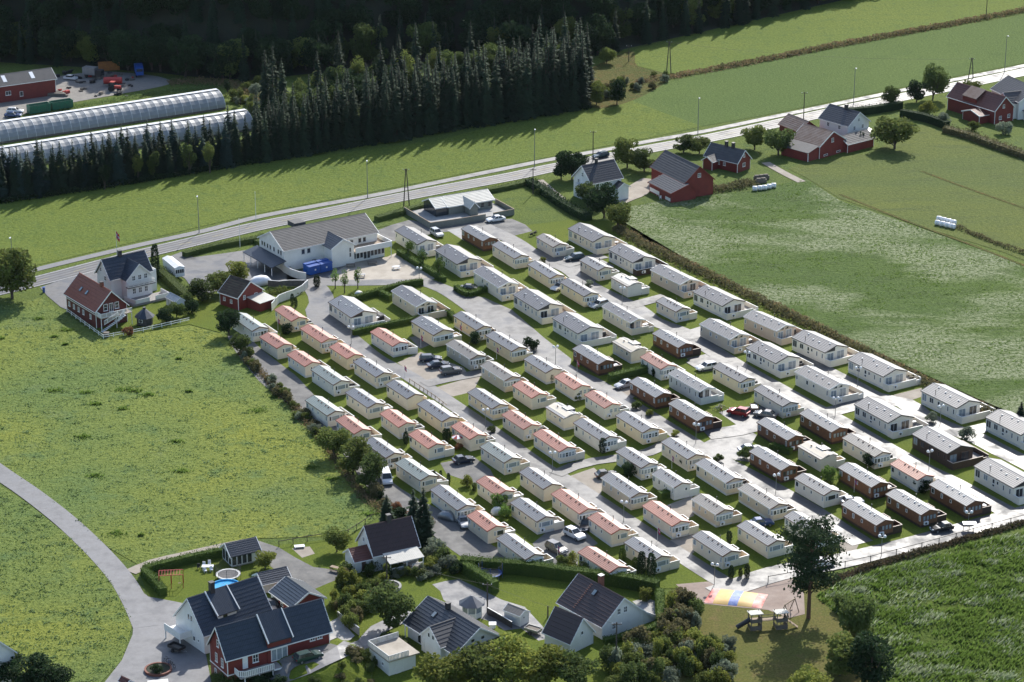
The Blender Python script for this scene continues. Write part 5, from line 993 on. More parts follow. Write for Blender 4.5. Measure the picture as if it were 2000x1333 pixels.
# wooded hillside behind: the front trees one by one, the wood above them as one mass
hw = []
def hill_tree(x, d): y = foot_y(x) + d; return Vector((x, y, zg(x, y) - .2))
x = -190.0; back = []
while x < 120:
    for r_, d in enumerate((1, 6, 11, 17, 23, 30, 38, 47)):
        p = hill_tree(x + rnd.uniform(-3, 3), d + rnd.uniform(-2.5, 2.5)); kind = rnd.random()
        (hw if r_ < 2 else back).append((p, kind, rnd.uniform(.75, 1.2)))
    x += 5.2
for p, kind, s in hw:
    u = to_px(p)[0]
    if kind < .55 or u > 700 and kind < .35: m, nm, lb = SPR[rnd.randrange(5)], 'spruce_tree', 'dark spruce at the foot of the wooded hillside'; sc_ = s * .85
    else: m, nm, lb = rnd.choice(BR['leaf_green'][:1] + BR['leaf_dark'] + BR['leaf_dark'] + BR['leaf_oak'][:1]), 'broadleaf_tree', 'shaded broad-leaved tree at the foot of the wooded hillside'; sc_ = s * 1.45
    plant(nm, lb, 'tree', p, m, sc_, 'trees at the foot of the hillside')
V = []; 
def get_co(me): a = np.empty(len(me.vertices) * 3, np.float32); me.vertices.foreach_get('co', a); return a.reshape(-1, 3)
co_s = [get_co(m[0]) for m in SPR[:3]]; co_b = [get_co(m[0]) for m in BR['leaf_dark'][:2] + BR['leaf_green'][:1]]
VS, VB_ = [], []
for p, kind, s in back:
    a = rnd.uniform(0, 6.28); c_, s_ = math.cos(a), math.sin(a); src = rnd.choice(co_s) if kind < .6 else rnd.choice(co_b); k = s * (.9 if kind < .6 else 1.5)
    q = np.stack([src[:, 0] * c_ - src[:, 1] * s_, src[:, 0] * s_ + src[:, 1] * c_, src[:, 2]], 1) * k + np.array(p); (VS if kind < .6 else VB_).append(q)
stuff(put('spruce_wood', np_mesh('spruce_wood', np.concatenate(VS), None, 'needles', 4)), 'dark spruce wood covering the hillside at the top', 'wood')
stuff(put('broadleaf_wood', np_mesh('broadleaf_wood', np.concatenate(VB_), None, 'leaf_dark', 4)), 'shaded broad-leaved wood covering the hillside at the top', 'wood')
T = [  # px, py of the foot, height, radius, foliage, name, label
 (24, 583, 12.8, 6.0, 'leaf_oak', 'oak_tree', 'large brownish oak at the left edge beside the main road'),
 (1747, 291, 9.6, 5.8, 'leaf_oak', 'fruit_tree', 'round tree casting its shadow on lawn beside rusty barn'),
 (1822, 194, 11, 3.9, 'leaf_green', 'birch_tree', 'tall loose tree beside the main road in the village'),
 (1738, 208, 6.5, 2.6, 'leaf_green', 'broadleaf_tree', 'smaller tree left of the tall roadside tree'),
 (1790, 200, 6.5, 3.0, 'leaf_dark', 'broadleaf_tree', 'dark tree directly left of the tall roadside tree'),
 (1225, 328, 8.5, 3.8, 'leaf_oak', 'broadleaf_tree', 'brownish tree beside the road above the red barn'),
 (1258, 335, 6.5, 3.6, 'leaf_green', 'broadleaf_tree', 'green tree left of the red barn roof'),
 (1335, 298, 5.0, 3.2, 'leaf_green', 'broadleaf_tree', 'round roadside tree left of the red cottage'),
 (1366, 300, 5.0, 3.2, 'leaf_oak', 'broadleaf_tree', 'round roadside tree touching the red cottage garden'),
 (1520, 303, 8.0, 4.4, 'leaf_green', 'broadleaf_tree', 'broad tree left of the rusty red barn'),
 (1474, 292, 7.0, 3.6, 'leaf_oak', 'broadleaf_tree', 'tree between red cottage and rusty barn'),
 (1895, 190, 5.5, 3.0, 'leaf_oak', 'broadleaf_tree', 'tree behind the brown-roofed barn beside road'),
 (1148, 405, 7.0, 3.4, 'leaf_green', 'broadleaf_tree', 'tree in front of the white farmhouse'),
 (1180, 425, 9.0, 4.2, 'leaf_dark', 'broadleaf_tree', 'darkest tree at the far corner of the caravan park'),
 (1207, 446, 7.0, 3.8, 'leaf_oak', 'broadleaf_tree', 'tree beside the farthest lodge at the field hedge'),
 (395, 588, 5.0, 3.4, 'leaf_green', 'broadleaf_tree', 'bushy tree right of the villa garden'),
 (430, 572, 5.5, 3.2, 'leaf_oak', 'broadleaf_tree', 'bushy tree behind the mossy outbuilding'),
 (463, 552, 5.5, 3.0, 'leaf_yellow', 'broadleaf_tree', 'yellowish bush in the yard before the reception'),
 (447, 655, 6.5, 2.8, 'leaf_dark', 'broadleaf_tree', 'dark tree beside the pale green roofed caravan'),
 (470, 692, 5.0, 2.3, 'leaf_green', 'broadleaf_tree', 'small tree at the start of the gravel track'),
 (652, 892, 6.5, 3.5, 'leaf_oak', 'broadleaf_tree', 'first of three bushy trees beside the pasture'),
 (690, 925, 7.3, 3.6, 'leaf_oak', 'broadleaf_tree', 'middle of three bushy trees beside the pasture'),
 (722, 952, 6.8, 3.2, 'leaf_green', 'broadleaf_tree', 'bushy tree directly left of the white van'),
 (658, 1078, 5.0, 2.4, 'leaf_oak', 'fruit_tree', 'small airy tree on the lawn left of brown-roofed house'),
 (518, 1112, 3.6, 2.0, 'leaf_yellow', 'fruit_tree', 'yellowish shrub right of the garden room'),
 (760, 1228, 8.6, 4.1, 'leaf_green', 'broadleaf_tree', 'broad tree beside the lower lane in front of white house'),
 (1670, 1268, 10.5, 3.2, 'leaf_green', 'birch_tree', 'birch at the corner of the tall grass field'),
 (1640, 1320, 7.0, 3.8, 'leaf_oak', 'broadleaf_tree', 'bushy tree right of the playground lawn'),
 (1700, 1345, 9.0, 4.4, 'leaf_dark', 'broadleaf_tree', 'darkest tree at the edge of the tall grass field'),
 (1575, 1370, 6.0, 3.4, 'leaf_yellow', 'broadleaf_tree', 'yellow-green tree at the bottom of the playground'),
 (865, 1352, 7.0, 4.4, 'leaf_yellow', 'broadleaf_tree', 'yellow-green tree below the flat-roofed garage'),
 (935, 1345, 7.8, 4.6, 'leaf_oak', 'broadleaf_tree', 'large tree in front of the bungalow at the bottom'),
 (1000, 1330, 8.0, 4.4, 'leaf_yellow', 'broadleaf_tree', 'bright yellow-green tree in front of the bungalow gable'),
 (1060, 1342, 7.0, 4.2, 'leaf_yellow', 'broadleaf_tree', 'yellow-green tree in front of the white garage'),
 (1120, 1345, 6.4, 3.8, 'leaf_green', 'broadleaf_tree', 'green tree at the bottom below the white garage'),
 (15, 1330, 5.0, 3.4, 'leaf_dark', 'broadleaf_tree', 'dark tree beside the house at the left edge'),
 (60, 1345, 6.0, 3.6, 'leaf_dark', 'broadleaf_tree', 'darkest round tree in the bottom left corner'),
 (105, 1355, 5.0, 3.2, 'leaf_dark', 'broadleaf_tree', 'dark tree at the bottom left beside the field'),
 (345, 620, 3.8, 2.0, 'leaf_green', 'fruit_tree', 'small round tree in the fenced garden'),
 (325, 630, 3.4, 2.0, 'leaf_dark', 'fruit_tree', 'dark fruit tree beside the barbecue hut'),
 (1205, 205, 8.0, 3.0, 'leaf_dark', 'broadleaf_tree', 'dark tree at the corner of the clover field'),
 (1165, 205, 7.0, 2.8, 'leaf_oak', 'broadleaf_tree', 'brownish tree right of the spruce belt'),
 (1096, 350, 7.5, 3.0, 'leaf_dark', 'conifer_clump', 'leftmost dark rounded tree beside the white farmhouse'),
 (1117, 352, 8.0, 3.2, 'leaf_dark', 'conifer_clump', 'middle dark rounded tree beside the white farmhouse'),
 (1134, 349, 7.0, 2.8, 'leaf_dark', 'conifer_clump', 'rightmost dark rounded tree beside the white farmhouse'),
 (1185, 125, 5.5, 2.6, 'leaf_oak', 'broadleaf_tree', 'yellowish tree in the boggy patch below the wood'),
]
for x, y, h, r, m, nm, lb in T:
    ms = rnd.choice(BR[m]); t = plant(nm, lb, 'tree', G(x, y), ms, 1); t.scale = (r / 3.6, r / 3.6, h / 8)
for x, y, h, r, lb in [(828, 1062, 11, 2.6, 'tall dark spruce right of the brown-roofed white house'), (808, 1050, 9.5, 2.4, 'dark spruce behind the brown-roofed white house'), (756, 1045, 8, 2.2, 'spruce top showing above the brown ridge'), (1992, 835, 5.5, 1.8, 'small dark spruce in the field hedge at right edge')]:
    t = plant('spruce_tree', lb, 'tree', G(x, y), SPR[rnd.randrange(5)], 1); t.scale = (r / 2.5, r / 2.5, h / 16)
# tall pine at the park corner
g = np.random.default_rng(77); P = []; limbs = []
for k in range(11):                                    # heavy limbs, each carrying flat needle clumps at its end
    z0 = 4.2 + k * .95; a = k * 2.4 + g.uniform(-.4, .4); ln = g.uniform(2.2, 4.4) * (1 - .35 * max(0, (k - 6) / 5)); e_ = np.array([ln * math.cos(a), ln * math.sin(a), z0 + g.uniform(1.6, 3.4)]); limbs.append(((0, 0, z0), tuple(e_), .13, .05))
    for q in range(6):
        f = g.uniform(.45, 1.05); c = np.array([0, 0, z0]) * (1 - f) + e_ * f + g.normal(size=3) * np.array([.9, .9, .5]); n = 120
        P.append(c + g.normal(size=(n, 3)) * np.array([.75, .75, .38])); limbs.append((tuple(e_ * .8 + np.array([0, 0, z0]) * .2), tuple(c), .05, .02))
for q in range(7): c = np.array([g.normal() * 1.3, g.normal() * 1.3, 15.6 + g.uniform(-.8, 1.2)]); P.append(c + g.normal(size=(130, 3)) * np.array([.8, .8, .45])); limbs.append(((0, 0, 14), tuple(c), .06, .03))
keep = rng; rng = g; V = cards(np.concatenate(P), .5); rng = keep
plant('pine_tree', 'tall scots pine standing alone at the park corner', 'tree', G(1579, 1208), (np_mesh('crown', V, None, 'pine_needles', 4), trunk_mesh(14.5, .38, 'pine_bark', limbs)), 1, rz=.5)
# young round trees and columns
for x, y, h, lb in [(797, 503, 4.6, 'farthest round tree behind the terrace hedge'), (827, 524, 4.6, 'middle round tree behind the terrace hedge'), (857, 540, 4.6, 'nearest round tree behind the terrace hedge')]:
    t = plant('round_tree', lb, 'tree', G(x, y), broad(4.6, 1.4, 'hedge_leaf', 700, .32, 7, .3, int(x), 1.2, clump=.6), 1)
for x, y, h, lb in [(655, 564, 5.2, 'leftmost of three slim young trees before reception'), (673, 573, 5.2, 'middle of three slim young trees before reception'), (699, 564, 5.4, 'rightmost of three slim young trees before reception')]:
    plant('young_tree', lb, 'tree', G(x, y), broad(5.2, 1.0, 'leaf_bright', 420, .3, 9, .3, int(x), 2.0, clump=.5), 1)
for x, y, h, r, k, lb in [(305, 548, 8.5, .95, 0, 'tall dark column cypress beside the white villa'), (1252, 1128, 4.8, .75, 0, 'left of two tall thujas beside grey-roofed caravan'), (1271, 1134, 5.0, .8, 0, 'right of two tall thujas beside grey-roofed caravan'), (1215, 1098, 2.8, .6, 1, 'golden thuja behind the red-roofed caravan'), (1240, 1112, 2.2, .5, 1, 'small golden thuja between two caravans'), (1428, 1130, 2.4, .5, 0, 'left small thuja beside the park exit'), (1446, 1127, 1.6, .35, 0, 'smallest thuja beside the park exit'), (1459, 1130, 2.6, .5, 0, 'right small thuja beside the park exit'), (619, 560, 2.6, .75, 0, 'small dark conifer beside the reception road'), (571, 596, 2.6, .45, 0, 'left of two thin thujas at the curved wall'), (578, 600, 2.2, .4, 0, 'right of two thin thujas at the curved wall'), (870, 862, 2.6, .55, 0, 'left dark thuja between two caravans by path'), (876, 864, 2.8, .5, 0, 'right dark thuja between two caravans by path'), (793, 868, 2.6, .5, 0, 'dark thuja left of red-roofed caravan'), (848, 943, 2.4, .35, 0, 'thin thuja beside the small asphalt car park'), (861, 935, 1.6, .3, 0, 'small thuja beside the small asphalt car park'), (876, 948, 2.4, .35, 0, 'thin thuja right of pale green roofed caravan'), (1177, 885, 3.0, .7, 0, 'dark thuja before white bay-fronted caravan'), (1424, 1060, 2.2, .5, 0, 'dark conifer behind grey-roofed caravan near pine'), (1077, 748, 2.4, .5, 0, 'dark conifer beside caravan on the middle road')]:
    t = plant('column_conifer', lb, 'tree', G(x, y), COL[k], 1); t.scale = (r / .85, r / .85, h / 6)
# shrubs
SHR = [(1037, 683, 'leaf_dark', 1.0, 'dark round bush by the wide park road'), (1225, 1133, 'leaf_dark', .6, 'bush before the last red-roofed caravan'), (1344, 912, 'leaf_dark', .8, 'dark bush beside grey-roofed caravan front'), (1230, 930, 'leaf_dark', .9, 'dark clipped bush before bay window'), (1310, 975, 'hedge', .9, ''), (1455, 896, 'leaf_green', .8, 'green bush at the corner of brown caravan'), (1623, 940, 'leaf_bright', 1.0, 'bright bush between cream and brown caravans'), (1887, 858, 'leaf_willow', .9, 'pale flowering bush by the dark brown lodge'), (1819, 825, 'leaf_willow', .7, 'pale bush beside the park road junction'), (1150, 560, 'leaf_willow', .6, 'pale round bush by the park road'), (1060, 515, 'leaf_yellow', .5, 'yellowish shrub beside white-fronted caravan'), (1395, 600, 'leaf_dark', .7, 'dark bush before the ivory lodge'), (1000, 680, 'leaf_dark', .6, 'dark shrub between yellowish caravans'), (930, 672, 'leaf_dark', .9, 'dark shrub mass before yellowish caravan'), (1243, 798, 'leaf_green', .6, 'round shrub on the park road verge'), (1268, 812, 'leaf_yellow', .5, 'yellowish shrub on the park road verge'), (1318, 852, 'leaf_yellow', .5, 'yellow shrub beside the middle park road'), (1402, 902, 'leaf_green', .6, 'small shrub at the road corner'), (960, 845, 'leaf_green', .5, 'small shrub beside lamp post'), (895, 878, 'leaf_autumn', .5, 'reddish shrub beside dark hatchback'), (1128, 782, 'leaf_green', .6, 'shrub before red-roofed caravan front'), (912, 950, 'leaf_yellow', .7, 'yellowish shrub beside gravel car park'), (925, 958, 'leaf_green', .5, 'green shrub beside red-roofed caravan'), (975, 995, 'leaf_bright', 1.0, 'bright hedge bush between two caravans'), (988, 1010, 'leaf_bright', .8, 'second bright bush between two caravans'), (560, 652, 'leaf_dark', .8, 'dark bush before red-roofed caravan'), (1700, 912, 'leaf_dark', .9, 'dark bush before cream bay-fronted caravan'), (1800, 960, 'leaf_dark', 1.0, 'dark bush between red and brown caravans'), (1280, 735, 'leaf_dark', .6, 'dark bush beside long white caravan'), (846, 1085, 'leaf_willow', 1.2, 'pale round bush right of brown-roofed house'), (862, 1100, 'leaf_green', 1.1, 'green bush beside trampoline hedge'), (878, 1112, 'leaf_willow', 1.0, 'grey-green bush at hedge corner'), (842, 1112, 'leaf_yellow', .9, 'yellow-green bush before the hedge corner'), (893, 1120, 'leaf_dark', .9, 'dark bush at the hedge end'), (755, 1128, 'leaf_dark', .6, 'round clipped bush in the garden circle'), (250, 655, 'leaf_autumn', .7, 'red-leaved shrub beside the barbecue hut'), (375, 612, 'leaf_dark', 1.0, 'dark bush at the garden corner'), (365, 598, 'leaf_green', 1.0, 'green bush behind the small greenhouse'), (305, 1316, 'leaf_dark', .6, 'round shrub in the stone flower bed'), (1050, 380, 'leaf_green', .5, 'bush beside garden path'), (1262, 1175, 'leaf_yellow', .8, 'yellowish shrub on the garden patio'), (1900, 255, 'leaf_oak', 1.0, 'bush before the brown-roofed barn'), (1960, 262, 'leaf_willow', 1.3, 'pale bush before the barn gable'), (1810, 225, 'leaf_yellow', 1.4, 'yellow-leaved bush left of the brown-roofed barn'), (1845, 245, 'leaf_willow', 1.2, 'grey-green bush left of the brown-roofed barn'), (1680, 285, 'leaf_dark', 1.3, 'dark bush beside the white farmhouse gable'), (1645, 1190, 'leaf_green', .9, 'bush at the edge of tall grass'), (1570, 1355, 'leaf_bright', .8, 'bright shrub below the playground')]
for x, y, m, s, lb in SHR:
    if m == 'hedge': continue
    plant('shrub', lb, 'shrub', G(x, y), rnd.choice(BUSH[m]), s)
# wild bushes: willows beside the brown-roofed house and along the lanes
def thicket(poly, n, kinds, lo, hi, label, group):
    P = [G(*p) for p in poly]; xs_ = [p.x for p in P]; ys_ = [p.y for p in P]; k = 0
    while k < n:
        X, Y = rnd.uniform(min(xs_), max(xs_)), rnd.uniform(min(ys_), max(ys_))
        if inside(P, np.array([X]), np.array([Y]))[0]:
            plant('shrub', label, 'shrub', (X, Y, zb(X, Y) - .1), rnd.choice(BUSH[rnd.choice(kinds)]), rnd.uniform(lo, hi), group, sz=rnd.uniform(lo, hi) * 1.1); k += 1
thicket([(1300, 1170), (1328, 1168), (1362, 1212), (1425, 1270), (1420, 1345), (1170, 1345), (1200, 1270), (1295, 1255)], 84, ('leaf_willow', 'leaf_green', 'leaf_oak', 'leaf_yellow', 'scrub_leaf'), .6, 1.35, 'bush in the willow thicket right of the white garage', 'willow thicket')
thicket([(640, 1140), (690, 1115), (760, 1125), (770, 1150), (735, 1190), (700, 1240), (650, 1200)], 34, ('leaf_oak', 'leaf_green', 'leaf_yellow', 'scrub_leaf'), .5, 1.05, 'bush on the bank between red house and white house', 'bushes on the garden bank')
thicket([(1240, 150), (1300, 140), (1310, 165), (1240, 185), (1160, 200), (1160, 185)], 22, ('scrub_leaf', 'leaf_willow', 'leaf_oak'), .5, .9, 'bush in the boggy patch beside clover field', 'bushes in the boggy patch')
thicket([(590, 1345), (650, 1312), (715, 1275), (760, 1250), (775, 1262), (735, 1290), (725, 1345)], 26, ('leaf_green', 'scrub_leaf', 'leaf_oak'), .3, .6, 'low bush on the verge of the lower lane', 'low bushes along the lower lane')
thicket([(430, 1335), (520, 1322), (560, 1345), (430, 1350)], 9, ('leaf_green', 'leaf_dark'), .5, .9, 'bush below the white balcony', 'bushes below the balcony')
thicket([(720, 1110), (810, 1115), (880, 1125), (860, 1135), (760, 1130), (715, 1125)], 16, ('leaf_willow', 'leaf_green', 'leaf_oak'), .4, .8, 'flowering shrub in front of the veranda', 'shrubs before the veranda')
thicket([(1150, 1100), (1170, 1120), (1110, 1122), (1040, 1112), (1060, 1105)], 10, ('leaf_yellow', 'leaf_oak'), .5, .8, 'yellowish bush behind the long hedge', 'bushes behind the long hedge')
thicket([(480, 680), (500, 720), (560, 770), (600, 815), (640, 860), (610, 850), (540, 775), (470, 700)], 44, ('scrub_leaf', 'leaf_oak', 'scrub_leaf', 'leaf_willow'), .35, .75, 'low bush on the bank between pasture and gravel track', 'bushes along the pasture bank')
thicket([(735, 960), (770, 985), (840, 1025), (830, 1035), (760, 1000), (725, 970)], 12, ('scrub_leaf', 'leaf_dark', 'leaf_autumn'), .4, .8, 'low bush at the pasture end beside the white van', 'bushes beside the van')
thicket([(440, 195), (480, 150), (520, 155), (560, 200), (500, 240), (470, 215)], 20, ('leaf_yellow', 'leaf_oak', 'leaf_willow'), .6, 1.2, 'bush between the polytunnels and the wood', 'bushes behind the polytunnels')
# hedges: dark core and a leafy skin, one thing each
def hedge(px, w, h, label, mat='hedge_leaf', dens=26, name='hedge', lump=.12, size=.26):
    P = spline([G(*p) for p in px], 1.2); mb = MB(); pts = []
    for a, b in zip(P, P[1:]):
        d = (b - a); l = d.length
        if l < 1e-3: continue
        d.normalize(); nn = Vector((-d.y, d.x, 0)); mb.loft([[a - nn * w * .42 + Vector((0, 0, -.1)), a + nn * w * .42 + Vector((0, 0, -.1)), a + nn * w * .40 + Vector((0, 0, h * .92)), a - nn * w * .40 + Vector((0, 0, h * .92))], [b - nn * w * .42 + Vector((0, 0, -.1)), b + nn * w * .42 + Vector((0, 0, -.1)), b + nn * w * .40 + Vector((0, 0, h * .92)), b - nn * w * .40 + Vector((0, 0, h * .92))]])
        n = int(dens * l * (h * 2 + w)); u = rng.uniform(0, l, n); side = rng.uniform(0, 2 * h + w, n)
        off = np.where(side < h, -w / 2, np.where(side < 2 * h, w / 2, side - 2 * h - w / 2)); z = np.where(side < h, side, np.where(side < 2 * h, side - h, h)) + rng.normal(0, lump, n)
        off = off + rng.normal(0, lump * .7, n)
        pts.append(np.stack([a.x + d.x * u + nn.x * off, a.y + d.y * u + nn.y * off, a.z + z], 1))
    V = cards(np.concatenate(pts), size); n0 = len(mb.v); F = list(mb.f) + [tuple(n0 + 4 * k + q for q in range(4)) for k in range(len(V) // 4)]
    me = bpy.data.meshes.new(name); me.from_pydata(mb.v + [tuple(v) for v in V], [], F); me.update(); me.materials.append(MATS[mat])
    return tag(put(name, me), label, 'hedge')
hedge([(778, 497), (815, 520), (868, 552)], 1.3, 1.3, 'long clipped hedge between reception terrace and lodges')
hedge([(684, 592), (745, 575), (790, 562), (826, 557)], 1.2, 1.5, 'clipped hedge behind the lodge below reception lawn')
hedge([(742, 577), (764, 588)], 1.2, 1.4, 'short hedge spur between two lodges')
hedge([(890, 566), (915, 580), (945, 570), (956, 570)], 1.2, 1.2, 'low angled hedge around the dark parked saloon', dens=34)
hedge([(1190, 745), (1262, 727)], 1.6, 1.5, 'green hedge between brown caravan and silver car')
hedge([(690, 656), (760, 640), (800, 632), (870, 616), (886, 628)], 1.0, 1.3, 'hedge behind the red-roofed and dome-roofed caravans')
hedge([(900, 1112), (960, 1117), (1030, 1122), (1100, 1132), (1170, 1140), (1240, 1150), (1285, 1160)], 1.8, 2.4, 'long tall hedge along the bottom of the caravan park')
hedge([(906, 1118), (940, 1140), (968, 1158)], 1.6, 2.2, 'hedge leg running down beside the blue trampoline')
hedge([(1288, 1165), (1290, 1200), (1290, 1222)], 1.5, 1.6, 'hedge along the right side of the garden patio')
hedge([(1180, 1258), (1230, 1246), (1275, 1232), (1292, 1222)], 1.2, 1.0, 'low hedge below the white gable')
hedge([(281, 1122), (305, 1116), (360, 1102), (436, 1086)], 1.4, 1.6, 'hedge behind the climbing frame lawn')
hedge([(281, 1124), (300, 1142), (320, 1165)], 1.4, 1.6, 'hedge leg beside the forecourt')
hedge([(360, 502), (400, 491), (440, 482), (500, 472), (520, 466)], 2.0, 1.2, 'long roadside hedge before the reception', 'leaf_green', dens=14)
hedge([(500, 478), (560, 462), (620, 448)], 1.6, 1.0, 'roadside hedge behind the reception hall', 'leaf_green', dens=14)
hedge([(735, 432), (800, 414), (860, 398), (930, 382), (1000, 368), (1030, 360)], 2.0, 1.2, 'roadside hedge behind the chalet', 'leaf_green', dens=14, lump=.25)
hedge([(1032, 362), (1060, 378), (1095, 402), (1125, 420), (1150, 432)], 2.4, 1.8, 'wild hedge between chalet lawn and farmhouse', 'leaf_dark', dens=14, lump=.35, size=.4)
hedge([(300, 530), (325, 548), (345, 568), (370, 590)], 2.2, 1.8, 'dense green hedge beside the white mobile home', 'leaf_green', dens=18, lump=.25)
hedge([(1655, 226), (1700, 222), (1760, 212)], 2.0, 2.2, 'tall dark hedge beside the farm garden', 'leaf_dark', dens=14, lump=.25)
hedge([(1760, 228), (1810, 238), (1850, 252)], 2.2, 2.2, 'dark clipped hedge below the tall roadside tree', 'leaf_dark', dens=14, lump=.25)
hedge([(1845, 258), (1890, 270), (1940, 288), (2010, 312)], 2.6, 1.6, 'wild hedge above the mown field at right edge', 'scrub_leaf', dens=12, lump=.4, size=.45)
hedge([(760, 1285), (790, 1262), (745, 1250)], 1.6, 1.2, 'clipped hedge beside the lower lane', 'leaf_green', dens=18)
hedge([(1288, 975), (1318, 968)], 1.4, 1.4, 'square clipped hedge before the white caravan')
hedge([(1505, 876), (1545, 888)], 1.4, 1.2, 'short hedge behind the brown caravan')
# scrub banks: uncountable growth
def scrub(name, px, w, h, n, mat, label, size=.55, cat='scrub'):
    P = spline([G(*p) for p in px], 2.0); A = np.array([[p.x, p.y, p.z] for p in P]); i = rng.integers(0, len(A) - 1, n); f = rng.uniform(0, 1, n)[:, None]
    q = A[i] * (1 - f) + A[i + 1] * f; d = A[i + 1] - A[i]; d /= np.linalg.norm(d, axis=1)[:, None] + 1e-9; s = np.clip(rng.normal(0, .38, n), -1, 1); q = q + np.stack([-d[:, 1], d[:, 0], np.zeros(n)], 1) * (s * w / 2)[:, None]
    hh = h * (1 - .6 * s ** 2) * (.55 + .45 * np.sin(i * .9 + 1.3 * np.sin(i * .37)) ** 2); q[:, 2] += rng.uniform(0, 1, n) ** .8 * hh
    return stuff(put(name, np_mesh(name, cards(q, size, 0.1), None, mat, 4)), label, cat)
FH = [(1205, 448), (1250, 478), (1330, 517), (1400, 550), (1500, 600), (1600, 648), (1700, 698), (1800, 748), (1900, 795), (2020, 850)]
scrub('field_scrub', FH, 4.5, 1.7, 9000, 'scrub_leaf', 'brownish scrub bank between caravan park and pale field')
scrub('field_reeds', [(x + 4, y - 6) for x, y in FH], 3.0, 1.2, 4000, 'reed_leaf', 'dry reeds along the far side of the scrub bank', .45, 'reeds')
scrub('ditch_reeds', [(1245, 162), (1310, 152), (1500, 117), (1620, 92), (1750, 68), (1880, 44), (2030, 16)], 6, 1.2, 7000, 'reed_leaf', 'brown reeds in the ditch between upper fields', .6, 'reeds')
scrub('ditch_bushes', [(1400, 136), (1500, 118), (1700, 80), (1860, 50), (2030, 18)], 3, 1.8, 1800, 'scrub_leaf', 'low brown bushes in the upper ditch', .6)
scrub('park_edge_reeds', [(1620, 1140), (1700, 1108), (1780, 1085), (1860, 1062), (1940, 1040), (2030, 1014)], 2.4, .9, 4200, 'dry_reed', 'dry reddish growth between park road and tall grass', .45, 'reeds')
scrub('pasture_bank', [(470, 690), (520, 740), (570, 790), (620, 850), (660, 905), (715, 975), (750, 1002)], 3.0, .9, 4200, 'reed_leaf', 'dry growth on the bank between pasture and park', .4)
scrub('farm_scrub', [(1370, 376), (1400, 372), (1440, 366), (1470, 358)], 6, 1.8, 1500, 'scrub_leaf', 'brownish scrub right of the large red barn')
scrub('mown_ditch', [(1862, 442), (1900, 458), (1960, 482), (2030, 505)], 2.5, 1.0, 1200, 'scrub_leaf', 'dry weeds along the ditch of mown field', .45)
scrub('belt_undergrowth', [(-20, 400), (120, 380), (250, 360), (480, 322), (800, 268), (1000, 236), (1150, 212)], 3.0, 1.6, 6000, 'leaf_dark', 'dark undergrowth along the foot of spruce belt', .7, 'undergrowth')
scrub('yard_weeds', [(330, 165), (400, 160), (460, 170), (500, 200)], 9, 1.3, 2500, 'reed_leaf', 'tall weeds behind the polytunnels', .5, 'weeds')
scrub('yard_edge_weeds', [(100, 215), (200, 200), (320, 180), (420, 172)], 6, .5, 2500, 'grass_blade', 'weeds in front of the containers', .45, 'weeds')
scrub('garden_weeds', [(525, 575), (560, 570), (575, 580)], 6, 1.2, 900, 'leaf_oak', 'overgrown garden plants behind the curved wall', .4, 'plants')
# grasses standing on the fields
def tufts(name, poly, n, h, mat, label, clump=0, spread=.6, lean=(0.1, -.25)):
    P = [G(*p) for p in poly]; x0, x1 = min(p.x for p in P), max(p.x for p in P); y0, y1 = min(p.y for p in P), max(p.y for p in P)
    if clump:
        cx, cy = rng.uniform(x0, x1, clump), rng.uniform(y0, y1, clump); k = rng.integers(0, clump, n); sp = spread * rng.uniform(.4, 1.6, clump); X = cx[k] + rng.normal(0, 1, n) * sp[k] * 1.6; Y = cy[k] + rng.normal(0, 1, n) * sp[k]
    else: X, Y = rng.uniform(x0, x1, n), rng.uniform(y0, y1, n)
    m = inside(P, X, Y); X, Y = X[m], Y[m]; n = len(X); a = rng.uniform(0, 2 * np.pi, n); hh = h * rng.uniform(.5, 1.3, n); w = .15 * rng.uniform(.6, 1.4, n)
    b0 = np.stack([X - np.cos(a) * w, Y - np.sin(a) * w, np.zeros(n)], 1); b1 = np.stack([X + np.cos(a) * w, Y + np.sin(a) * w, np.zeros(n)], 1); tp = np.stack([X + rng.normal(lean[0], .18, n), Y + rng.normal(lean[1], .18, n), hh], 1)
    return stuff(put(name, np_mesh(name, np.stack([b0, b1, tp], 1).reshape(-1, 3), None, mat, 3)), label, 'grass')
tufts('pasture_grass', POLY['pasture'], 24000, .16, 'grass_blade', 'grass standing on the left pasture')
tufts('pasture_weeds', POLY['pasture'], 17000, .24, 'dock_leaf', 'pale weeds in clumps on the left pasture', 1700, .4)
tufts('pasture_clumps', POLY['pasture'], 4500, .5, 'tall_blade', 'dark tussocks on the left pasture', 55, .45)
tufts('west_grass', POLY['west'], 12000, .18, 'grass_blade', 'grass standing on the bottom left field')
tufts('west_weeds', POLY['west'], 9000, .26, 'dock_leaf', 'pale weeds in clumps on the bottom left field', 600, .4)
tufts('tall_field_grass', POLY['tall'], 42000, .75, 'tall_blade', 'tall green grass on the bottom right field', 900, .8, (.25, -.3))
tufts('tall_field_pale', POLY['tall'], 12000, .7, 'pale_blade', 'pale lodged stems on the bottom right field', 130, .9, (.5, -.1))
tufts('strip_grass', POLY['stripf'], 30000, .13, 'grass_blade', 'grass standing on the strip field')
tufts('lodged_grass', POLY['lodged'], 14000, .35, 'tall_blade', 'tall grass standing on the pale field', 1500, 1.2, (.3, -.2))

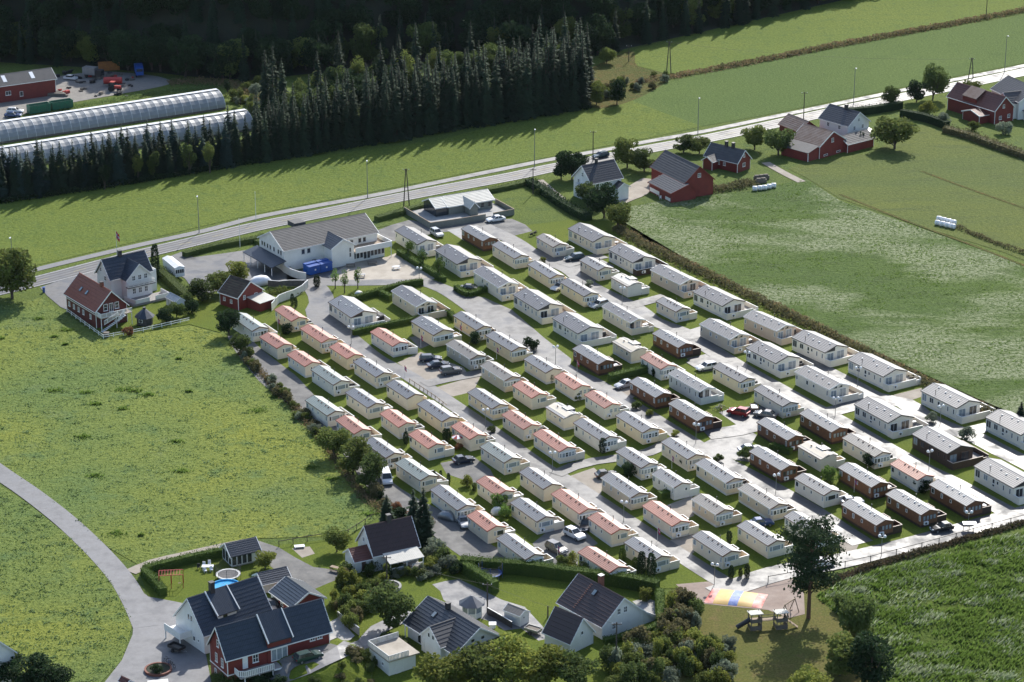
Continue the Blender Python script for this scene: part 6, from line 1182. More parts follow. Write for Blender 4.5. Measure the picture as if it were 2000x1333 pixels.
# ---------------------------------------------------------------- polytunnels
def polytunnel(label, pa, pb, R, n):
    A, B = G(*pa), G(*pb); d = B - A; L = d.length; an = math.atan2(d.y, d.x); t = thing('polytunnel', label, 'polytunnel', (A.x, A.y, 0), an)
    K = 12; arc = lambda r: [(r * 1.12 + r * 1.12 * -math.cos(math.pi * k / K), .25 + r * .92 * math.sin(math.pi * k / K)) for k in range(K + 1)]
    w = L / n
    def pm():
        b = MB(); a = arc(R)
        for k in range(K):
            for q in range(2):
                x0, x1 = w * q / 2, w * (q + 1) / 2; sag = lambda f: -.09 * math.sin(math.pi * f)
                b.quad((x0, a[k][0], a[k][1] + sag(q / 2)), (x1, a[k][0], a[k][1] + sag((q + 1) / 2)), (x1, a[k + 1][0], a[k + 1][1] + sag((q + 1) / 2)), (x0, a[k + 1][0], a[k + 1][1] + sag(q / 2)))
        return b
    def hm():
        b = MB(); a = arc(R + .03)
        for k in range(K): b.bar((0, a[k][0], a[k][1]), (0, a[k + 1][0], a[k + 1][1]), .09, .07)
        return b
    for q in range(n):
        put('cover_sheet', shared(('pt', R, n, round(L, 1)), pm, 'cover_sheet', 'poly_film', True), t, (w * q, 0, 0))
    for q in range(n + 1): put('hoop', shared(('ph', R), hm, 'hoop', 'white_paint'), t, (w * q, 0, 0))
    a = arc(R); MB().quad(*[(L, p[0], p[1]) for p in a]).build('end_wall', 'poly_film', t); MB().quad(*[(0, p[0], p[1]) for p in a[::-1]]).build('end_wall', 'poly_film', t)
    MB().bar((0, R * 1.12, R * .92 + .33), (L, R * 1.12, R * .92 + .33), 1.5, .06).build('ridge_sheet', 'plastic_white', t); MB().bar((0, 0, .2), (L, 0, .2), .12, .5).build('base_board', 'old_wood', t)
m, n_, l_, b_ = nt('poly_film'); v_ = coords(n_, l_); l_.new(mix(n_, l_, (0.36, 0.38, 0.40), (0.24, 0.26, 0.28), noise(n_, l_, v_, .5, 4, .6, .3, .7)), b_.inputs['Base Color']); b_.inputs['Roughness'].default_value = .42; b_.inputs['Specular IOR Level'].default_value = .6
tr_ = n_.new('ShaderNodeBsdfTranslucent'); tr_.inputs[0].default_value = (.45, .47, .48, 1); ms_ = n_.new('ShaderNodeMixShader'); ms_.inputs[0].default_value = .3; l_.new(b_.outputs[0], ms_.inputs[1]); l_.new(tr_.outputs[0], ms_.inputs[2]); l_.new(ms_.outputs[0], n_['Material Output'].inputs['Surface']); MATS['poly_film'] = m
polytunnel('longer polytunnel behind, grey film between white hoops', (-70, 292), (441, 213), 4.6, 30)
polytunnel('front polytunnel half hidden by the spruces', (-70, 344), (497, 254), 4.6, 33)

# ---------------------------------------------------------------- vehicles
def car(label, px, head, color, kind='hatch', name='car', roofc=None, glass=True):
    p = G(*px); q = G(px[0] + head[0] * 12, px[1] + head[1] * 12); an = math.atan2(q.y - p.y, q.x - p.x)
    Lc, Wc, Hc = dict(hatch=(4.2, 1.76, 1.48), suv=(4.5, 1.84, 1.68), estate=(4.75, 1.82, 1.5), saloon=(4.75, 1.84, 1.44), van=(5.1, 2.0, 2.05), mpv=(4.4, 1.84, 1.62))[kind]
    t = thing(name, label, 'van' if kind == 'van' else 'car', (p.x, p.y, p.z + .06), an); h = Wc / 2; x0, x1 = -Lc / 2, Lc / 2; bz = .28
    belt = .62 * Hc if kind != 'van' else 1.15; hood = {'van': .98, 'suv': 1.0, 'mpv': .98}.get(kind, .86)
    prof = [(x0, .55 * belt + .1, belt * .96), (x0 + .12, bz, belt), (x0 + .6, bz, belt + .02), (0, bz, belt), (x1 - 1.35, bz, belt - .02), (x1 - 1.1, bz, hood + .06), (x1 - .35, bz, hood - .06), (x1 - .08, bz + .04, hood - .2), (x1, bz + .12, hood - .34)]
    if kind == 'van': prof[4] = (x1 - 1.0, bz, belt); prof[5] = (x1 - .8, bz, hood + .12)
    rings = []
    for k, (x, za, zb_) in enumerate(prof):
        w = h * (.9 if k in (0, len(prof) - 1) else 1.0); rings.append([(x, -w * .94, za), (x, w * .94, za), (x, w, za + (zb_ - za) * .45), (x, w * .93, zb_), (x, -w * .93, zb_), (x, -w, za + (zb_ - za) * .45)])
    MB().loft(rings).build('body', 'car_' + color, t)
    fs = x1 - (1.45 if kind != 'van' else .85); ws = fs - (.75 if kind not in ('van',) else .55); rs = x0 + (.12 if kind in ('suv', 'mpv', 'van', 'estate') else (.35 if kind == 'hatch' else .55)); rt = rs + {'saloon': .75, 'hatch': .45, 'estate': .4, 'suv': .3, 'mpv': .35, 'van': .1}[kind]
    q4 = lambda x, w, z: [(x, -w, z), (x, w, z)]
    lo = [(rs, h * .9), (rt + .1, h * .91), (ws, h * .91), (fs, h * .88)]; hi = [(rt, h * .72), (rt + .25, h * .75), (ws - .1, h * .75), (ws, h * .72)]
    b = MB(); B4 = [(x, s * w, belt - .03) for x, w in lo for s in (-1, 1)]; T4 = [(x, s * w, Hc - .05) for x, w in hi for s in (-1, 1)]
    b.loft([[B4[0], B4[1], B4[3], B4[5], B4[7], B4[6], B4[4], B4[2]], [T4[0], T4[1], T4[3], T4[5], T4[7], T4[6], T4[4], T4[2]]]); b.build('cabin_glass', 'glass', t)
    rm_ = 'car_' + (roofc or color); hw = h * .75
    r = MB().loft([[(rt - .03, -hw * .95, Hc - .06), (rt + .3, -hw, Hc - .05), (ws - .1, -hw, Hc - .05), (ws + .02, -hw * .93, Hc - .06), (ws + .02, hw * .93, Hc - .06), (ws - .1, hw, Hc - .05), (rt + .3, hw, Hc - .05), (rt - .03, hw * .95, Hc - .06)], [(rt + .05, -hw * .85, Hc - .01), (rt + .35, -hw * .9, Hc), (ws - .2, -hw * .9, Hc), (ws - .08, -hw * .85, Hc - .01), (ws - .08, hw * .85, Hc - .01), (ws - .2, hw * .9, Hc), (rt + .35, hw * .9, Hc), (rt + .05, hw * .85, Hc - .01)]]).build('roof', rm_, t)
    for s in (-1, 1):
        pb = MB()
        for (xb, wb2), (xt, wt) in (((fs, h * .89), (ws, h * .735)), ((rs + .05, h * .905), (rt, h * .735)), (((fs + rs) / 2, h * .925), ((ws + rt) / 2, h * .765))): pb.bar((xb, s * wb2, belt - .02), (xt, s * wt, Hc - .05), .07, .09)
        if kind == 'van': pb.loft([[(rs, s * h * .92, belt - .05), (ws - .9, s * h * .925, belt - .05), (ws - .9, s * h * .77, Hc - .05), (rt, s * h * .75, Hc - .05)], [(rs, s * h * .90, belt - .05), (ws - .9, s * h * .90, belt - .05), (ws - .9, s * h * .75, Hc - .05), (rt, s * h * .73, Hc - .05)]])
        pb.build('pillars', 'car_' + color, t)
        MB().box(x1 - .28, s * h * .55 - .18, hood - .3, x1 - .02, s * h * .55 + .18, hood - .16).build('headlight', 'headlight', t); MB().box(x0 - .02, s * h * .72 - .16, belt - .32, x0 + .14, s * h * .72 + .16, belt - .1).build('taillight', 'taillight', t)
        MB().box(fs - .35, s * (h + .1) - .1, belt, fs - .2, s * (h + .1) + .1, belt + .14).build('mirror', 'car_' + color, t)
        for wx in (x0 + .82, x1 - .85):
            w = put('wheel', shared('tyre', lambda: MB().tube((0, -.11, 0), (0, .11, 0), .33, .33, 14), 'wheel', 'rubber'), t, (wx, s * (h - .1), .32 - .06)); put('rim', shared('rim', lambda: MB().tube((0, -.125, 0), (0, .125, 0), .21, .21, 10), 'rim', 'grey_metal'), w)
    MB().box(x1 - .03, -.5, bz + .12, x1 + .02, .5, bz + .2).build('number_plate', 'white_paint', t)
    return t
for a in [('white saloon parked in front of the grey-green chalet', (968, 433), (-1, .14), 'white', 'saloon'), ('silver off-roader beside the dome-roofed lodge', (853, 461), (1, .6), 'silver', 'suv'), ('black saloon inside the low angled hedge', (919, 568), (1, .05), 'black', 'saloon'), ('dark teal estate parked between two far caravans', (1122, 508), (-1, .16), 'teal', 'estate'), ('white estate with nose beside yellowish caravan', (1170, 600), (-1, .3), 'silver', 'estate'), ('white car half hidden behind yellowish caravan front', (1091, 566), (-1, .4), 'white', 'hatch'),
          ('farthest of three cars side by side on gravel, navy estate', (841, 706), (1, -.02), 'navy', 'estate'), ('middle of three cars side by side on gravel, dark hatchback', (856, 718), (1, -.12), 'navy', 'saloon'), ('nearest of three cars on gravel, grey with white roof', (880, 730), (1, -.14), 'grey', 'suv'), ('white estate between brown and yellowish caravans', (1380, 722), (-1, .2), 'white', 'estate'), ('silver car half hidden behind brown caravan', (1219, 757), (-1, .25), 'silver', 'hatch'), ('bright red off-roader beside the bicycles', (1442, 811), (-1, -.22), 'red', 'suv'), ('grey saloon beside the small trailer', (1495, 815), (-1, -.16), 'grey', 'saloon'),
          ('white saloon on wide asphalt beside brown caravan', (1465, 883), (1, -.1), 'white', 'saloon'), ('dark hatchback with nose hidden behind grey-roofed caravan', (1184, 933), (1, -.12), 'black', 'hatch'), ('navy hatchback on the small dark gravel car park', (905, 904), (1, -.16), 'navy', 'hatch'), ('white van nosed against pasture trees', (754, 940), (.34, 1), 'white', 'van'), ('silver grey off-roader next to the white hatchback', (1087, 1078), (1, .5), 'grey', 'suv'), ('white hatchback turned towards the viewer on gravel', (1122, 1050), (1, .5), 'white', 'mpv'),
          ('dark car half hidden behind red-roofed caravan end', (1143, 1032), (-.3, 1), 'black', 'hatch'), ('dark blue car behind grey-roofed caravan near pine', (1488, 1027), (1, -.1), 'blue', 'hatch'), ('black hatchback on bright road before brown caravan', (1839, 1037), (-1, .16), 'black', 'hatch'), ('dark car driving on the main road', (1173, 308), (-1, .2), 'teal', 'estate'), ('dark green estate parked beside the red house', (602, 1289), (1, -.28), 'green', 'estate'), ('white car showing behind the tall pine', (1607, 1106), (1, -.1), 'white', 'hatch'), ('blue car at left edge of the machine yard', (26, 229), (1, .02), 'blue', 'saloon'), ('white and red car beside the green containers', (30, 221), (1, .02), 'white', 'estate'), ('white car between ivory and brown caravans', (1664, 985), (1, -.1), 'white', 'hatch'), ('small car beside covered vehicle on gravel track', (905, 1026), (.6, 1), 'silver', 'hatch'), ('dark car showing beside the navy-roofed garage', (534, 1190), (.6, .8), 'black', 'hatch')]:
    car(*a)
def trailer(label, px, head, m='wood', load=None):
    p = G(*px); q = G(px[0] + head[0] * 12, px[1] + head[1] * 12); an = math.atan2(q.y - p.y, q.x - p.x); t = thing('trailer', label, 'trailer', p, an)
    MB().box(-1.3, -.75, .5, 1.3, .75, .58).build('floor', 'old_wood', t)
    for a in ((-1.3, -.75, 1.3, -.7), (-1.3, .7, 1.3, .75), (-1.3, -.7, -1.25, .7), (1.25, -.7, 1.3, .7)): MB().box(a[0], a[1], .58, a[2], a[3], 1.0).build('side_panel', m, t)
    for s in (-1, 1): put('wheel', shared('tyre', lambda: MB().tube((0, -.11, 0), (0, .11, 0), .33, .33, 14), 'wheel', 'rubber'), t, (0, s * .9, .33)); MB().bar((1.3, s * .3, .5), (2.4, 0, .5), .08, .08).build('drawbar', 'grey_metal', t)
    if load: MB().box(-1.1, -.6, .58, 1.0, .6, .85).build('load', load, t)
trailer('small wooden trailer between red off-roader and grey saloon', (1473, 802), (.3, 1), 'wood', 'plastic_white'); trailer('black trailer in the shadow of the white house', (345, 1271), (1, .4), 'black_plastic'); trailer('small trailer beside the white garage corner', (1041, 1237), (1, .3), 'grey_metal', 'old_wood')
def boxes(name, label, cat, px, head, parts):
    p = G(*px); q = G(px[0] + head[0] * 12, px[1] + head[1] * 12); t = thing(name, label, cat, p, math.atan2(q.y - p.y, q.x - p.x))
    for nm, m, *bx in parts:
        b = MB()
        for k in bx: b.box(*k) if len(k) == 6 else b.tube(k[:3], k[3:6], k[6], k[6], 12)
        b.build(nm, m, t)
    return t
def skip(label, px, head, m, l=6.0, w=2.4, h=2.3, load='old_wood'):
    t = boxes('skip_container', label, 'container', px, head, [('floor', m, (-l / 2, -w / 2, .1, l / 2, w / 2, .25)), ('load', load, (-l / 2 + .2, -w / 2 + .2, .25, l / 2 - .2, w / 2 - .2, h * .75))] + [('side', m, q) for q in ((-l / 2, -w / 2, .25, l / 2, -w / 2 + .08, h), (-l / 2, w / 2 - .08, .25, l / 2, w / 2, h), (-l / 2, -w / 2 + .08, .25, -l / 2 + .08, w / 2 - .08, h), (l / 2 - .08, -w / 2 + .08, .25, l / 2, w / 2 - .08, h))])
    k = int(l / .6); MB_ = MB()
    for q in range(k): MB_.box(-l / 2 + l * (q + .5) / k - .05, -w / 2 - .07, .2, -l / 2 + l * (q + .5) / k + .05, -w / 2 - .003, h)
    MB_.build('ribs', m, t)
skip('left green skip container with rusty load', (76, 219), (1, -.15), 'green_paint', 6.2, load='brick'); skip('right green skip container with rusty load', (120, 212), (1, -.15), 'green_paint', 6.2, load='brick'); skip('orange skip container at the back of the machine yard', (213, 137), (1, -.05), 'orange_paint', 6.2, load='dark_gravel')
for lb, p in (('left blue waste container beside the reception wing', (610, 534)), ('right blue waste container beside the reception wing', (632, 529))):
    t = boxes('waste_container', lb, 'container', p, (1, -.25), [('body', 'blue_paint', (-1.6, -1.3, .15, 1.6, 1.3, 1.9)), ('lid', 'blue_paint', (-1.65, -1.35, 1.9, 1.65, .2, 2.15), (-1.65, .2, 1.9, 1.65, 1.35, 2.4)), ('lifting_bar', 'blue_paint', (-1.8, -.1, 1.0, -1.6, .1, 1.2), (1.6, -.1, 1.0, 1.8, .1, 1.2)), ('sticker', 'white_paint', (-.2, -1.32, 1.0, .2, -1.302, 1.35))])
# machine yard odds
boxes('tanker', 'red slurry tanker in the machine yard', 'tanker', (221, 168), (1, 0), [('tank', 'red_paint', (-2.6, 0, 1.6, 2.6, 0, 1.6, 1.0)), ('chassis', 'dark_metal', (-2.8, -.5, .6, 3.6, .5, .8)), ('wheel', 'rubber', (-.6, -1.2, .6, -.6, -.8, .6, .6)), ('wheel', 'rubber', (.8, -1.2, .6, .8, -.8, .6, .6))])
boxes('tractor', 'red tractor in front of the slurry tanker', 'tractor', (224, 178), (1, .05), [('bonnet', 'red_paint', (0, -.45, .8, 1.9, .45, 1.6)), ('cab', 'glass', (-1.1, -.7, 1.3, .1, .7, 2.6)), ('cab_roof', 'red_paint', (-1.2, -.8, 2.6, .2, .8, 2.75)), ('rear_wheel', 'rubber', (-.8, -1.1, .8, -.8, -.7, .8, .8)), ('rear_wheel', 'rubber', (-.8, .7, .8, -.8, 1.1, .8, .8)), ('front_wheel', 'rubber', (1.4, -.9, .5, 1.4, -.6, .5, .5)), ('front_wheel', 'rubber', (1.4, .6, .5, 1.4, .9, .5, .5))])
boxes('truck', 'blue truck with raised body at the forest edge', 'truck', (272, 148), (.3, 1), [('cab', 'blue_paint', (1.2, -1.1, .8, 3.0, 1.1, 2.9)), ('body', 'blue_paint', (-3.2, -1.2, 1.2, 1.0, 1.2, 3.0)), ('windscreen', 'glass', (3.0, -.9, 1.9, 3.03, .9, 2.7)), ('chassis', 'dark_metal', (-3.0, -.5, .6, 3.0, .5, .9)), ('wheel', 'rubber', (1.9, -1.15, .5, 1.9, -.8, .5, .5)), ('wheel', 'rubber', (-2, -1.15, .5, -2, -.8, .5, .5))])
boxes('truck', 'grey and dark truck in the middle of machine yard', 'truck', (184, 152), (1, .1), [('cab', 'black_plastic', (1.2, -1.1, .7, 2.8, 1.1, 2.5)), ('body', 'grey_metal', (-3.2, -1.2, 1.0, .9, 1.2, 3.1)), ('windscreen', 'glass', (2.8, -.9, 1.6, 2.83, .9, 2.3)), ('chassis', 'dark_metal', (-3.0, -.5, .5, 2.8, .5, .8)), ('wheel', 'rubber', (1.9, -1.15, .5, 1.9, -.8, .5, .5)), ('wheel', 'rubber', (-2, -1.15, .5, -2, -.8, .5, .5))])
boxes('car_wreck', 'white scrapped car in the machine yard', 'car', (138, 156), (1, .1), [('body', 'car_white', (-2, -.8, .35, 2, .8, .9)), ('cabin', 'glass', (-1.2, -.7, .9, .8, .7, 1.35)), ('roof', 'car_white', (-1.1, -.65, 1.35, .6, .65, 1.42))])
for k in range(34):
    x, y = rnd.uniform(105, 260), rnd.uniform(140, 190); s = rnd.uniform(.5, 1.4); m = rnd.choice(['dark_metal', 'old_wood', 'rusty_sheet', 'black_plastic', 'red_paint'])
    b = MB()
    for q in range(5): cx, cy = rnd.uniform(-1, 1) * s, rnd.uniform(-.6, .6) * s; b.box(cx - .5 * s, cy - .3 * s, 0 if q < 3 else .4 * s, cx + .6 * s, cy + .3 * s, rnd.uniform(.4, .9) * s)
    tag(b.build('scrap_heap', m, None, G(x, y), rnd.uniform(0, 3)), 'heap of dark scrap lying about the machine yard', 'scrap', 'scrap heaps in the machine yard')
for k in range(5):
    tag(MB().box(-4, -.5, 0, 4, .5, .5).box(-3.6, -.4, .53, 3.4, .4, .9).build('timber_stack', 'old_wood', None, G(78 + k * 7, 178 + k * 2.5), -.12), 'stack of planks beside the long red shed', 'timber', 'plank stacks beside the red shed')

# ---------------------------------------------------------------- poles, lamps, flags, fences
def vpx(px, n): return n / (0.00489 * (px[1] + 1200) * math.cos(PITCH + math.atan((px[1] - 666) / FPX)))
for k, (px, hp, lb) in enumerate([((389, 455), 72, 'street lamp nearest the white villa'), ((718, 387), 73, 'street lamp behind the reception hall'), ((1044, 327), 74, 'street lamp left of the dark conifers'), ((1363, 263), 71, 'street lamp beside the clover field corner'), ((1667, 205), 71, 'street lamp behind the white farmhouse'), ((1962, 141), 70, 'street lamp at the right edge'), ((27, 546), 82, 'street lamp behind the large oak')]):
    p = G(*px); h = vpx(px, hp); t = thing('street_lamp', lb, 'street lamp', p, 0, 'street lamps along the main road')
    MB().tube((0, 0, -.2), (0, 0, h), .11, .07, 8).build('pole', 'grey_metal', t); MB().tube((0, 0, h - .05), (.1, -1.3, h + .15), .05, .04, 6).build('arm', 'grey_metal', t); MB().box(-.05, -1.75, h + .08, .25, -1.1, h + .24).build('lamp_head', 'plastic_white', t)
LAMPS = [(686, 673, 'beside the entrance road'), (948, 837, 'before yellowish bay-fronted caravan'), (1079, 922, 'at the lane crossing of the central road'), (1218, 1020, 'on the central road near parked cars'), (1515, 966, 'before brown caravan on the middle road'), (1359, 866, 'at the wide asphalt junction'), (1675, 754, 'between two ivory lodges'), (1631, 814, 'at the bright crossing'), (1836, 830, 'beside pale bush by the right road'), (1814, 919, 'before the dark brown lodge'), (1215, 595, 'beside the blank-fronted caravan'), (1721, 1088, 'on the bright bottom road'), (1890, 1040, 'near the right end of bottom road'), (1458, 723, 'beside yellowish caravan'), (819, 556, 'at the terrace corner'), (1085, 712, 'beside the wide park road'), (1395, 1144, 'at the playground corner')]
for x, y, w in LAMPS:
    t = thing('park_lamp', 'twin-globe park lamp ' + w, 'lamp post', G(x, y), rnd.uniform(-.5, .5), 'twin-globe lamps in the park')
    MB().tube((0, 0, -.1), (0, 0, 3.7), .06, .05, 8).build('pole', 'grey_metal', t); MB().bar((-.45, 0, 3.65), (.45, 0, 3.65), .06, .06).build('cross_arm', 'grey_metal', t)
    for s in (-1, 1): put('globe', shared('globe', lambda: MB().ball((0, 0, 0), .3, 10, 7), 'globe', 'lamp_globe', True), t, (s * .45, 0, 3.92))
POLES = {}
for key, px, hp, lb, two in [('a', (1158, 316), 59, 'wooden pole beside the dark conifers', 0), ('b', (1569, 242), 61, 'wooden pole before the low red barn', 0), ('c', (794, 403), 72, 'double-legged power pole behind the reception', 1), ('d', (1306, 146), 64, 'double-legged power pole in the reed ditch', 1), ('e', (1896, 153), 39, 'double-legged power pole beside roadside trees', 1), ('f', (1228, 121), 32, 'short pole at the bog edge', 0), ('g', (1926, 33), 40, 'pole in the upper ditch at the right', 0), ('h', (1041, 380), 50, 'pole in the wild hedge beside chalet lawn', 0), ('i', (756, 1151), 64, 'dark pole in the garden circle', 0), ('j', (952, 1196), 56, 'pole beside the octagonal gazebo', 0), ('k', (1203, 1310), 92, 'pole with small lamp in the willow thicket', 0), ('l', (1070, 1206), 22, 'short post on the lawn right of the shed', 0)]:
    p = G(*px); h = vpx(px, hp); t = thing('utility_pole', lb, 'pole', p, 0, 'wooden utility poles'); POLES[key] = p + Vector((0, 0, h - .3))
    if two:
        for s in (-1, 1): MB().tube((s * .7, 0, -.2), (s * .08, 0, h), .15, .11, 8).build('leg', 'pole_wood', t)
        MB().bar((-.6, 0, h * .5), (.6, 0, h * .5), .08, .1).build('brace', 'pole_wood', t)
    else: MB().tube((0, 0, -.2), (0, 0, h), .14, .1, 8).build('pole', 'pole_wood', t)
    if h > 5: MB().bar((-.8, 0, h - .35), (.8, 0, h - .35), .1, .1).build('cross_arm', 'pole_wood', t)
    if h > 5:
        for s in (-.7, 0, .7): MB().tube((s, 0, h - .3), (s, 0, h - .05), .05, .04, 6).build('insulator', 'plastic_white', t)
for a, b in (('i', 'j'), ('j', 'k'), ('d', 'e'), ('f', 'd')):
    A, B = POLES[a], POLES[b]; w = MB(); pr = A
    for q in range(1, 9): f = q / 8; c = A.lerp(B, f) - Vector((0, 0, 4 * f * (1 - f) * .02 * (B - A).length)); w.tube(pr, c, .016, .016, 4); pr = c
    tag(w.build('power_cable', 'black_plastic'), {'ij': 'cable from garden pole to gazebo pole', 'jk': 'cable from gazebo pole to thicket pole', 'de': 'cable across the upper fields', 'fd': 'cable above the boggy patch'}[a + b], 'cable')
def flag(label, px, h=2.8, w=.9, tall=False):
    t = thing('flag', label, 'flag', G(*px), rnd.uniform(-.6, .6)); MB().tube((0, 0, 0), (0, 0, h), .035 if not tall else .07, .02, 6).build('pole', 'white_paint', t)
    hh = w * 1.1; f = lambda u, z: (.05 + u * .45 * w, .08 * math.sin(u * 9) * w, h - .1 - z * hh - u * .55 * hh)
    r = MB(); wq = MB(); bq = MB(); N_ = 6
    for i in range(N_):
        for (z0, z1, mm) in ((0, .38, r), (.62, 1, r), (.38, .45, wq), (.55, .62, wq), (.45, .55, bq)):
            u0, u1 = i / N_, (i + 1) / N_; m2 = mm if (i != 2 or mm is bq) else bq
            m2.quad(f(u0, z0), f(u1, z0), f(u1, z1), f(u0, z1))
    c = r.build('cloth', 'flag_red', t); wq.build('white_stripe', 'white_paint', c); bq.build('blue_stripe', 'flag_blue', c)
for x, y, lb in [(790, 738, 'flag on the verge opposite three parked cars'), (822, 678, 'flag right of red-roofed bay-fronted caravan'), (543, 645, 'flag between pale green and red roofed caravans'), (1284, 1058, 'flag beside the central road at bottom'), (1312, 916, 'flag before grey-roofed caravan deck'), (1089, 1094, 'flag behind the long hedge near off-roader'), (898, 657, 'flag between two yellowish caravans'), (970, 702, 'flag right of taupe caravan'), (1668, 962, 'flag beside brown caravan on the middle road'), (1127, 728, 'flag on the verge of the middle road')]: flag(lb, (x, y))
flag('tall flagpole with hanging flag behind the white villa', (229, 503), 6.5, 1.6, True)
for x, y, lb in ((469, 484, 'bare white flagpole beside the roadside hedge'), (500, 430, 'bare white flagpole beside the cycle path')): tag(MB().tube((0, 0, 0), (0, 0, 7.0), .07, .03, 8).ball((0, 0, 7.05), .1).build('flagpole', 'white_paint', None, G(x, y)), lb, 'flagpole')
def fence(label, px, h, m, gap=2.0, rails=2, name='fence', panel=None):
    P = [G(*p) for p in px]; t = thing(name, label, 'wall' if panel else 'fence', P[0])
    for a, b in zip(P, P[1:]):
        a, b = a - P[0], b - P[0]; n = max(1, round((b - a).length / gap))
        for k in range(n):
            p, q = a.lerp(b, k / n), a.lerp(b, (k + 1) / n)
            if panel: MB().bar(p + Vector((0, 0, h / 2)), q + Vector((0, 0, h / 2)), .08, h).build('panel', panel, t); MB().bar(p + Vector((0, 0, h + .03)), q + Vector((0, 0, h + .03)), .16, .06).build('coping', 'white_paint', t)
            else:
                for r in range(rails): MB().bar(p + Vector((0, 0, h * (r + 1) / rails - .08)), q + Vector((0, 0, h * (r + 1) / rails - .08)), .05, .12).build('rail', m, t)
            MB().box(p.x - .06, p.y - .06, -.1, p.x + .06, p.y + .06, h + .05).build('post', m, t)
fence('white rail fence around the fenced villa garden', [(131, 610), (202, 662), (280, 648), (370, 628)], .9, 'white_paint', 2.4)
fence('curved cream wall beside the park entrance road', [(531, 608), (545, 592), (560, 586), (575, 581), (590, 573), (602, 562)], 1.8, 'wall_ivory', 2.6, panel='wall_ivory')
fence('curved cream screen before the blue containers', [(543, 522), (555, 533), (570, 541), (585, 546), (598, 548)], 1.8, 'wall_ivory', 2.2, panel='wall_ivory')
fence('wire fence with thin posts below the bright bottom road', [(1500, 1140), (1600, 1122), (1700, 1100), (1800, 1074), (1900, 1046), (2010, 1016)], 1.4, 'dark_metal', 4.5, 1)
fence('brown board fence beside the overgrown garden', [(524, 560), (545, 562), (565, 560), (595, 560)], 1.5, 'old_wood', 2.0, panel='old_wood')
fence('post and wire fence between pasture and lawn', [(545, 1068), (600, 1058), (680, 1046), (730, 1014)], 1.1, 'pole_wood', 3.0, 1)
fence('small brown picket fence along the central road', [(800, 747), (820, 760), (850, 780), (873, 798)], .8, 'wood', 1.8, 1)
fence('dark planter wall beside the villa terrace', [(952, 1200), (975, 1213), (1000, 1228)], 1.2, 'trim_dark', 2.0, panel='trim_dark')
fence('grey stone retaining wall below the garden bank', [(660, 1210), (680, 1225), (702, 1242)], 1.4, 'concrete', 2.0, panel='concrete')
# bales
for k, (x, y, lb) in enumerate([(1474, 373, 'leftmost white bale beside the farm scrub'), (1484, 372, 'second white bale beside the farm scrub'), (1493, 371, 'third white bale beside the farm scrub'), (1502, 369, 'fourth white bale beside the farm scrub'), (1511, 367, 'rightmost white bale beside the farm scrub')] + [(1831 + 10 * q, 440 + 2.4 * q, lb + ' bale of the front row on mown field') for q, lb in enumerate(('left end white', 'second white', 'third white', 'right end white'))] + [(1834 + 9.5 * q, 432 + 2.4 * q, lb + ' bale of the rear row on mown field') for q, lb in enumerate(('left end white', 'second white', 'third white', 'right end white'))]):
    t = thing('silage_bale', lb, 'bale', G(x, y), rnd.uniform(-.1, .1) + (.0 if k < 5 else -.5), 'white silage bales')
    rings = [[(xx, r * math.cos(2 * math.pi * a / 14), .62 + r * math.sin(2 * math.pi * a / 14)) for a in range(14)] for xx, r in ((-.6, .45), (-.58, .56), (-.5, .62), (0, .63), (.5, .62), (.58, .56), (.6, .45))]
    MB().loft(rings).build('wrap', 'plastic_white', t, smooth=True); MB().tube((-.2, 0, .62), (.2, 0, .62), .638, .638, 14).build('wrap_band', 'grey_white', t)
# gardens: trampolines, pool, climbing frame, furniture
def ring(r0, r1, z0, z1, n=24):
    b = MB(); P = lambda r, z: [(r * math.cos(2 * math.pi * k / n), r * math.sin(2 * math.pi * k / n), z) for k in range(n)]
    return b.loft([P(r0, z0), P(r1, z0), P(r1, z1), P(r0, z1), P(r0, z0)], False)
def trampoline(label, px, r, pad):
    t = thing('trampoline', label, 'trampoline', G(*px)); ring(r - .35, r, .86, .94).build('safety_pad', pad, t); MB().tube((0, 0, .86), (0, 0, .89), r - .33, r - .33, 24).build('jump_mat', 'trampoline_mat', t)
    for k in range(8):
        a = math.pi * k / 4; x, y = (r + .03) * math.cos(a), (r + .03) * math.sin(a); MB().tube((x, y, 0), (x, y, 2.6), .035, .035, 6).build('pole', pad if pad != 'grey_white' else 'dark_metal', t)
    b = MB()
    for q in range(5): z = 1.1 + q * .36; n = 24; [b.bar((r * math.cos(2 * math.pi * k / n), r * math.sin(2 * math.pi * k / n), z), (r * math.cos(2 * math.pi * (k + 1) / n), r * math.sin(2 * math.pi * (k + 1) / n), z), .012, .012) for k in range(n)]
    for k in range(48): a = 2 * math.pi * k / 48; b.bar((r * math.cos(a), r * math.sin(a), .94), (r * math.cos(a), r * math.sin(a), 2.6), .01, .01)
    b.build('safety_net', 'black_plastic', t)
trampoline('grey-rimmed trampoline beside the glazed garden room', (446, 1131), 2.1, 'grey_white'); trampoline('blue-rimmed trampoline inside the tall hedge corner', (958, 1128), 2.0, 'blue_paint')
t = thing('paddling_pool', 'round blue garden pool behind the white house', 'pool', G(442, 1155)); ring(2.3, 2.5, 0, 1.1, 28).build('pool_wall', 'pool_blue', t); MB().tube((0, 0, .1), (0, 0, .85), 2.31, 2.31, 28).build('water', 'pool_blue', t)
p = G(335, 1145); t = thing('climbing_frame', 'red climbing frame with swing on the hedged lawn', 'climbing frame', p, .1)
for x, y in ((-2, -1), (-2, 1), (0, -1), (0, 1), (2, -1), (2, 1)): MB().tube((x, y, 0), (x, y, 2.5), .06, .05, 6).build('post', 'red_paint', t)
for y in (-1, 1): MB().bar((-2, y, 2.5), (2, y, 2.5), .09, .09).build('beam', 'red_paint', t)
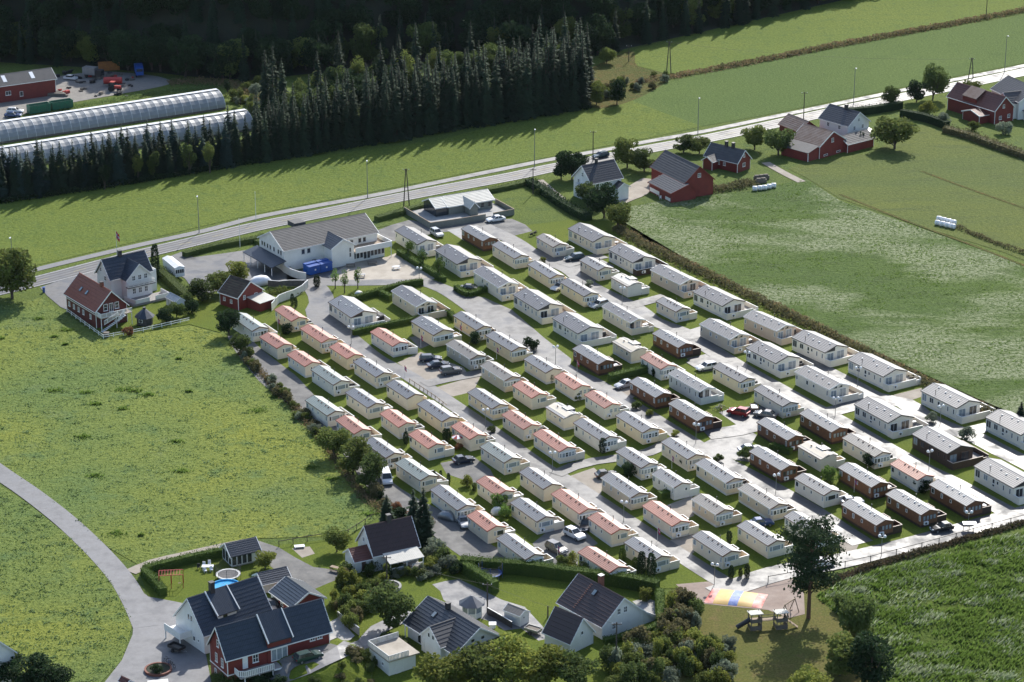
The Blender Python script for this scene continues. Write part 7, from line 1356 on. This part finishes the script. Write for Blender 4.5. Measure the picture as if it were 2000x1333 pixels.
for k in range(8): MB().bar((-2 + k * .5, -1, 2.5), (-2 + k * .5, 1, 2.5), .06, .06).build('rung', 'red_paint', t)
MB().bar((1.6, 0, .5), (1.2, 0, .5), .25, .04).build('swing_seat', 'wood', t); MB().tube((1.4, 0, .5), (1.4, 0, 2.5), .015, .015, 4).build('rope', 'black_plastic', t)
def chair(label, px, m='plastic_white', group=None, rz=0):
    t = thing('garden_chair', label, 'chair', G(*px), rz, group); MB().box(-.25, -.25, .4, .25, .25, .46).build('seat', m, t); MB().box(-.25, .2, .46, .25, .27, .95).build('backrest', m, t)
    for x in (-.22, .18):
        for y in (-.22, .18): MB().box(x, y, 0, x + .04, y + .04, .4).build('leg', m, t)
def table(label, px, l=1.6, w=.8, m='plastic_white', h=.72, rz=0, bench=False, group=None):
    t = thing('picnic_table' if bench else 'garden_table', label, 'table', G(*px), rz, group); MB().box(-l / 2, -w / 2, h - .05, l / 2, w / 2, h).build('table_top', m, t)
    for x in (-l / 2 + .1, l / 2 - .16):
        for y in (-w / 2 + .08, w / 2 - .14): MB().box(x, y, 0, x + .06, y + .06, h - .05).build('leg', m, t)
    if bench:
        for s in (-1, 1): MB().box(-l / 2, s * (w / 2 + .35) - .14, .42, l / 2, s * (w / 2 + .35) + .14, .46).build('bench', m, t)
        for x in (-l / 2 + .2, l / 2 - .2): MB().box(x - .04, -w / 2 - .45, .34, x + .04, w / 2 + .45, .42).build('bearer', m, t)
table('white garden table on the hedged lawn', (406, 1113), 2.0, 1.0)
for x, y, lb in ((398, 1108, 'far left'), (409, 1105, 'far right'), (401, 1119, 'near left'), (413, 1117, 'near right')): chair('white chair at the hedged lawn table, ' + lb, (x, y), group='white chairs on the hedged lawn', rz=rnd.uniform(-.5, .5))
chair('black chair left of the white lawn table', (388, 1112), 'black_plastic'); table('wooden picnic table before the brown-roofed house', (657, 1116), 2.2, .8, 'wood', .75, -.5, True)
table('dark picnic table by the reception front', (727, 517), 2.2, .8, 'old_wood', .75, .2, True); table('white garden table on the terrace paving', (774, 526), 1.6, .8, 'plastic_white', .72, .4, True); table('grey bench table beside young tree at reception', (704, 542), 2.2, .8, 'grey_metal', .75, .1, True); table('dark picnic table beside the canopy', (685, 522), 2.0, .8, 'old_wood', .75, .2, True)
table('white garden table beside the red barn wing', (1291, 384), 1.4, .8)
for x, y, lb in ((1284, 382, 'left of'), (1298, 382, 'right of'), (1290, 390, 'before')): chair('white chair ' + lb + ' the barn lawn table', (x, y))
for x, y, lb in ((492, 1302, 'left'), (502, 1299, 'right')):
    t = thing('garden_chair', lb + ' white chair on the balcony of the red house', 'chair', flat(x, y, 2.5)); MB().box(-.25, -.25, .4, .25, .25, .46).build('seat', 'plastic_white', t); MB().box(-.25, .2, .46, .25, .27, .95).build('backrest', 'plastic_white', t); MB().box(-.2, -.2, 0, -.15, .2, .4).box(.15, -.2, 0, .2, .2, .4).build('leg', 'plastic_white', t)
t = thing('flower_bed', 'stone-edged flower bed in the forecourt', 'flower bed', G(309, 1310)); ring(1.9, 2.2, 0, .4, 18).build('stone_edge', 'brick', t); MB().tube((0, 0, 0), (0, 0, .3), 1.9, 1.85, 18).build('soil', 'forest_floor', t)
t = thing('flower_bed', 'stone circle around the garden pole', 'flower bed', G(758, 1148)); ring(1.9, 2.3, 0, .4, 18).build('stone_edge', 'concrete', t); MB().tube((0, 0, 0), (0, 0, .3), 1.9, 1.85, 18).build('soil', 'forest_floor', t)
def bike(name, label, px, rz, m, r=.34, cat='bicycle', group=None):
    t = thing(name, label, cat, G(*px), rz, group)
    for x in (-.55, .55): ring(r - .05, r, -.025, .025, 16).build('wheel', 'rubber', t); o = t.children[-1]; o.rotation_euler = (math.pi / 2, 0, 0); o.location = (x, 0, r)
    MB().bar((-.55, 0, r), (-.1, 0, .85), .05, .05).bar((-.1, 0, .85), (.4, 0, .85), .05, .05).bar((.55, 0, r), (.38, 0, 1.0), .05, .05).bar((-.1, 0, .85), (.0, 0, .35), .05, .05).bar((0, 0, .35), (.4, 0, .85), .05, .05).build('frame', m, t)
    MB().box(-.25, -.06, .88, .05, .06, .96).build('saddle', 'black_plastic', t); MB().bar((.38, -.3, 1.02), (.38, .3, 1.02), .05, .05).build('handlebar', 'black_plastic', t)
    if cat == 'motorcycle': MB().box(-.35, -.17, .35, .4, .17, .8).build('engine', 'black_plastic', t)
for k, (x, y) in enumerate(((1399, 803), (1404, 800), (1409, 805), (1413, 801))): bike('bicycle', 'bicycle in the cluster beside the red off-roader', (x, y), k * .9, ('blue_paint', 'grey_metal', 'red_paint', 'dark_metal')[k], group='bicycles beside the red off-roader')
for k, (x, y) in enumerate(((323, 1296), (330, 1300), (336, 1303))): bike('bicycle', 'bicycle lying near the forecourt flower bed', (x, y), 1 + k * .7, ('grey_metal', 'blue_paint', 'dark_metal')[k], group='bicycles in the forecourt')
for k, (x, y) in enumerate(((1038, 462), (1045, 459))): bike('motorcycle', ('left' if k == 0 else 'right') + ' motorcycle on asphalt beside the chalet lawn', (x, y), .6 + k * .3, 'black_plastic', .36, 'motorcycle')
# covered vehicles
def tarp(name, label, px, l, w, h, m, rz):
    b = MB(); rings = []
    for k, (f, hh, ww) in enumerate(((-.5, .15, .6), (-.45, .6, .9), (-.2, .95, 1), (.1, 1, 1), (.35, .8, .95), (.5, .3, .7))):
        rings.append([(f * l, -w / 2 * ww, 0), (f * l, -w / 2 * ww * .95, h * hh * .55), (f * l, -w * .28 * ww, h * hh), (f * l, w * .28 * ww, h * hh), (f * l, w / 2 * ww * .95, h * hh * .55), (f * l, w / 2 * ww, 0)])
    return tag(b.loft(rings).build(name, m, None, G(*px), rz, True), label, 'tarpaulin')
tarp('covered_car', 'vehicle under grey cover beside yellowish caravan wall', (874, 1014), 3.6, 1.8, 1.5, 'grey_metal', -.6); tarp('covered_heap', 'grey tarpaulin heap between two caravans', (971, 1004), 2.2, 1.5, 1.3, 'grey_white', .3); tarp('covered_boat', 'boat under white cover beside mossy outbuilding', (508, 556), 5.5, 2.3, 2.0, 'plastic_white', .5)
t = thing('storage_tank', 'round silver tent beside the lodge at the hedge', 'tent', G(701, 580)); MB().ball((0, 0, .5), 1.0, 14, 10, .9).build('dome', 'grey_white', t, smooth=True); MB().tube((0, 0, 0), (0, 0, .3), .8, .9, 12).build('base', 'grey_metal', t)
t = thing('parasol', 'red and white parasol beside navy hatchback', 'parasol', G(893, 872)); MB().tube((0, 0, 0), (0, 0, 2.2), .03, .03, 6).build('pole', 'white_paint', t)
for k in range(8):
    a0, a1 = math.pi * k / 4, math.pi * (k + 1) / 4; MB().quad((1.1 * math.cos(a0), 1.1 * math.sin(a0), 1.9), (1.1 * math.cos(a1), 1.1 * math.sin(a1), 1.9), (0, 0, 2.35)).build('canopy_panel', 'red_paint' if k % 2 else 'plastic_white', t)
tag(MB().box(-1.2, -.7, 1.3, 1.2, .7, 1.4).box(-.05, -.05, 0, .05, .05, 1.3).box(-1.1, -.05, 0, -1.0, .05, 1.3).build('market_stand', 'grey_metal', None, G(1893, 1036)), 'grey flat-topped stand before the right brown caravan', 'stand')
# playground
A, B, C, D = [G(*p) for p in ((1392, 1149), (1500, 1162), (1487, 1189), (1374, 1178))]
t = thing('bouncing_pillow', 'large striped bouncing mat in red, yellow and blue on playground', 'bouncing mat', A)
cuts = [0, .16, .42, .58, .83, 1.0]
for k, m in enumerate(('pink_sheet', 'yellow_sheet', 'blue_sheet', 'yellow_sheet', 'pink_sheet')):
    b = MB(); nu, nv = 6, 10; pt = lambda u, v: A.lerp(B, u).lerp(D.lerp(C, u), v) - A + Vector((0, 0, .06 + .55 * (max(0, math.sin(math.pi * u)) * max(0, math.sin(math.pi * v))) ** .5))
    base = len(b.v)
    for i in range(nu + 1):
        for j in range(nv + 1): b.v.append(tuple(pt(cuts[k] + (cuts[k + 1] - cuts[k]) * i / nu, j / nv)))
    for i in range(nu):
        for j in range(nv): q = i * (nv + 1) + j; b.f.append((q, q + 1, q + nv + 2, q + nv + 1))
    b.build('stripe', m, t, smooth=True)
def tower(label, px, rz, roof=True):
    t = thing('play_tower', label, 'play tower', G(*px), rz)
    for x in (-.9, .8):
        for y in (-.9, .8): MB().box(x, y, 0, x + .12, y + .12, 3.0).build('post', 'old_wood', t)
    MB().box(-.9, -.9, 1.4, .92, .92, 1.5).build('platform', 'wood', t)
    for q in ((-.95, -.97, .95, -.91), (-.97, -.9, -.91, .9), (.91, -.9, .97, .9)): MB().box(q[0], q[1], 1.5, q[2], q[3], 2.1).build('side_boards', 'old_wood', t); MB().box(q[0], q[1], .1, q[2], q[3], .9).build('side_boards', 'old_wood', t)
    if roof: MB().loft([[(-1.1, -1.1, 3.0), (1.1, -1.1, 3.0), (1.1, 1.1, 2.7), (-1.1, 1.1, 2.7)], [(-1.1, -1.1, 3.1), (1.1, -1.1, 3.1), (1.1, 1.1, 2.8), (-1.1, 1.1, 2.8)]]).build('roof', 'light_roof', t)
    return t
t = tower('left play tower with pale roof on the playground', (1474, 1228), .2); MB().tube((-.9, 0, 1.7), (-3.0, .2, .4), .4, .4, 10).build('tube_slide', 'black_plastic', t); MB().bar((.95, 0, 1.45), (3.6, 0, 1.45), .9, .08).build('bridge', 'wood', t)
for s in (-.45, .45): MB().bar((.95, s, 2.1), (3.6, s, 2.1), .06, .08).build('bridge_rail', 'old_wood', t)
t = tower('right play tower with lattice on the playground', (1524, 1226), .2); MB().bar((.95, 0, 1.45), (2.8, -.6, .1), .7, .06).build('ramp', 'wood', t)
p = G(1542, 1200); t = thing('swing_frame', 'wooden swing frame left of the tall pine', 'swing', p, .9)
for x in (-1.5, 1.5):
    for s in (-1, 1): MB().bar((x, s * .9, 0), (x, 0, 2.3), .11, .11).build('leg', 'wood', t)
MB().bar((-1.6, 0, 2.3), (1.6, 0, 2.3), .12, .14).build('beam', 'wood', t)
for x in (-.6, .6): MB().box(x - .22, -.1, .45, x + .22, .1, .5).build('swing_seat', 'rubber', t); MB().bar((x - .2, 0, .5), (x - .2, 0, 2.3), .02, .02).bar((x + .2, 0, .5), (x + .2, 0, 2.3), .02, .02).build('chain', 'dark_metal', t)
# small things in the bottom left corner and gardens
O, an, L, W = frame((233, 1345), (248, 1352), (262, 1347), 'LN'); t = thing('shed', 'tiny red hut at the bottom edge of forecourt', 'hut', (O.x, O.y, 0), an); block(t, 0, 0, L, max(W, 1.2), 1.4, .5, 'red_boards', 'tile_redbrown', og=.1, ov=.1, corner=False)
tag(MB().box(-1.6, -.9, .5, 1.6, .9, .62).box(-1.5, -.8, 0, -1.4, -.7, .5).box(1.4, -.8, 0, 1.5, -.7, .5).box(-1.5, .7, 0, -1.4, .8, .5).box(1.4, .7, 0, 1.5, .8, .5).build('grid_table', 'grey_white', None, G(309, 1340), .2), 'pale slatted table at the bottom edge', 'table')
tag(MB().box(-.9, -.5, .3, .9, .5, .36).box(-.8, -.4, 0, -.7, .4, .3).box(.7, -.4, 0, .8, .4, .3).build('sandbox_lid', 'plastic_white', None, G(585, 1070), .2), 'white board table on sandy lawn patch', 'table')
tag(MB().box(-.5, -.4, 0, .5, .4, .9).box(-.6, -.5, .9, .6, .5, 1.0).build('bird_table', 'old_wood', None, G(208, 658)), 'small wooden stand outside the garden fence corner', 'stand')
tag(MB().box(-.25, -.25, 0, .25, .25, 1.1).box(-.3, -.3, 1.1, .3, .3, 1.2).build('waste_bin', 'blue_paint', None, G(86, 571)), 'blue and white bin at the house drive', 'bin')
tag(MB().box(-1.2, -.8, 0, 1.2, .8, .9).box(-1.0, -.6, .9, 1.0, .6, 1.0).build('hot_tub', 'black_plastic', None, flat(743, 622, .5), -1.0), 'black hot tub on the deck of the lodge by entrance', 'hot tub')
tag(MB().tube((0, 0, 0), (0, 0, .7), .5, .45, 10).box(-.6, -.6, .7, .6, .6, .76).build('garden_table', 'plastic_white', None, G(962, 1226)), 'round white table on the villa terrace', 'table')
for k, (x, y) in enumerate(((888, 372), (1478, 352), (1487, 351), (1496, 350), (1482, 358), (1491, 357))[1:]):
    tag(MB().box(-.8, -.4, 0, .8, .4, .9).box(-.6, -.3, .9, .5, .3, 1.3).build('firewood_stack', 'old_wood', None, G(x, y), .2), 'dark stacked crates behind the white bales', 'crate', 'dark crates behind the bales')
# things standing on the decks, heat pumps on the fronts
KINDS = [('grill', 'black covered grill', 'black_plastic', lambda: MB().box(-.4, -.3, .0, .4, .3, .8).tube((-.4, 0, .8), (.4, 0, .8), .3, .3, 8)), ('garden_table', 'pale table', 'plastic_white', lambda: MB().box(-.7, -.4, .68, .7, .4, .74).box(-.6, -.3, 0, -.54, .3, .68).box(.54, -.3, 0, .6, .3, .68)), ('garden_sofa', 'dark cushioned sofa', 'dark_metal', lambda: MB().box(-.8, -.35, .0, .8, .35, .42).box(-.8, .22, .42, .8, .35, .85).box(-.8, -.35, .42, -.66, .22, .62).box(.66, -.35, .42, .8, .22, .62)), ('storage_box', 'grey storage box', 'grey_metal', lambda: MB().box(-.6, -.3, 0, .6, .3, .6).box(-.64, -.34, .6, .64, .34, .68))]
for q, c in enumerate(cars_):
    t = c['obj']; ang = c['ang2']; L, W = c['Lr'], c['W']; R_ = c['row']; pos = sorted([d for d in cars_ if d['row'] == R_], key=lambda d: d['al']).index(c) + 1
    where = 'on the deck of caravan %d in row %d from left' % (pos, R_ + 1)
    for k in range(2 if rnd.random() < .5 else 1):
        nm, lb, m, fn = KINDS[(q + 2 * k + (k > 0)) % 4]
        lx, ly = L * (.55 if k == 0 else .86), W + .95
        wp = t.matrix_basis @ Vector((lx, ly, 0)); wx = c['A'].x + lx * math.cos(ang) - ly * math.sin(ang); wy = c['A'].y + lx * math.sin(ang) + ly * math.cos(ang)
        tag(put(nm, shared(('dk', nm), fn, nm, m), None, (wx, wy, .505), ang + rnd.uniform(-.3, .3) + (math.pi / 2 if k else 0)), lb + ' ' + where, nm.split('_')[-1], 'things standing on caravan decks')
    if rnd.random() < .55:
        hp = put('heat_pump', shared('hpump', lambda: MB().box(0, -.45, -.3, .32, .45, .3), 'heat_pump', 'plastic_white'), t, (L - .12 + (1.6 if c['deck'] in 'vk' and c['kind'] != 'X' else .35 if c['front'] == 'bay' else 0), W * .3, .85)); put('fan_grille', shared('hgr', lambda: MB().tube((.32, -.12, 0), (.34, -.12, 0), .22, .22, 12), 'fan_grille', 'dark_metal'), hp)
